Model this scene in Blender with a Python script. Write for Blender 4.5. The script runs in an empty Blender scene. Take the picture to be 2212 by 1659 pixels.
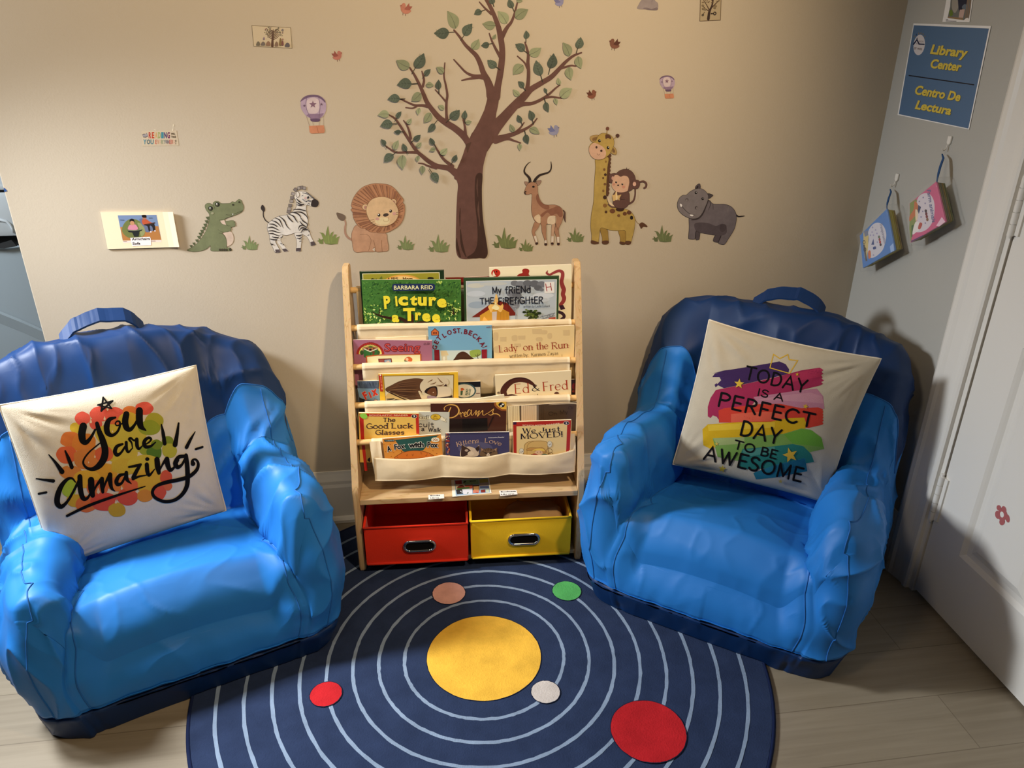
import bpy, bmesh, math, random
import numpy as np
from mathutils import Vector, Matrix, noise, geometry
from math import sin, cos, pi, radians, hypot, atan2

random.seed(7)
SC = bpy.context.scene
COL = SC.collection

# ------------------------------------------------------------------ camera
IW, IH, FPX = 2212, 1659, 1661.0
CAMZ, YW, XW = 1.45, 2.13, 1.366          # eye height, back wall plane, right wall plane
_p, _y, _r = radians(25.0), radians(8.0), radians(0.2)
FW = Vector((sin(_y)*cos(_p), cos(_y)*cos(_p), -sin(_p)))
_rt = Vector((cos(_y), -sin(_y), 0.0))
_up = _rt.cross(FW)
RT = _rt*cos(_r) + _up*sin(_r)
UP = _up*cos(_r) - _rt*sin(_r)
EYE = Vector((0, 0, CAMZ))
cam_data = bpy.data.cameras.new('camera')
cam_data.sensor_fit = 'HORIZONTAL'
cam_data.sensor_width = 36.0
cam_data.lens = 36.0*FPX/IW
cam_data.clip_start = 0.02
cam = bpy.data.objects.new('camera', cam_data)
COL.objects.link(cam)
cam.matrix_world = Matrix(((RT.x, UP.x, -FW.x, EYE.x), (RT.y, UP.y, -FW.y, EYE.y), (RT.z, UP.z, -FW.z, EYE.z), (0, 0, 0, 1)))
SC.camera = cam

# ------------------------------------------------------------------ light
SC.view_settings.view_transform = 'Standard'
SC.view_settings.look = 'None'
SC.view_settings.gamma = 1.0
SC.view_settings.exposure = -0.15
world = bpy.data.worlds.new('room_air')
SC.world = world
world.use_nodes = True
world.node_tree.nodes['Background'].inputs[0].default_value = (0.62, 0.72, 0.85, 1)
world.node_tree.nodes['Background'].inputs[1].default_value = 0.12

def area(name, loc, target, size, power, color, size_y=None, spread=180):
    l = bpy.data.lights.new(name, 'AREA')
    l.shape = 'RECTANGLE'
    l.size = size
    l.size_y = size_y or size
    l.energy = power
    l.color = color
    l.spread = radians(spread)
    o = bpy.data.objects.new(name, l)
    COL.objects.link(o)
    o.location = loc
    o.rotation_euler = (Vector(target) - Vector(loc)).to_track_quat('-Z', 'Y').to_euler()
    return o

def spot(name, loc, target, power, color, angle, blend, radius):
    l = bpy.data.lights.new(name, 'SPOT')
    l.energy = power
    l.color = color
    l.spot_size = radians(angle)
    l.spot_blend = blend
    l.shadow_soft_size = radius
    o = bpy.data.objects.new(name, l)
    COL.objects.link(o)
    o.location = loc
    o.rotation_euler = (Vector(target) - Vector(loc)).to_track_quat('-Z', 'Y').to_euler()
    return o

spot('ceiling_downlight', (0.75, 0.45, 2.36), (-0.10, 2.1, 1.22), 150, (1.0, 0.75, 0.47), 82, 0.85, 0.05)
area('ceiling_lamp_light', (-0.60, 0.55, 2.36), (-0.1, 1.5, 0.3), 0.30, 8.5, (1.0, 0.80, 0.55))
area('left_window_light', (-1.45, 1.74, 1.55), (0.0, 1.05, 0.0), 0.24, 25, (0.92, 0.96, 1.0), 0.36, spread=108)

area('alcove_fill_light', (-2.3, 1.75, 1.90), (-1.4, 2.46, 0.85), 0.40, 16, (0.90, 0.95, 1.0), spread=110)  # added fill that brightens the cabinet past the wall end

# ------------------------------------------------------------------ helpers
def ray(x, y):
    return (FW*FPX + RT*(x - IW/2) + UP*(IH/2 - y)).normalized()

def on_plane(x, y, p0, n):
    d = ray(x, y)
    t = (Vector(p0) - EYE).dot(n)/d.dot(n)
    return EYE + d*t

def lin(c):
    """sRGB 0-255 or hex string to linear rgb"""
    if isinstance(c, str):
        c = c.lstrip('#')
        c = tuple(int(c[i:i+2], 16) for i in (0, 2, 4))
    out = []
    for v in c[:3]:
        v = v/255.0
        out.append(v/12.92 if v <= 0.04045 else ((v + 0.055)/1.055)**2.4)
    return tuple(out)

def smoothstep(a, b, x):
    t = min(1.0, max(0.0, (x - a)/(b - a)))
    return t*t*(3 - 2*t)

def link(name, me, mats, parent=None):
    o = bpy.data.objects.new(name, me)
    COL.objects.link(o)
    if mats is not None:
        for m in (mats if isinstance(mats, (list, tuple)) else [mats]):
            me.materials.append(m)
    if parent is not None:
        o.parent = parent
    return o

def mesh_from(name, verts, faces, mats, parent=None, smooth=False):
    me = bpy.data.meshes.new(name)
    me.from_pydata([tuple(v) for v in verts], [], faces)
    me.update()
    if smooth:
        me.polygons.foreach_set('use_smooth', [True]*len(me.polygons))
    return link(name, me, mats, parent)

def from_bm(name, bm, mats, parent=None, smooth=None):
    bmesh.ops.recalc_face_normals(bm, faces=bm.faces)
    me = bpy.data.meshes.new(name)
    bm.to_mesh(me)
    bm.free()
    if smooth == 'all':
        me.polygons.foreach_set('use_smooth', [True]*len(me.polygons))
    elif smooth is not None:
        me.polygons.foreach_set('use_smooth', [True]*len(me.polygons))
        me.set_sharp_from_angle(angle=radians(smooth))
    return link(name, me, mats, parent)

def add_box(bm, lo, hi, M=None, bevel=0.0, mat=0):
    vs = [Vector((x, y, z)) for z in (lo[2], hi[2]) for y in (lo[1], hi[1]) for x in (lo[0], hi[0])]
    if M is not None:
        vs = [M @ v for v in vs]
    bv = [bm.verts.new(v) for v in vs]
    fs = [bm.faces.new([bv[i] for i in f]) for f in ((0, 2, 3, 1), (4, 5, 7, 6), (0, 1, 5, 4), (2, 6, 7, 3), (0, 4, 6, 2), (1, 3, 7, 5))]
    for f in fs:
        f.material_index = mat
    if bevel > 0:
        es = list({e for f in fs for e in f.edges})
        r = bmesh.ops.bevel(bm, geom=es, offset=bevel, segments=2, affect='EDGES', profile=0.6)
        for f in r['faces']:
            f.material_index = mat
    return bv

def add_prism(bm, prof, axis_dir, mat=0):
    """closed profile (list of Vectors) extruded along axis_dir"""
    a = [bm.verts.new(p) for p in prof]
    b = [bm.verts.new(Vector(p) + Vector(axis_dir)) for p in prof]
    n = len(prof)
    fs = [bm.faces.new(a[::-1]), bm.faces.new(b)]
    for i in range(n):
        fs.append(bm.faces.new((a[i], a[(i+1) % n], b[(i+1) % n], b[i])))
    for f in fs:
        f.material_index = mat
    return fs

def add_tube(bm, pts, r, seg=12, mat=0, cap=True):
    pts = [Vector(p) for p in pts]
    rings = []
    prev = None
    for i, p in enumerate(pts):
        t = (pts[min(i+1, len(pts)-1)] - pts[max(i-1, 0)]).normalized()
        if prev is None:
            a = t.orthogonal().normalized()
        else:
            a = (prev - t*prev.dot(t)).normalized()
        prev = a
        b = t.cross(a)
        rr = r[i] if isinstance(r, (list, tuple)) else r
        rings.append([bm.verts.new(p + (a*cos(2*pi*k/seg) + b*sin(2*pi*k/seg))*rr) for k in range(seg)])
    for i in range(len(rings)-1):
        for k in range(seg):
            f = bm.faces.new((rings[i][k], rings[i][(k+1) % seg], rings[i+1][(k+1) % seg], rings[i+1][k]))
            f.material_index = mat
    if cap:
        bm.faces.new(rings[0][::-1]).material_index = mat
        bm.faces.new(rings[-1]).material_index = mat

def thing(name, label, cat, loc=(0, 0, 0), rz=0.0, group=None):
    o = bpy.data.objects.new(name, None)
    o.empty_display_size = 0.05
    COL.objects.link(o)
    o.location = loc
    o.rotation_euler = (0, 0, rz)
    return tag(o, label, cat, group)

def tag(o, label, cat, group=None):
    o['label'] = label
    o['category'] = cat
    if group:
        o['group'] = group
    return o

def struct(o, label=None, cat=None):
    o['kind'] = 'structure'
    if label:
        o['label'] = label
    if cat:
        o['category'] = cat
    return o

# ------------------------------------------------------------------ materials
def new_mat(name):
    m = bpy.data.materials.new(name)
    m.use_nodes = True
    nt = m.node_tree
    return m, nt, nt.nodes['Principled BSDF']

def nd(nt, kind, **kw):
    n = nt.nodes.new(kind)
    for k, v in kw.items():
        if k in n.inputs:
            n.inputs[k].default_value = v
        else:
            setattr(n, k, v)
    return n

def plain(name, col, rough=0.5, spec=0.4, metal=0.0, bump=0.0, bscale=400.0, var=0.0, vscale=6.0, sheen=0.0):
    """principled with optional fine bump and slow colour variation (object coordinates)"""
    m, nt, b = new_mat(name)
    L = nt.links
    b.inputs['Roughness'].default_value = rough
    b.inputs['Specular IOR Level'].default_value = spec
    b.inputs['Metallic'].default_value = metal
    b.inputs['Sheen Weight'].default_value = sheen
    c = lin(col)
    tc = nd(nt, 'ShaderNodeTexCoord')
    nz = nd(nt, 'ShaderNodeTexNoise', Scale=vscale, Detail=4.0)
    L.new(tc.outputs['Object'], nz.inputs['Vector'])
    mx = nd(nt, 'ShaderNodeMix', data_type='RGBA')
    mx.inputs['A'].default_value = (c[0]*(1-var), c[1]*(1-var), c[2]*(1-var), 1)
    mx.inputs['B'].default_value = (min(1, c[0]*(1+var)), min(1, c[1]*(1+var)), min(1, c[2]*(1+var)), 1)
    L.new(nz.outputs['Fac'], mx.inputs['Factor'])
    L.new(mx.outputs['Result'], b.inputs['Base Color'])
    if bump > 0:
        n2 = nd(nt, 'ShaderNodeTexNoise', Scale=bscale, Detail=3.0)
        L.new(tc.outputs['Object'], n2.inputs['Vector'])
        bp = nd(nt, 'ShaderNodeBump', Strength=bump, Distance=0.002)
        L.new(n2.outputs['Fac'], bp.inputs['Height'])
        L.new(bp.outputs['Normal'], b.inputs['Normal'])
    return m

def printed(name, rough=0.45, spec=0.35, bump=0.0, bscale=500.0, wash=0.0, wscale=40.0):
    """print colours come from the mesh's own colour attribute; wash adds watercolour mottling"""
    m, nt, b = new_mat(name)
    L = nt.links
    at = nd(nt, 'ShaderNodeAttribute', attribute_name='ink')
    out = at.outputs['Color']
    tc = nd(nt, 'ShaderNodeTexCoord')
    if wash > 0:
        nz = nd(nt, 'ShaderNodeTexNoise', Scale=wscale, Detail=5.0, Roughness=0.65)
        L.new(tc.outputs['Object'], nz.inputs['Vector'])
        rm = nd(nt, 'ShaderNodeMapRange')
        rm.inputs['From Min'].default_value = 0.3
        rm.inputs['From Max'].default_value = 0.7
        rm.inputs['To Min'].default_value = 1 - wash
        rm.inputs['To Max'].default_value = 1 + wash
        L.new(nz.outputs['Fac'], rm.inputs['Value'])
        vm = nd(nt, 'ShaderNodeVectorMath', operation='SCALE')
        L.new(out, vm.inputs[0])
        L.new(rm.outputs['Result'], vm.inputs['Scale'])
        out = vm.outputs['Vector']
    L.new(out, b.inputs['Base Color'])
    b.inputs['Roughness'].default_value = rough
    b.inputs['Specular IOR Level'].default_value = spec
    if bump > 0:
        n2 = nd(nt, 'ShaderNodeTexNoise', Scale=bscale, Detail=3.0)
        L.new(tc.outputs['Object'], n2.inputs['Vector'])
        bp = nd(nt, 'ShaderNodeBump', Strength=bump, Distance=0.002)
        L.new(n2.outputs['Fac'], bp.inputs['Height'])
        L.new(bp.outputs['Normal'], b.inputs['Normal'])
    return m

def wood_mat(name, c1, c2, axis='X', rough=0.5, scale=1.0):
    """pine: long wavering grain running along an axis"""
    m, nt, b = new_mat(name)
    L = nt.links
    tc = nd(nt, 'ShaderNodeTexCoord')
    mp = nd(nt, 'ShaderNodeMapping')
    L.new(tc.outputs['Object'], mp.inputs['Vector'])
    s = {'X': (1.2, 14, 14), 'Y': (14, 1.2, 14), 'Z': (14, 14, 1.2)}[axis]
    mp.inputs['Scale'].default_value = [v*scale for v in s]
    n1 = nd(nt, 'ShaderNodeTexNoise', Scale=1.6, Detail=3.0, Distortion=0.9)
    L.new(mp.outputs['Vector'], n1.inputs['Vector'])
    mul = nd(nt, 'ShaderNodeMath', operation='MULTIPLY')
    mul.inputs[1].default_value = 7.0
    L.new(n1.outputs['Fac'], mul.inputs[0])
    fr = nd(nt, 'ShaderNodeMath', operation='FRACT')
    L.new(mul.outputs[0], fr.inputs[0])
    cr = nd(nt, 'ShaderNodeValToRGB')
    cr.color_ramp.elements[0].color = (*lin(c1), 1)
    cr.color_ramp.elements[1].color = (*lin(c2), 1)
    e = cr.color_ramp.elements.new(0.8)
    e.color = (*lin(c1), 1)
    L.new(fr.outputs[0], cr.inputs['Fac'])
    n3 = nd(nt, 'ShaderNodeTexNoise', Scale=30.0, Detail=2.0)
    L.new(mp.outputs['Vector'], n3.inputs['Vector'])
    mx = nd(nt, 'ShaderNodeMix', data_type='RGBA', blend_type='MULTIPLY')
    mx.inputs['Factor'].default_value = 0.25
    L.new(cr.outputs['Color'], mx.inputs['A'])
    L.new(n3.outputs['Color'], mx.inputs['B'])
    L.new(mx.outputs['Result'], b.inputs['Base Color'])
    b.inputs['Roughness'].default_value = rough
    b.inputs['Specular IOR Level'].default_value = 0.3
    return m
# ------------------------------------------------------------------ room shell
M_wall = plain('wall_paint', (194, 183, 165), rough=0.75, spec=0.25, bump=0.12, bscale=220, var=0.015, vscale=2)
M_wall_grey = plain('grey_wall_paint', (182, 181, 175), rough=0.75, spec=0.25, bump=0.12, bscale=220, var=0.015, vscale=2)
M_wall_far = plain('dark_far_paint', (110, 106, 100), rough=0.8, spec=0.2)
M_trim = plain('white_gloss_paint', (232, 229, 222), rough=0.35, spec=0.4, var=0.01)
M_ceil = plain('ceiling_paint', (170, 166, 158), rough=0.8, spec=0.2)

def floor_mat():
    m, nt, b = new_mat('grey_oak_planks')
    L = nt.links
    tc = nd(nt, 'ShaderNodeTexCoord')
    mp = nd(nt, 'ShaderNodeMapping')
    mp.inputs['Rotation'].default_value = (0, 0, radians(0))
    L.new(tc.outputs['Object'], mp.inputs['Vector'])
    br = nd(nt, 'ShaderNodeTexBrick')
    br.offset = 0.37
    br.inputs['Scale'].default_value = 1.0
    br.inputs['Brick Width'].default_value = 1.2
    br.inputs['Row Height'].default_value = 0.15
    br.inputs['Mortar Size'].default_value = 0.0012
    br.inputs['Color1'].default_value = (*lin((146, 134, 114)), 1)
    br.inputs['Color2'].default_value = (*lin((140, 128, 109)), 1)
    br.inputs['Mortar'].default_value = (*lin((118, 106, 88)), 1)
    L.new(mp.outputs['Vector'], br.inputs['Vector'])
    m2 = nd(nt, 'ShaderNodeMapping')
    m2.inputs['Scale'].default_value = (2.0, 40.0, 1)
    L.new(tc.outputs['Object'], m2.inputs['Vector'])
    n1 = nd(nt, 'ShaderNodeTexNoise', Scale=1.5, Detail=6.0, Distortion=0.6)
    L.new(m2.outputs['Vector'], n1.inputs['Vector'])
    cr = nd(nt, 'ShaderNodeValToRGB')
    cr.color_ramp.elements[0].position = 0.3
    cr.color_ramp.elements[0].color = (0.72, 0.70, 0.66, 1)
    cr.color_ramp.elements[1].position = 0.65
    cr.color_ramp.elements[1].color = (1.05, 1.05, 1.05, 1)
    L.new(n1.outputs['Fac'], cr.inputs['Fac'])
    mx = nd(nt, 'ShaderNodeMix', data_type='RGBA', blend_type='MULTIPLY')
    mx.inputs['Factor'].default_value = 0.55
    L.new(br.outputs['Color'], mx.inputs['A'])
    L.new(cr.outputs['Color'], mx.inputs['B'])
    L.new(mx.outputs['Result'], b.inputs['Base Color'])
    b.inputs['Roughness'].default_value = 0.42
    b.inputs['Specular IOR Level'].default_value = 0.4
    return m

def box_obj(name, lo, hi, mat, bevel=0.0, parent=None):
    bm = bmesh.new()
    add_box(bm, lo, hi, bevel=bevel)
    return from_bm(name, bm, mat, parent)

XL = -1.002          # free left end of the back wall
ZC = 2.45
struct(box_obj('floor', (-3.2, -1.6, -0.05), (XW + 0.12, 3.6, 0.0), floor_mat()))
struct(box_obj('ceiling', (-3.2, -1.6, ZC), (XW + 0.12, 3.6, ZC + 0.05), M_ceil))
struct(box_obj('wall_back', (XL, YW, 0.0), (XW + 0.12, YW + 0.12, ZC), M_wall, bevel=0.003))
struct(box_obj('wall_front', (-3.2, -1.7, 0.0), (XW + 0.12, -1.6, ZC), M_wall_far))
struct(box_obj('wall_left', (-3.3, -1.7, 0.0), (-3.2, 3.7, ZC), M_wall_grey))
struct(box_obj('wall_alcove', (-3.2, 3.6, 0.0), (XW + 0.12, 3.7, ZC), M_wall_grey))

# right wall: door opening from y = 1.55 towards the camera
DY1 = 1.553          # hinge edge of the door
DY0 = DY1 - 0.76     # latch edge
bm = bmesh.new()
add_box(bm, (XW, DY1 + 0.02, 0), (XW + 0.12, YW + 0.12, ZC))
add_box(bm, (XW, -1.6, 0), (XW + 0.12, DY0 - 0.02, ZC))
add_box(bm, (XW, DY0 - 0.02, 2.05), (XW + 0.12, DY1 + 0.02, ZC))
struct(from_bm('wall_right', bm, M_wall_grey))

def casing_profile(w):
    """moulded door casing: (across, thickness) from the inner to the outer edge"""
    return [(0, 0), (0, .010), (.006, .013), (.016, .013), (.020, .010), (.034, .011), (.062, .016), (.072, .020), (.086, .020), (.092, .017), (w, .012), (w, 0)]
CW = 0.100
bm = bmesh.new()
prof = [Vector((XW - t, DY1 + 0.018 + a, 0)) for a, t in casing_profile(CW)]
add_prism(bm, prof, (0, 0, 2.13))
prof = [Vector((XW - t, DY0 - 0.018 - a, 0)) for a, t in casing_profile(CW)]
add_prism(bm, prof, (0, 0, 2.13))
prof = [Vector((XW - t, DY0 - 0.018, 2.05 + a)) for a, t in casing_profile(CW)]
add_prism(bm, prof, (0, 0.796, 0))
# jamb with its stop bead
add_box(bm, (XW, DY1 + 0.004, 0), (XW + 0.12, DY1 + 0.020, 2.05))
add_box(bm, (XW, DY0 - 0.020, 0), (XW + 0.12, DY0 - 0.004, 2.05))
struct(from_bm('trim_1', bm, M_trim))

# the door itself: stiles, rails and recessed moulded panels
def door():
    x0, x1 = XW + 0.004, XW + 0.040
    z0, z1 = 0.012, 2.035
    bm = bmesh.new()
    ys = [DY0, DY0 + .115, DY0 + .345, DY0 + .415, DY0 + .645, DY1]     # stile, panel, muntin, panel, stile
    zs = [z0, z0 + .20, z0 + .78, z0 + .94, z0 + 1.52, z0 + 1.62, z0 + 1.90, z1]
    xf = x0
    def quad(a, b, c, d):
        bm.faces.new([bm.verts.new(v) for v in (a, b, c, d)])
    for i in range(5):
        for j in range(7):
            ya, yb, za, zb = ys[i], ys[i+1], zs[j], zs[j+1]
            if i in (1, 3) and j in (1, 3, 5):
                # sunk ogee frame, then a raised field
                steps = [(0, 0), (.006, .004), (.012, .009), (.020, .010), (.026, .010), (.046, .003)]
                rect = [[(ya + s, za + s), (yb - s, za + s), (yb - s, zb - s), (ya + s, zb - s)] for s, _ in steps]
                for k in range(len(steps)-1):
                    for e in range(4):
                        p, q = rect[k][e], rect[k][(e+1) % 4]
                        r, s = rect[k+1][(e+1) % 4], rect[k+1][e]
                        quad((xf + steps[k][1], *p), (xf + steps[k][1], *q), (xf + steps[k+1][1], *r), (xf + steps[k+1][1], *s))
                quad(*[(xf + steps[-1][1], *p) for p in rect[-1]])
            else:
                quad((xf, ya, za), (xf, yb, za), (xf, yb, zb), (xf, ya, zb))
    for a, b in (((ys[0], z0), (ys[0], z1)), ((ys[-1], z0), (ys[-1], z1)), ((ys[0], z0), (ys[-1], z0)), ((ys[0], z1), (ys[-1], z1))):
        quad((xf, *a), (xf, *b), (x1, *b), (x1, *a))
    quad((x1, ys[0], z0), (x1, ys[-1], z0), (x1, ys[-1], z1), (x1, ys[0], z1))
    bmesh.ops.remove_doubles(bm, verts=bm.verts, dist=1e-5)
    d = struct(from_bm('door_1', bm, M_trim))
    for z in (0.245, 1.02, 1.80):
        b = bmesh.new()
        for k in range(5):                        # knuckles, painted over
            add_tube(b, [(XW - .004, DY1 + .003, z + k*.027), (XW - .004, DY1 + .003, z + k*.027 + .0255)], .0075, 12)
        add_box(b, (XW - .001, DY1 - .016, z + .002), (XW + .006, DY1 + .016, z + .132))
        add_tube(b, [(XW - .004, DY1 + .003, z - .006), (XW - .004, DY1 + .003, z + .142)], .0045, 10)
        h = from_bm('hinge', b, M_trim, d, smooth=40)
    return d
door()

def board_profile(h):
    return [(0, 0), (.014, 0), (.014, h*.70), (.011, h*.76), (.011, h*.82), (.008, h*.88), (.005, h*.95), (.004, h), (0, h)]
def baseboard(name, p, q, nrm, h=0.155):
    p, q, nrm = Vector(p), Vector(q), Vector(nrm)
    bm = bmesh.new()
    add_prism(bm, [p + nrm*t + Vector((0, 0, z)) for t, z in board_profile(h)], q - p)
    # shoe moulding
    add_prism(bm, [p + nrm*t + Vector((0, 0, z)) for t, z in ((0, 0), (.026, 0), (.026, .010), (.020, .018), (.014, .020), (0, .020))], q - p)
    return struct(from_bm(name, bm, M_trim))
baseboard('baseboard_back', (XL, YW, 0), (XW - .015, YW, 0), (0, -1, 0), 0.18)
baseboard('baseboard_right', (XW, DY1 + 0.018 + CW, 0), (XW, YW, 0), (-1, 0, 0), 0.18)
# ------------------------------------------------------------------ bean bag armchairs
def nylon(name, col, rough=0.5):
    m, nt, b = new_mat(name)
    L = nt.links
    c = lin(col)
    tc = nd(nt, 'ShaderNodeTexCoord')
    n1 = nd(nt, 'ShaderNodeTexNoise', Scale=5.0, Detail=4.0)
    L.new(tc.outputs['Object'], n1.inputs['Vector'])
    mx = nd(nt, 'ShaderNodeMix', data_type='RGBA')
    mx.inputs['A'].default_value = (*[v*0.93 for v in c], 1)
    mx.inputs['B'].default_value = (*[min(1, v*1.07) for v in c], 1)
    L.new(n1.outputs['Fac'], mx.inputs['Factor'])
    L.new(mx.outputs['Result'], b.inputs['Base Color'])
    # crumple: small warped creases on top of the modelled folds
    wn = nd(nt, 'ShaderNodeTexNoise', Scale=6.0, Detail=2.0)
    L.new(tc.outputs['Object'], wn.inputs['Vector'])
    va = nd(nt, 'ShaderNodeVectorMath', operation='MULTIPLY_ADD')
    va.inputs[1].default_value = (0.35, 0.35, 0.35)
    L.new(wn.outputs['Color'], va.inputs[0])
    L.new(tc.outputs['Object'], va.inputs[2])
    hsum = None
    for sc, amp in ((6.0, 1.0), (15.0, 0.35)):
        vo = nd(nt, 'ShaderNodeTexVoronoi', Scale=sc)
        L.new(va.outputs['Vector'], vo.inputs['Vector'])
        ml = nd(nt, 'ShaderNodeMath', operation='MULTIPLY_ADD')
        ml.inputs[1].default_value = amp
        L.new(vo.outputs['Distance'], ml.inputs[0])
        if hsum is not None:
            L.new(hsum, ml.inputs[2])
        else:
            ml.inputs[2].default_value = 0.0
        hsum = ml.outputs[0]
    bp = nd(nt, 'ShaderNodeBump', Strength=0.07, Distance=0.016)
    L.new(hsum, bp.inputs['Height'])
    n3 = nd(nt, 'ShaderNodeTexNoise', Scale=900.0, Detail=1.0)
    L.new(tc.outputs['Object'], n3.inputs['Vector'])
    b2 = nd(nt, 'ShaderNodeBump', Strength=0.08, Distance=0.001)
    L.new(n3.outputs['Fac'], b2.inputs['Height'])
    L.new(bp.outputs['Normal'], b2.inputs['Normal'])
    L.new(b2.outputs['Normal'], b.inputs['Normal'])
    b.inputs['Roughness'].default_value = rough
    b.inputs['Specular IOR Level'].default_value = 0.32
    b.inputs['Sheen Weight'].default_value = 0.0
    return m
M_blue = nylon('sky_blue_nylon', (34, 116, 196))
M_navy = nylon('royal_blue_nylon', (8, 46, 94))
M_seam = plain('blue_seam_thread', (26, 98, 172), rough=0.7)

def cube_grid(N, n=6.0):
    """rounded cube: cube coordinates, rounded coordinates, quads"""
    idx, P, F = {}, [], []
    def vid(p):
        k = tuple(round(v*N) for v in p)
        if k not in idx:
            idx[k] = len(P)
            P.append(p)
        return idx[k]
    rng = [(-1 + 2*i/N) for i in range(N+1)]
    for ax in range(3):
        u, v = (ax+1) % 3, (ax+2) % 3
        for s in (-1, 1):
            for i in range(N):
                for j in range(N):
                    q = []
                    for di, dj in ((0, 0), (1, 0), (1, 1), (0, 1)):
                        p = [0, 0, 0]
                        p[ax], p[u], p[v] = s, rng[i+di], rng[j+dj]
                        q.append(vid(tuple(p)))
                    F.append(q if s > 0 else q[::-1])
    P = np.array(P, float)
    R = P/((np.abs(P)**n).sum(1)**(1/n))[:, None]
    return P, R, F

def vert_normals(V, F):
    F = np.array(F)
    a = np.cross(V[F[:, 2]] - V[F[:, 0]], V[F[:, 3]] - V[F[:, 1]])
    N = np.zeros_like(V)
    for k in range(4):
        np.add.at(N, F[:, k], a)
    return N/np.maximum(np.linalg.norm(N, axis=1), 1e-12)[:, None]

def fold(p, seed, f, ax=(1, 1, 1)):
    q = Vector((p[0]*ax[0]*f + seed*3.7, p[1]*ax[1]*f - seed*1.3, p[2]*ax[2]*f + seed*2.1))
    w = noise.noise_vector(q*0.55)*0.9
    return 1.0 - abs(noise.noise(q + w))

def wrinkle(V, Nn, seed, big=0.010, small=0.004, ax=(1, 1, 1), lump=0.008):
    out = V.copy()
    for i, p in enumerate(V):
        r1 = fold(p, seed, 6.0, ax)
        r2 = fold(p, seed + 11, 14.0, ax)
        h = big*(r1**3 - 0.45) + small*(r2**4 - 0.35)
        h += lump*noise.noise(Vector((p[0]*3.1 + seed, p[1]*3.1, p[2]*3.1 - seed)))
        out[i] += Nn[i]*h
    return out

def ss(a, b, x):
    t = np.clip((x - a)/(b - a), 0, 1)
    return t*t*(3 - 2*t)

def rise(a, b, x):
    """leaves its foot as a crease and arrives rounded"""
    t = np.clip((x - a)/(b - a), 0, 1)
    return np.sin(t*pi/2)**0.9


ZB = 0.082           # height of the dark base band
def arm_inner(y):
    return 0.228 - 0.030*ss(-0.30, 0.06, y)

def chair_height(x, y, drop=0.0, al=0.445, ar=0.445):
    ax = np.abs(x)
    seat = 0.285 - 0.055*ss(-0.25, 0.10, y) + 0.018*(1 - np.clip(ax/0.17, 0, 1)**2)
    top = np.where(x < 0, al, ar)
    arm = top - 0.025*ss(-0.16, 0.06, y) - 0.020*ss(0.24, 0.34, ax)
    inner = arm_inner(y)
    h = seat + (arm - seat)*rise(inner, inner + 0.060, ax)
    back = 0.735 - 0.035*np.clip(ax/0.31, 0, 1.1)**4 - drop*ss(0.06, 0.30, x)
    foot = 0.075 + 0.02*np.clip(ax/0.2, 0, 1)
    return h + np.maximum(back - h, 0)*rise(foot, foot + 0.150, y)**1.15

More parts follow.
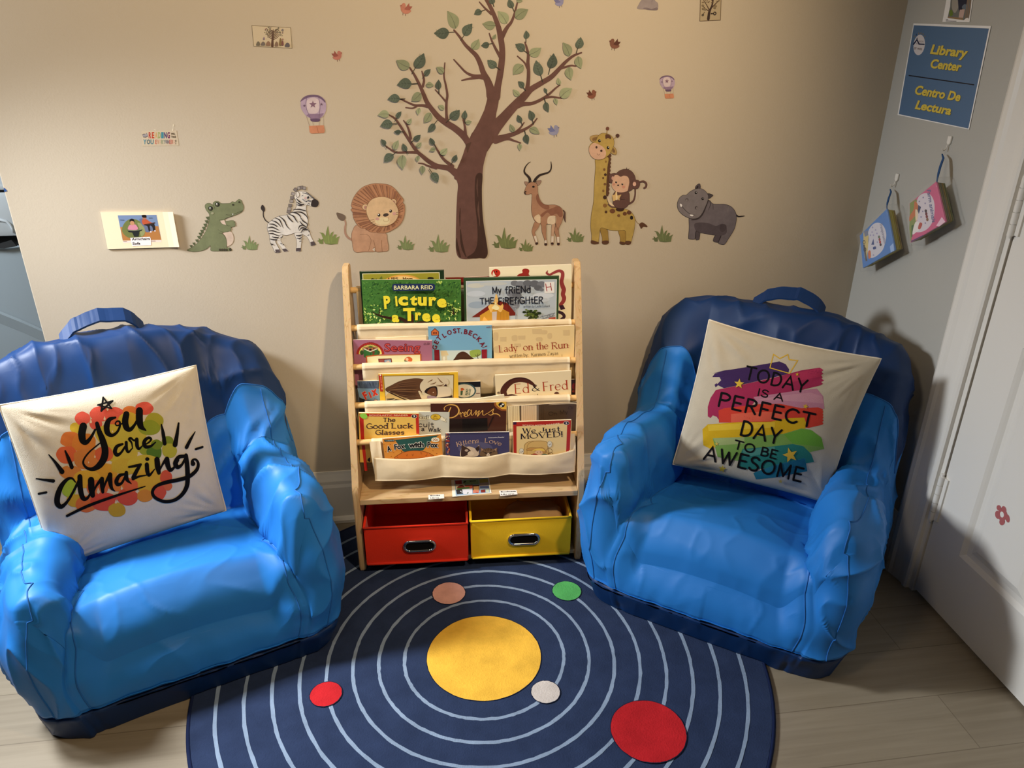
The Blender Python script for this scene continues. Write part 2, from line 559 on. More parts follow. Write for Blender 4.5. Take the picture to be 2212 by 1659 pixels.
def armchair(label, loc, rz, seed, loft=0.0, handle_x=0.0, drop=0.0, arms=(0.445, 0.445), tweak=None):
    t = thing('bean_bag_armchair', label, 'bean bag chair', loc, rz, 'blue bean bag armchairs')
    N = 150
    P, _, F = cube_grid(N, 6)
    keep = [f for f in F if not all(abs(P[i, 2] + 1) < 1e-6 for i in f)]
    a, b, c = P.T
    mx = np.maximum(np.abs(a), np.abs(b))
    k = mx/np.maximum((np.abs(a)**7 + np.abs(b)**7)**(1/7), 1e-9)
    k[mx < 1e-9] = 1
    x0, y0 = a*k, b*k                                    # rounded square footprint, -1..1
    HX, HY = 0.352, 0.318
    # which way the wall faces, for the roll-over at the top edge
    frontness = ss(0.55, 0.9, -y0)*(1 - ss(0.45, 0.62, np.abs(x0)))
    Rr = 0.046 + 0.072*frontness
    rho = Rr/0.30
    top = np.abs(c - 1) < 1e-6
    tt = np.clip((mx - (1 - rho))/rho, 0, 1)
    cl = np.where(mx > 0.9, 0.9/np.maximum(mx, 1e-9), 1.0)
    hy = y0*cl*HY
    # grid lines at UA follow the foot of the arms
    inn = arm_inner(y0*HY)
    def across(xx):
        ax = np.abs(xx)
        return np.sign(xx)*np.where(ax < UA, ax/UA*inn, inn + (ax - UA)/(1 - UA)*(HX - inn))
    wx = across(x0)
    hx = across(x0*cl)
    H = chair_height(hx, hy, drop, *arms)
    z = np.where(top, H - Rr*(1 - np.sqrt(np.maximum(1 - tt**2, 0))), 0)
    s = (c + 1)/2                                        # 0 floor .. 1 roll-over
    sb = (WB + 1)/2                                      # the band keeps one height all round
    zs = np.where(s < sb, s/sb*ZB, ZB + (s - sb)/(1 - sb)*(H - Rr - ZB))
    z = np.where(top, z, zs)
    q = np.clip((z - ZB)/np.maximum(H - Rr - ZB, 0.05), 0, 1)
    bulge = np.where(top, 0, 0.024*np.sin(q*pi)**1.25*(z > ZB))
    tuck = np.where(z < ZB, (ZB - z)/ZB*0.020, 0)
    gx = wx + x0*(bulge - tuck)
    slope = np.where(top, -0.018, 0.022 - 0.040*q)*(z > ZB) + np.where(z < ZB, 0.022, 0)
    gy = y0*(HY + np.where(y0 < 0, 0.4*bulge, 0.3*bulge) - tuck) - slope*ss(0.4, 0.95, -y0)
    # backrest leans back a little, inner arm faces belly inwards
    step = (np.abs(hx) - inn)/0.060
    gx = gx - np.sign(x0)*np.where(top & (step > 0) & (step < 1) & (hy < 0.08), 0.014*np.sin(np.clip(step, 0, 1)*pi), 0)
    V = np.stack([gx, gy, z], 1)
    if tweak:
        V = tweak(V)
    Nn = vert_normals(V, keep)
    # folds: calm on the seat, livelier on the arms and the cap
    isseat = (np.abs(hx) < inn) & (hy < 0.08)
    out = V.copy()
    ph = seed*1.37
    for i in range(len(V)):
        p = V[i]
        iscap = z[i] > 0.55
        am = 0.22 if isseat[i] else (0.6 if iscap else 0.9)
        if z[i] < ZB + 0.01:
            am *= 0.55
        r1 = fold(p, seed, 4.5, (1, 1, .8))
        r2 = fold(p, seed + 11, 10.0, (1, 1, .6))
        hgt = am*(0.019*(max(r1, 0)**6 - 0.25) + 0.010*(max(r2, 0)**7 - 0.2))
        hgt += (0.006 if isseat[i] else 0.011)*noise.noise(Vector((p[0]*4.2 + ph, p[1]*4.2, p[2]*4.2 - ph)))
        # gathers that fan up from the band and out from the arm seams
        d = z[i] - ZB
        if abs(d) < 0.09:
            along = p[0]*1.0 + p[1]*0.9*np.sign(p[0])
            g = noise.noise(Vector((along*26 + ph, ph, d*5)))
            hgt += 0.0065*g*math.exp(-abs(d)/0.035)
        hgt -= 0.004*math.exp(-(d/0.007)**2)
        da = abs(abs(a[i]) - UA)
        if da < 0.16 and hy[i] < 0.10:
            g = noise.noise(Vector((p[1]*24 + ph, p[2]*24, ph)))
            hgt += 0.005*g*math.exp(-da/0.05) - 0.003*math.exp(-(da/0.02)**2)
        out[i] += Nn[i]*hgt
    # the base settles on the rug where it stands on it, on the boards elsewhere
    wx_ = loc[0] + out[:, 0]*cos(rz) - out[:, 1]*sin(rz)
    wy_ = loc[1] + out[:, 0]*sin(rz) + out[:, 1]*cos(rz)
    on_rug = ss(0.715, 0.690, np.hypot(wx_ - 0.138, wy_ - 1.468))
    out[:, 2] = np.maximum(out[:, 2], 0.001 + 0.0095*on_rug)
    Nn = vert_normals(out, keep)
    # sort the quads into the sewn pieces along grid lines
    def piece(f):
        m = P[f].mean(0)
        u, v, w = m
        onside = abs(w - 1) > 1e-6
        zz = z[f].mean()
        if onside and w < WB:
            return 'base'
        if v > VC and (not onside or w > WC):
            return 'backrest_cap'
        if abs(u) > UA and v < VC:
            return 'armrest_r' if u > 0 else 'armrest_l'
        if v > VS or (onside and v > 0):
            return 'backrest'
        return 'seat'
    sets = {}
    for f in keep:
        sets.setdefault(piece(f), []).append(f)
    obs = {}
    for nm, mat in (('base', M_navy), ('seat', M_blue), ('armrest_l', M_blue), ('armrest_r', M_blue), ('backrest', M_blue), ('backrest_cap', M_navy)):
        fs = sets[nm]
        ids = sorted({i for f in fs for i in f})
        mp = {g: n for n, g in enumerate(ids)}
        nmx = 'armrest' if nm.startswith('armrest') else nm
        o = mesh_from(nmx, out[ids], [[mp[i] for i in f] for f in fs], mat, t, smooth=True)
        o.data.normals_split_custom_set_from_vertices([tuple(Nn[i]) for i in ids])
        obs[nm] = o
    # stitched seams along the grid lines
    def seam(ids, par, r=0.0016):
        pts = [Vector(out[i]) + Vector(Nn[i])*0.0005 for i in ids]
        bm = bmesh.new()
        add_tube(bm, pts, r, 6)
        from_bm('seam', bm, M_seam, par, smooth='all')
    key = {tuple(int(round((v + 1)/2*N)) for v in p): i for i, p in enumerate(P)}
    ia = lambda v: int(round((v + 1)/2*N))
    iv, iw = ia(VC), ia(WB)
    for sg, nm in ((-1, 'armrest_l'), (1, 'armrest_r')):
        iu = ia(sg*UA)
        seam([key[(iu, 0, w)] for w in range(iw, N+1)] + [key[(iu, v, N)] for v in range(1, ia(VS))], obs[nm])
        io = ia(sg*0.86)
        seam([key[(io, 0, w)] for w in range(iw, N+1)] + [key[(io, v, N)] for v in range(1, iv)], obs[nm])
    ring = [key[(i, 0, iw)] for i in range(N)] + [key[(N, i, iw)] for i in range(N)] + [key[(N - i, N, iw)] for i in range(N)] + [key[(0, N - i, iw)] for i in range(N+1)]
    seam(ring, obs['base'])
    iwc = ia(WC)
    seam([key[(0, iv, w)] for w in range(iwc, N)] + [key[(i, iv, N)] for i in range(N+1)] + [key[(N, iv, w)] for w in range(N-1, iwc-1, -1)], obs['backrest_cap'])
    # carrying handle: a flat webbing loop standing on the cap
    it = ia(0.84)
    def topz(x):
        i = ia(max(-1, min(1, x/HX)))
        return out[key[(i, it, N)]]
    path = []
    for i in range(29):
        aa = i/28
        x = handle_x - 0.095 + 0.19*aa
        tp = topz(x)
        rise_ = 1 - abs(2*aa - 1)**2.4
        path.append(Vector((x + 0.006*sin(aa*9), tp[1] + 0.008*sin(aa*pi), tp[2] - 0.006 + 0.044*rise_)))
    vs, fs = [], []
    w = 0.040
    for i, p in enumerate(path):
        tg = (path[min(i+1, 28)] - path[max(i-1, 0)]).normalized()
        nn = Vector((0, 1, 0)).cross(tg).normalized()
        wd = Vector((0, 0.8, 0.6)).normalized()
        for (u, v) in ((-.5, -1), (.5, -1), (.5, 1), (-.5, 1)):
            vs.append(p + wd*w*u + nn*0.0022*v)
        if i:
            bb = 4*(i-1)
            for kk in range(4):
                fs.append((bb+kk, bb+(kk+1) % 4, bb+4+(kk+1) % 4, bb+4+kk))
    fs += [(0, 3, 2, 1), (112, 113, 114, 115)]
    mesh_from('handle', vs, fs, M_navy, t)
    return t

NG = 150
def _snap(v):
    return round((v + 1)/2*NG)/NG*2 - 1
UA, VC, VS, WB, WC = _snap(0.60), _snap(0.50), _snap(0.25), -0.70, 0.52
WB, WC = _snap(WB), _snap(WC)
armchair('blue bean bag armchair left of the bookcase, holding the YOU ARE AMAZING pillow', (-0.645, 1.738, 0.0), radians(20.5), 1, handle_x=-0.05, drop=0.055, arms=(0.385, 0.450))
armchair('blue bean bag armchair between the bookcase and the white door', (0.886, 1.704, 0.0), radians(-37), 21, drop=0.02, arms=(0.475, 0.425))
# ------------------------------------------------------------------ printed artwork
M_print = printed('printed_paper', rough=0.38, spec=0.4)
M_sticker = printed('vinyl_sticker', rough=0.6, spec=0.25, wash=0.13, wscale=38.0)
M_pages = plain('page_edges', (236, 226, 204), rough=0.8, spec=0.2, var=0.05, vscale=60)

def catmull(pts, closed=False, n=6):
    P = [Vector((p[0], p[1])) for p in pts]
    m = len(P)
    out = []
    for i in range(m if closed else m-1):
        if closed:
            p0, p1, p2, p3 = P[(i-1) % m], P[i], P[(i+1) % m], P[(i+2) % m]
        else:
            p1, p2 = P[i], P[i+1]
            p0 = P[i-1] if i > 0 else p1*2 - p2
            p3 = P[i+2] if i+2 < m else p2*2 - p1
        for k in range(n):
            t = k/n
            out.append(0.5*((2*p1) + (p2-p0)*t + (2*p0-5*p1+4*p2-p3)*t*t + (3*p1-p0-3*p2+p3)*t**3))
    if not closed:
        out.append(P[-1])
    return out

_TXT = {}
def text_mesh(s, offset=0.0, shear=0.0):
    k = (s, offset, shear)
    if k not in _TXT:
        cu = bpy.data.curves.new('lettering', 'FONT')
        cu.body = s
        cu.offset = offset
        cu.shear = shear
        cu.resolution_u = 3
        o = bpy.data.objects.new('lettering', cu)
        COL.objects.link(o)
        dg = bpy.context.evaluated_depsgraph_get()
        me = o.evaluated_get(dg).to_mesh()
        _TXT[k] = ([(v.co.x, v.co.y) for v in me.vertices], [tuple(p.vertices) for p in me.polygons])
        o.evaluated_get(dg).to_mesh_clear()
        bpy.data.objects.remove(o)
        bpy.data.curves.remove(cu)
    return _TXT[k]

class Art:
    """flat colour shapes laid over a surface. put(x, y, h) gives the 3-D point; each later shape lies a hair above the one before"""
    def __init__(self, put, crop=(0, 0, 1.0), step=1.4e-5, maxlen=None, h0=0.0):
        self.put, self.step, self.maxlen = put, step, maxlen
        self.ox, self.oy, self.sc = crop
        self.V, self.F, self.C = [], [], []
        self.h = h0
        self.gain = None
    def crop(self, ox, oy, sc):
        self.ox, self.oy, self.sc = ox, oy, sc
        return self
    def up(self):
        self.h += self.step
    def _add(self, pts, faces, col):
        b = len(self.V)
        self.h += 6e-6
        if self.maxlen:
            tris = []
            for f in faces:
                for i in range(1, len(f)-1):
                    tris.append((pts[f[0]], pts[f[i]], pts[f[i+1]]))
            lim = self.maxlen*self.sc
            out = []
            while tris:
                a, c, d = tris.pop()
                e = [(hypot(a[0]-c[0], a[1]-c[1]), a, c, d), (hypot(c[0]-d[0], c[1]-d[1]), c, d, a), (hypot(d[0]-a[0], d[1]-a[1]), d, a, c)]
                L, p, q, r = max(e, key=lambda t: t[0])
                if L < lim:
                    out.append((a, c, d))
                else:
                    m = ((p[0]+q[0])/2, (p[1]+q[1])/2)
                    tris += [(p, m, r), (m, q, r)]
            idx, pts2, faces = {}, [], []
            for t in out:
                f = []
                for p in t:
                    k = (round(p[0], 3), round(p[1], 3))
                    if k not in idx:
                        idx[k] = len(pts2)
                        pts2.append(p)
                    f.append(idx[k])
                if len(set(f)) == 3:
                    faces.append(f)
            pts = pts2
        for p in pts:
            self.V.append(self.put(self.ox + p[0]/self.sc, self.oy + p[1]/self.sc, self.h))
        c = lin(col)
        if self.gain:
            c = tuple(min(0.92, v*g) for v, g in zip(c, self.gain))
        for f in faces:
            self.F.append([b+i for i in f])
            self.C.append(c)
    def poly(self, pts, col, smooth=False, up=True, n=5):
        if smooth:
            pts = catmull(pts, True, n)
        pts = [(p[0], p[1]) for p in pts]
        tri = geometry.tessellate_polygon([[Vector((p[0], p[1], 0)) for p in pts]])
        if up:
            self.up()
        self._add(pts, [tuple(t) for t in tri], col)
    def blob(self, pts, col, up=True, line=None, lw=1.0):
        self.poly(pts, col, True, up)
        if line is not None:
            self.stroke(list(pts) + [pts[0]], lw, line, closed=True)
    def ell(self, cx, cy, rx, ry=None, col='000000', rot=0.0, up=True, n=20):
        ry = rx if ry is None else ry
        c, s = cos(rot), sin(rot)
        pts = [(cx + rx*cos(2*pi*k/n)*c - ry*sin(2*pi*k/n)*s, cy + rx*cos(2*pi*k/n)*s + ry*sin(2*pi*k/n)*c) for k in range(n)]
        if up:
            self.up()
        self._add([(cx, cy)] + pts, [(0, 1+k, 1+(k+1) % n) for k in range(n)], col)
    def rect(self, x0, y0, x1, y1, col, up=True):
        self.poly([(x0, y0), (x1, y0), (x1, y1), (x0, y1)], col, up=up)
    def stroke(self, pts, w, col, smooth=True, closed=False, up=True, n=5, cap=True):
        """w: a width, or one width per given point"""
        m = len(pts)
        if closed and hypot(pts[0][0]-pts[-1][0], pts[0][1]-pts[-1][1]) < 1e-6:
            pts = pts[:-1]
            m -= 1
            if isinstance(w, (list, tuple)):
                w = w[:m]
        ws = list(w) if isinstance(w, (list, tuple)) else [w]*m
        if smooth and m > 2:
            P = catmull(pts, closed, n)
            W = []
            cnt = m if closed else m-1
            for i in range(cnt):
                for k in range(n):
                    W.append(ws[i] + (ws[(i+1) % m] - ws[i])*k/n)
            if not closed:
                W.append(ws[-1])
        else:
            P = [Vector((p[0], p[1])) for p in pts]
            W = ws
        if closed:
            P, W = P + [P[0]], W + [W[0]]
        L, R = [], []
        N = len(P)
        for i in range(N):
            a = P[i] - P[i-1] if i > 0 else (P[0] - P[-2] if closed else P[1] - P[0])
            b = P[i+1] - P[i] if i < N-1 else (P[1] - P[0] if closed else P[-1] - P[-2])
            if a.length < 1e-9: a = b
            if b.length < 1e-9: b = a
            if a.length < 1e-9:
                a = b = Vector((1, 0))
            a, b = a.normalized(), b.normalized()
            t = a + b
            t = t.normalized() if t.length > 1e-3 else b
            nrm = Vector((-t.y, t.x))
            k = max(0.55, nrm.dot(Vector((-b.y, b.x))))
            d = nrm*(W[i]/2/k)
            L.append(P[i] + d)
            R.append(P[i] - d)
        if up:
            self.up()
        pts2 = [(p.x, p.y) for p in L + R]
        self._add(pts2, [(i, i+1, N+i+1, N+i) for i in range(N-1)], col)
        if cap and not closed:
            for e in (0, -1):
                if W[e] > 0.4:
                    self.ell(P[e].x, P[e].y, W[e]/2, None, col, up=False, n=10)
    def lines(self, segs, w, col, smooth=False):
        self.up()
        for s in segs:
            self.stroke(s, w, col, smooth=smooth, up=False)
    def text(self, s, x0, y0, x1, y1, h, col, bold=0.0, shear=0.0, arc=0.0, halo=None, hw=0.0):
        """baseline runs from (x0, y0) to (x1, y1); capital height h; arc lifts the middle"""
        for bb, cc in (((bold + hw, halo),) if halo else ()) + ((bold, col),):
            vs, fs = text_mesh(s, bb, shear)
            v0, _ = text_mesh(s, bold, shear)
            xs = [v[0] for v in v0]
            a, b = min(xs), max(xs)
            dx, dy = x1-x0, y1-y0
            ln = hypot(dx, dy)
            ux, uy = dx/ln, dy/ln
            pts = []
            for (x, y) in vs:
                t = (x - a)/(b - a)
                up = y/0.70*h + arc*(1 - (2*t-1)**2)
                pts.append((x0 + dx*t + uy*up, y0 + dy*t - ux*up))
            self.up()
            self._add(pts, fs, cc)
    def star(self, cx, cy, r, col, rot=-pi/2, k=0.42, n=5):
        self.poly([(cx + (r if i % 2 == 0 else r*k)*cos(rot + i*pi/n), cy + (r if i % 2 == 0 else r*k)*sin(rot + i*pi/n)) for i in range(2*n)], col)
    def write(self, s, x0, y0, x1, y1, h, w, col, serif=0.0, thick=1.0, jitter=0.0, shear=0.0, arc=0.0, gap=0.16, smooth_n=5):
        """stroke lettering from GLYPHS: h capital height, w pen width, thick = extra weight on upright strokes, serif = foot length (share of h)"""
        adv, items = 0.0, []
        rnd = random.Random(len(s)*31 + ord(s[0]))
        for ch in s:
            if ch == ' ':
                adv += 0.38
                continue
            wd, st = GLYPHS[ch]
            items.append((adv, wd, st, rnd.uniform(-1, 1)*jitter, rnd.uniform(-1, 1)*jitter))
            adv += wd + gap
        tot = adv - gap
        dx, dy = x1-x0, y1-y0
        ln = hypot(dx, dy)
        ux, uy = dx/ln, dy/ln
        kx = ln/tot
        def M(gx, gy, j1, j2, a0, wd):
            gx2 = gx - a0 - wd/2
            gy2 = gy + j1*0.12 + gx2*j2*0.35
            t = gx/tot
            xx = gx*kx + gy2*h*shear
            yy = gy2*h + arc*(1 - (2*t-1)**2)
            return (x0 + ux*xx + uy*yy, y0 + uy*xx - ux*yy)
        self.up()
        for a0, wd, st, j1, j2 in items:
            for kind, pts in st:
                P = [M(a0 + p[0], p[1], j1, j2, a0, wd) for p in pts]
                if kind == 'd':
                    self.ell(P[0][0], P[0][1], w*0.75*max(1, thick*0.7), None, col, up=False, n=10)
                    continue
                if thick != 1.0:
                    ws = []
                    for i in range(len(pts)):
                        p, q = pts[max(i-1, 0)], pts[min(i+1, len(pts)-1)]
                        d = hypot(q[0]-p[0], q[1]-p[1]) or 1
                        up_ = abs(q[1]-p[1])/d
                        if (q[0]-p[0])*(q[1]-p[1]) > 0.12*d*d:
                            up_ *= 0.25
                        ws.append(w*(1 + (thick-1)*up_**2))
                    if kind == 'l':
                        for i in range(len(P)-1):
                            p, q = pts[i], pts[i+1]
                            d = hypot(q[0]-p[0], q[1]-p[1]) or 1
                            up_ = abs(q[1]-p[1])/d
                            if (q[0]-p[0])*(q[1]-p[1]) > 0.12*d*d:
                                up_ *= 0.25
                            self.stroke([P[i], P[i+1]], w*(1 + (thick-1)*up_**2), col, smooth=False, up=False, cap=False)
                    else:
                        self.stroke(P, ws, col, smooth=True, up=False, n=smooth_n)
                else:
                    self.stroke(P, w, col, smooth=(kind == 's'), up=False, n=smooth_n)
                if serif:
                    for e, f in ((0, 1), (-1, -2)):
                        p, q = pts[e], pts[f]
                        if kind == 'l' and abs(p[1]-q[1]) > 0.25:
                            A = M(a0 + p[0] - serif, p[1], j1, j2, a0, wd)
                            B = M(a0 + p[0] + serif, p[1], j1, j2, a0, wd)
                            self.stroke([A, B], w*0.9, col, smooth=False, up=False, cap=False)
    def mesh(self, name, mats, parent=None, base=None, origin=None):
        """base: (verts, faces, colour or list of colours, material index)"""
        V, F, C, MI = list(self.V), list(self.F), list(self.C), [0]*len(self.F)
        for bv, bf, bc, mi in (base or []):
            b = len(V)
            V += list(bv)
            F += [[b+i for i in f] for f in bf]
            C += [lin(bc)]*len(bf) if not isinstance(bc, list) else [lin(c) for c in bc]
            MI += [mi]*len(bf)
        if origin is not None:
            V = [Vector(v) - Vector(origin) for v in V]
        me = bpy.data.meshes.new(name)
        me.from_pydata([tuple(v) for v in V], [], F)
        at = me.attributes.new('ink', 'FLOAT_COLOR', 'FACE')
        at.data.foreach_set('color', [x for c in C for x in (*c, 1.0)])
        me.polygons.foreach_set('material_index', MI)
        me.update()
        o = link(name, me, mats, parent)
        if origin is not None:
            o.location = origin
        return o

def _arc(cx, cy, rx, ry, a0, a1, n=7):
    return [(cx + rx*cos(radians(a0 + (a1-a0)*i/n)), cy + ry*sin(radians(a0 + (a1-a0)*i/n))) for i in range(n+1)]
def _o(w, h=0.62, b=0.0):
    return [('s', _arc(w/2, b + h/2, w/2, h/2, 90, 450, 12))]
GLYPHS = {
 'A': (.74, [('l', [(0, 0), (.37, 1), (.74, 0)]), ('l', [(.14, .36), (.60, .36)])]),
 'B': (.56, [('l', [(.05, 0), (.05, 1)]), ('s', [(.05, 1), (.34, .99), (.49, .87), (.48, .66), (.30, .54), (.05, .53)]), ('s', [(.05, .53), (.36, .53), (.56, .40), (.55, .15), (.36, .01), (.05, 0)])]),
 'C': (.68, [('s', _arc(.38, .5, .38, .5, 45, 315, 10))]),
 'D': (.66, [('l', [(.05, 0), (.05, 1)]), ('s', [(.05, 1), (.30, .99), (.56, .84), (.66, .5), (.56, .16), (.30, .01), (.05, 0)])]),
 'E': (.52, [('l', [(.05, 0), (.05, 1)]), ('l', [(.05, 1), (.52, 1)]), ('l', [(.05, .52), (.44, .52)]), ('l', [(.05, 0), (.52, 0)])]),
 'F': (.50, [('l', [(.05, 0), (.05, 1)]), ('l', [(.05, 1), (.50, 1)]), ('l', [(.05, .52), (.42, .52)])]),
 'G': (.72, [('s', _arc(.38, .5, .38, .5, 50, 330, 10)), ('l', [(.42, .44), (.72, .44), (.72, .10)])]),
 'H': (.62, [('l', [(.05, 0), (.05, 1)]), ('l', [(.57, 0), (.57, 1)]), ('l', [(.05, .5), (.57, .5)])]),
 'I': (.10, [('l', [(.05, 0), (.05, 1)])]),
 'J': (.42, [('l', [(.36, 1), (.36, .3)]), ('s', [(.36, .3), (.32, .08), (.18, 0), (.05, .06), (.0, .16)])]),
 'K': (.60, [('l', [(.05, 0), (.05, 1)]), ('l', [(.56, 1), (.06, .42)]), ('l', [(.22, .58), (.60, 0)])]),
 'L': (.50, [('l', [(.05, 1), (.05, 0)]), ('l', [(.05, 0), (.50, 0)])]),
 'M': (.82, [('l', [(.05, 0), (.08, 1)]), ('l', [(.08, 1), (.41, .1)]), ('l', [(.41, .1), (.74, 1)]), ('l', [(.74, 1), (.77, 0)])]),
 'N': (.68, [('l', [(.05, 0), (.05, 1)]), ('l', [(.05, 1), (.63, 0)]), ('l', [(.63, 0), (.63, 1)])]),
 'O': (.78, _o(.78, 1.0)),
 'P': (.54, [('l', [(.05, 0), (.05, 1)]), ('s', [(.05, 1), (.34, .99), (.53, .86), (.53, .64), (.34, .50), (.05, .49)])]),
 'R': (.58, [('l', [(.05, 0), (.05, 1)]), ('s', [(.05, 1), (.34, .99), (.52, .87), (.52, .66), (.34, .53), (.05, .52)]), ('l', [(.26, .52), (.58, 0)])]),
 'S': (.54, [('s', [(.50, .86), (.36, .98), (.16, .97), (.04, .80), (.12, .60), (.36, .48), (.52, .30), (.46, .08), (.26, 0), (.08, .04), (.0, .14)])]),
 'T': (.66, [('l', [(.33, 0), (.33, 1)]), ('l', [(0, 1), (.66, 1)])]),
 'U': (.62, [('s', [(.05, 1), (.05, .35), (.14, .06), (.31, 0), (.48, .06), (.57, .35), (.57, 1)])]),
 'V': (.68, [('l', [(0, 1), (.34, 0)]), ('l', [(.34, 0), (.68, 1)])]),
 'W': (.96, [('l', [(0, 1), (.26, 0)]), ('l', [(.26, 0), (.48, .9)]), ('l', [(.48, .9), (.70, 0)]), ('l', [(.70, 0), (.96, 1)])]),
 'X': (.62, [('l', [(0, 1), (.62, 0)]), ('l', [(.62, 1), (0, 0)])]),
 'Y': (.64, [('l', [(0, 1), (.32, .45)]), ('l', [(.64, 1), (.32, .45)]), ('l', [(.32, .45), (.32, 0)])]),
 'Z': (.58, [('l', [(.02, 1), (.56, 1)]), ('l', [(.56, 1), (0, 0)]), ('l', [(0, 0), (.58, 0)])]),
 'a': (.46, [('s', [(.06, .54), (.22, .64), (.38, .56), (.40, .36), (.40, .08), (.47, 0)]), ('s', [(.40, .36), (.14, .30), (.02, .14), (.12, 0), (.28, .03), (.40, .16)])]),
 'b': (.50, [('l', [(.05, 1), (.05, 0)]), ('s', _arc(.28, .31, .22, .31, 160, -160, 9))]),
 'c': (.44, [('s', _arc(.25, .31, .25, .31, 50, 310, 9))]),
 'd': (.52, [('l', [(.47, 1), (.47, 0)]), ('s', _arc(.25, .31, .23, .31, 20, 340, 9))]),
 'e': (.48, [('s', [(.03, .33), (.45, .36), (.40, .56), (.25, .63), (.08, .54), (.0, .32), (.08, .07), (.26, 0), (.46, .12)])]),
 'f': (.34, [('s', [(.38, .92), (.28, 1), (.17, .92), (.15, .7), (.15, 0)]), ('l', [(.0, .60), (.34, .60)])]),
 'g': (.48, _o(.42) + [('s', [(.44, .62), (.44, .0), (.38, -.24), (.20, -.30), (.04, -.22)])]),
 'h': (.48, [('l', [(.05, 0), (.05, 1)]), ('s', [(.05, .40), (.16, .60), (.32, .62), (.42, .50), (.43, .30)]), ('l', [(.43, .36), (.43, 0)])]),
 'i': (.12, [('l', [(.06, 0), (.06, .62)]), ('d', [(.06, .86)])]),
 'k': (.46, [('l', [(.05, 0), (.05, 1)]), ('l', [(.42, .62), (.06, .26)]), ('l', [(.18, .37), (.46, 0)])]),
 'l': (.12, [('l', [(.06, 0), (.06, 1)])]),
 'm': (.78, [('l', [(.05, 0), (.05, .62)]), ('s', [(.05, .40), (.15, .60), (.28, .61), (.37, .50), (.38, .3)]), ('l', [(.38, .36), (.38, 0)]), ('s', [(.38, .40), (.48, .60), (.61, .61), (.70, .50), (.71, .3)]), ('l', [(.71, .36), (.71, 0)])]),
 'n': (.48, [('l', [(.05, 0), (.05, .62)]), ('s', [(.05, .40), (.16, .60), (.32, .62), (.42, .50), (.43, .30)]), ('l', [(.43, .36), (.43, 0)])]),
 'o': (.50, _o(.50)),
 'r': (.34, [('l', [(.05, 0), (.05, .62)]), ('s', [(.05, .38), (.14, .56), (.26, .63), (.36, .58)])]),
 's': (.38, [('s', [(.36, .52), (.24, .62), (.08, .58), (.04, .44), (.18, .34), (.34, .24), (.34, .08), (.20, 0), (.02, .08)])]),
 't': (.34, [('s', [(.16, .88), (.16, .14), (.22, .0), (.36, .06)]), ('l', [(.0, .62), (.34, .62)])]),
 'u': (.48, [('s', [(.05, .62), (.05, .22), (.12, .02), (.26, .0), (.40, .14)]), ('l', [(.43, .62), (.43, 0)])]),
 'v': (.46, [('l', [(0, .62), (.23, 0)]), ('l', [(.23, 0), (.46, .62)])]),
 'w': (.70, [('l', [(0, .62), (.18, 0)]), ('l', [(.18, 0), (.35, .56)]), ('l', [(.35, .56), (.52, 0)]), ('l', [(.52, 0), (.70, .62)])]),
 'x': (.44, [('l', [(0, .62), (.44, 0)]), ('l', [(.44, .62), (0, 0)])]),
 'y': (.48, [('l', [(0, .62), (.24, .02)]), ('l', [(.48, .62), (.16, -.28)])]),
 'z': (.42, [('l', [(.02, .62), (.40, .62)]), ('l', [(.40, .62), (0, 0)]), ('l', [(0, 0), (.42, 0)])]),
 '!': (.12, [('l', [(.06, .28), (.06, 1)]), ('d', [(.06, .04)])]),
 '.': (.10, [('d', [(.05, .03)])]),
 ',': (.10, [('l', [(.06, .06), (.0, -.14)])]),
 ':': (.10, [('d', [(.05, .05)]), ('d', [(.05, .5)])]),
 "'": (.10, [('l', [(.06, 1), (.03, .8)])]),
 '&': (.72, [('s', [(.70, .02), (.48, .24), (.16, .74), (.22, .96), (.38, .96), (.44, .80), (.30, .62), (.06, .38), (.02, .14), (.20, 0), (.42, .06), (.60, .28), (.66, .44)])]),
}
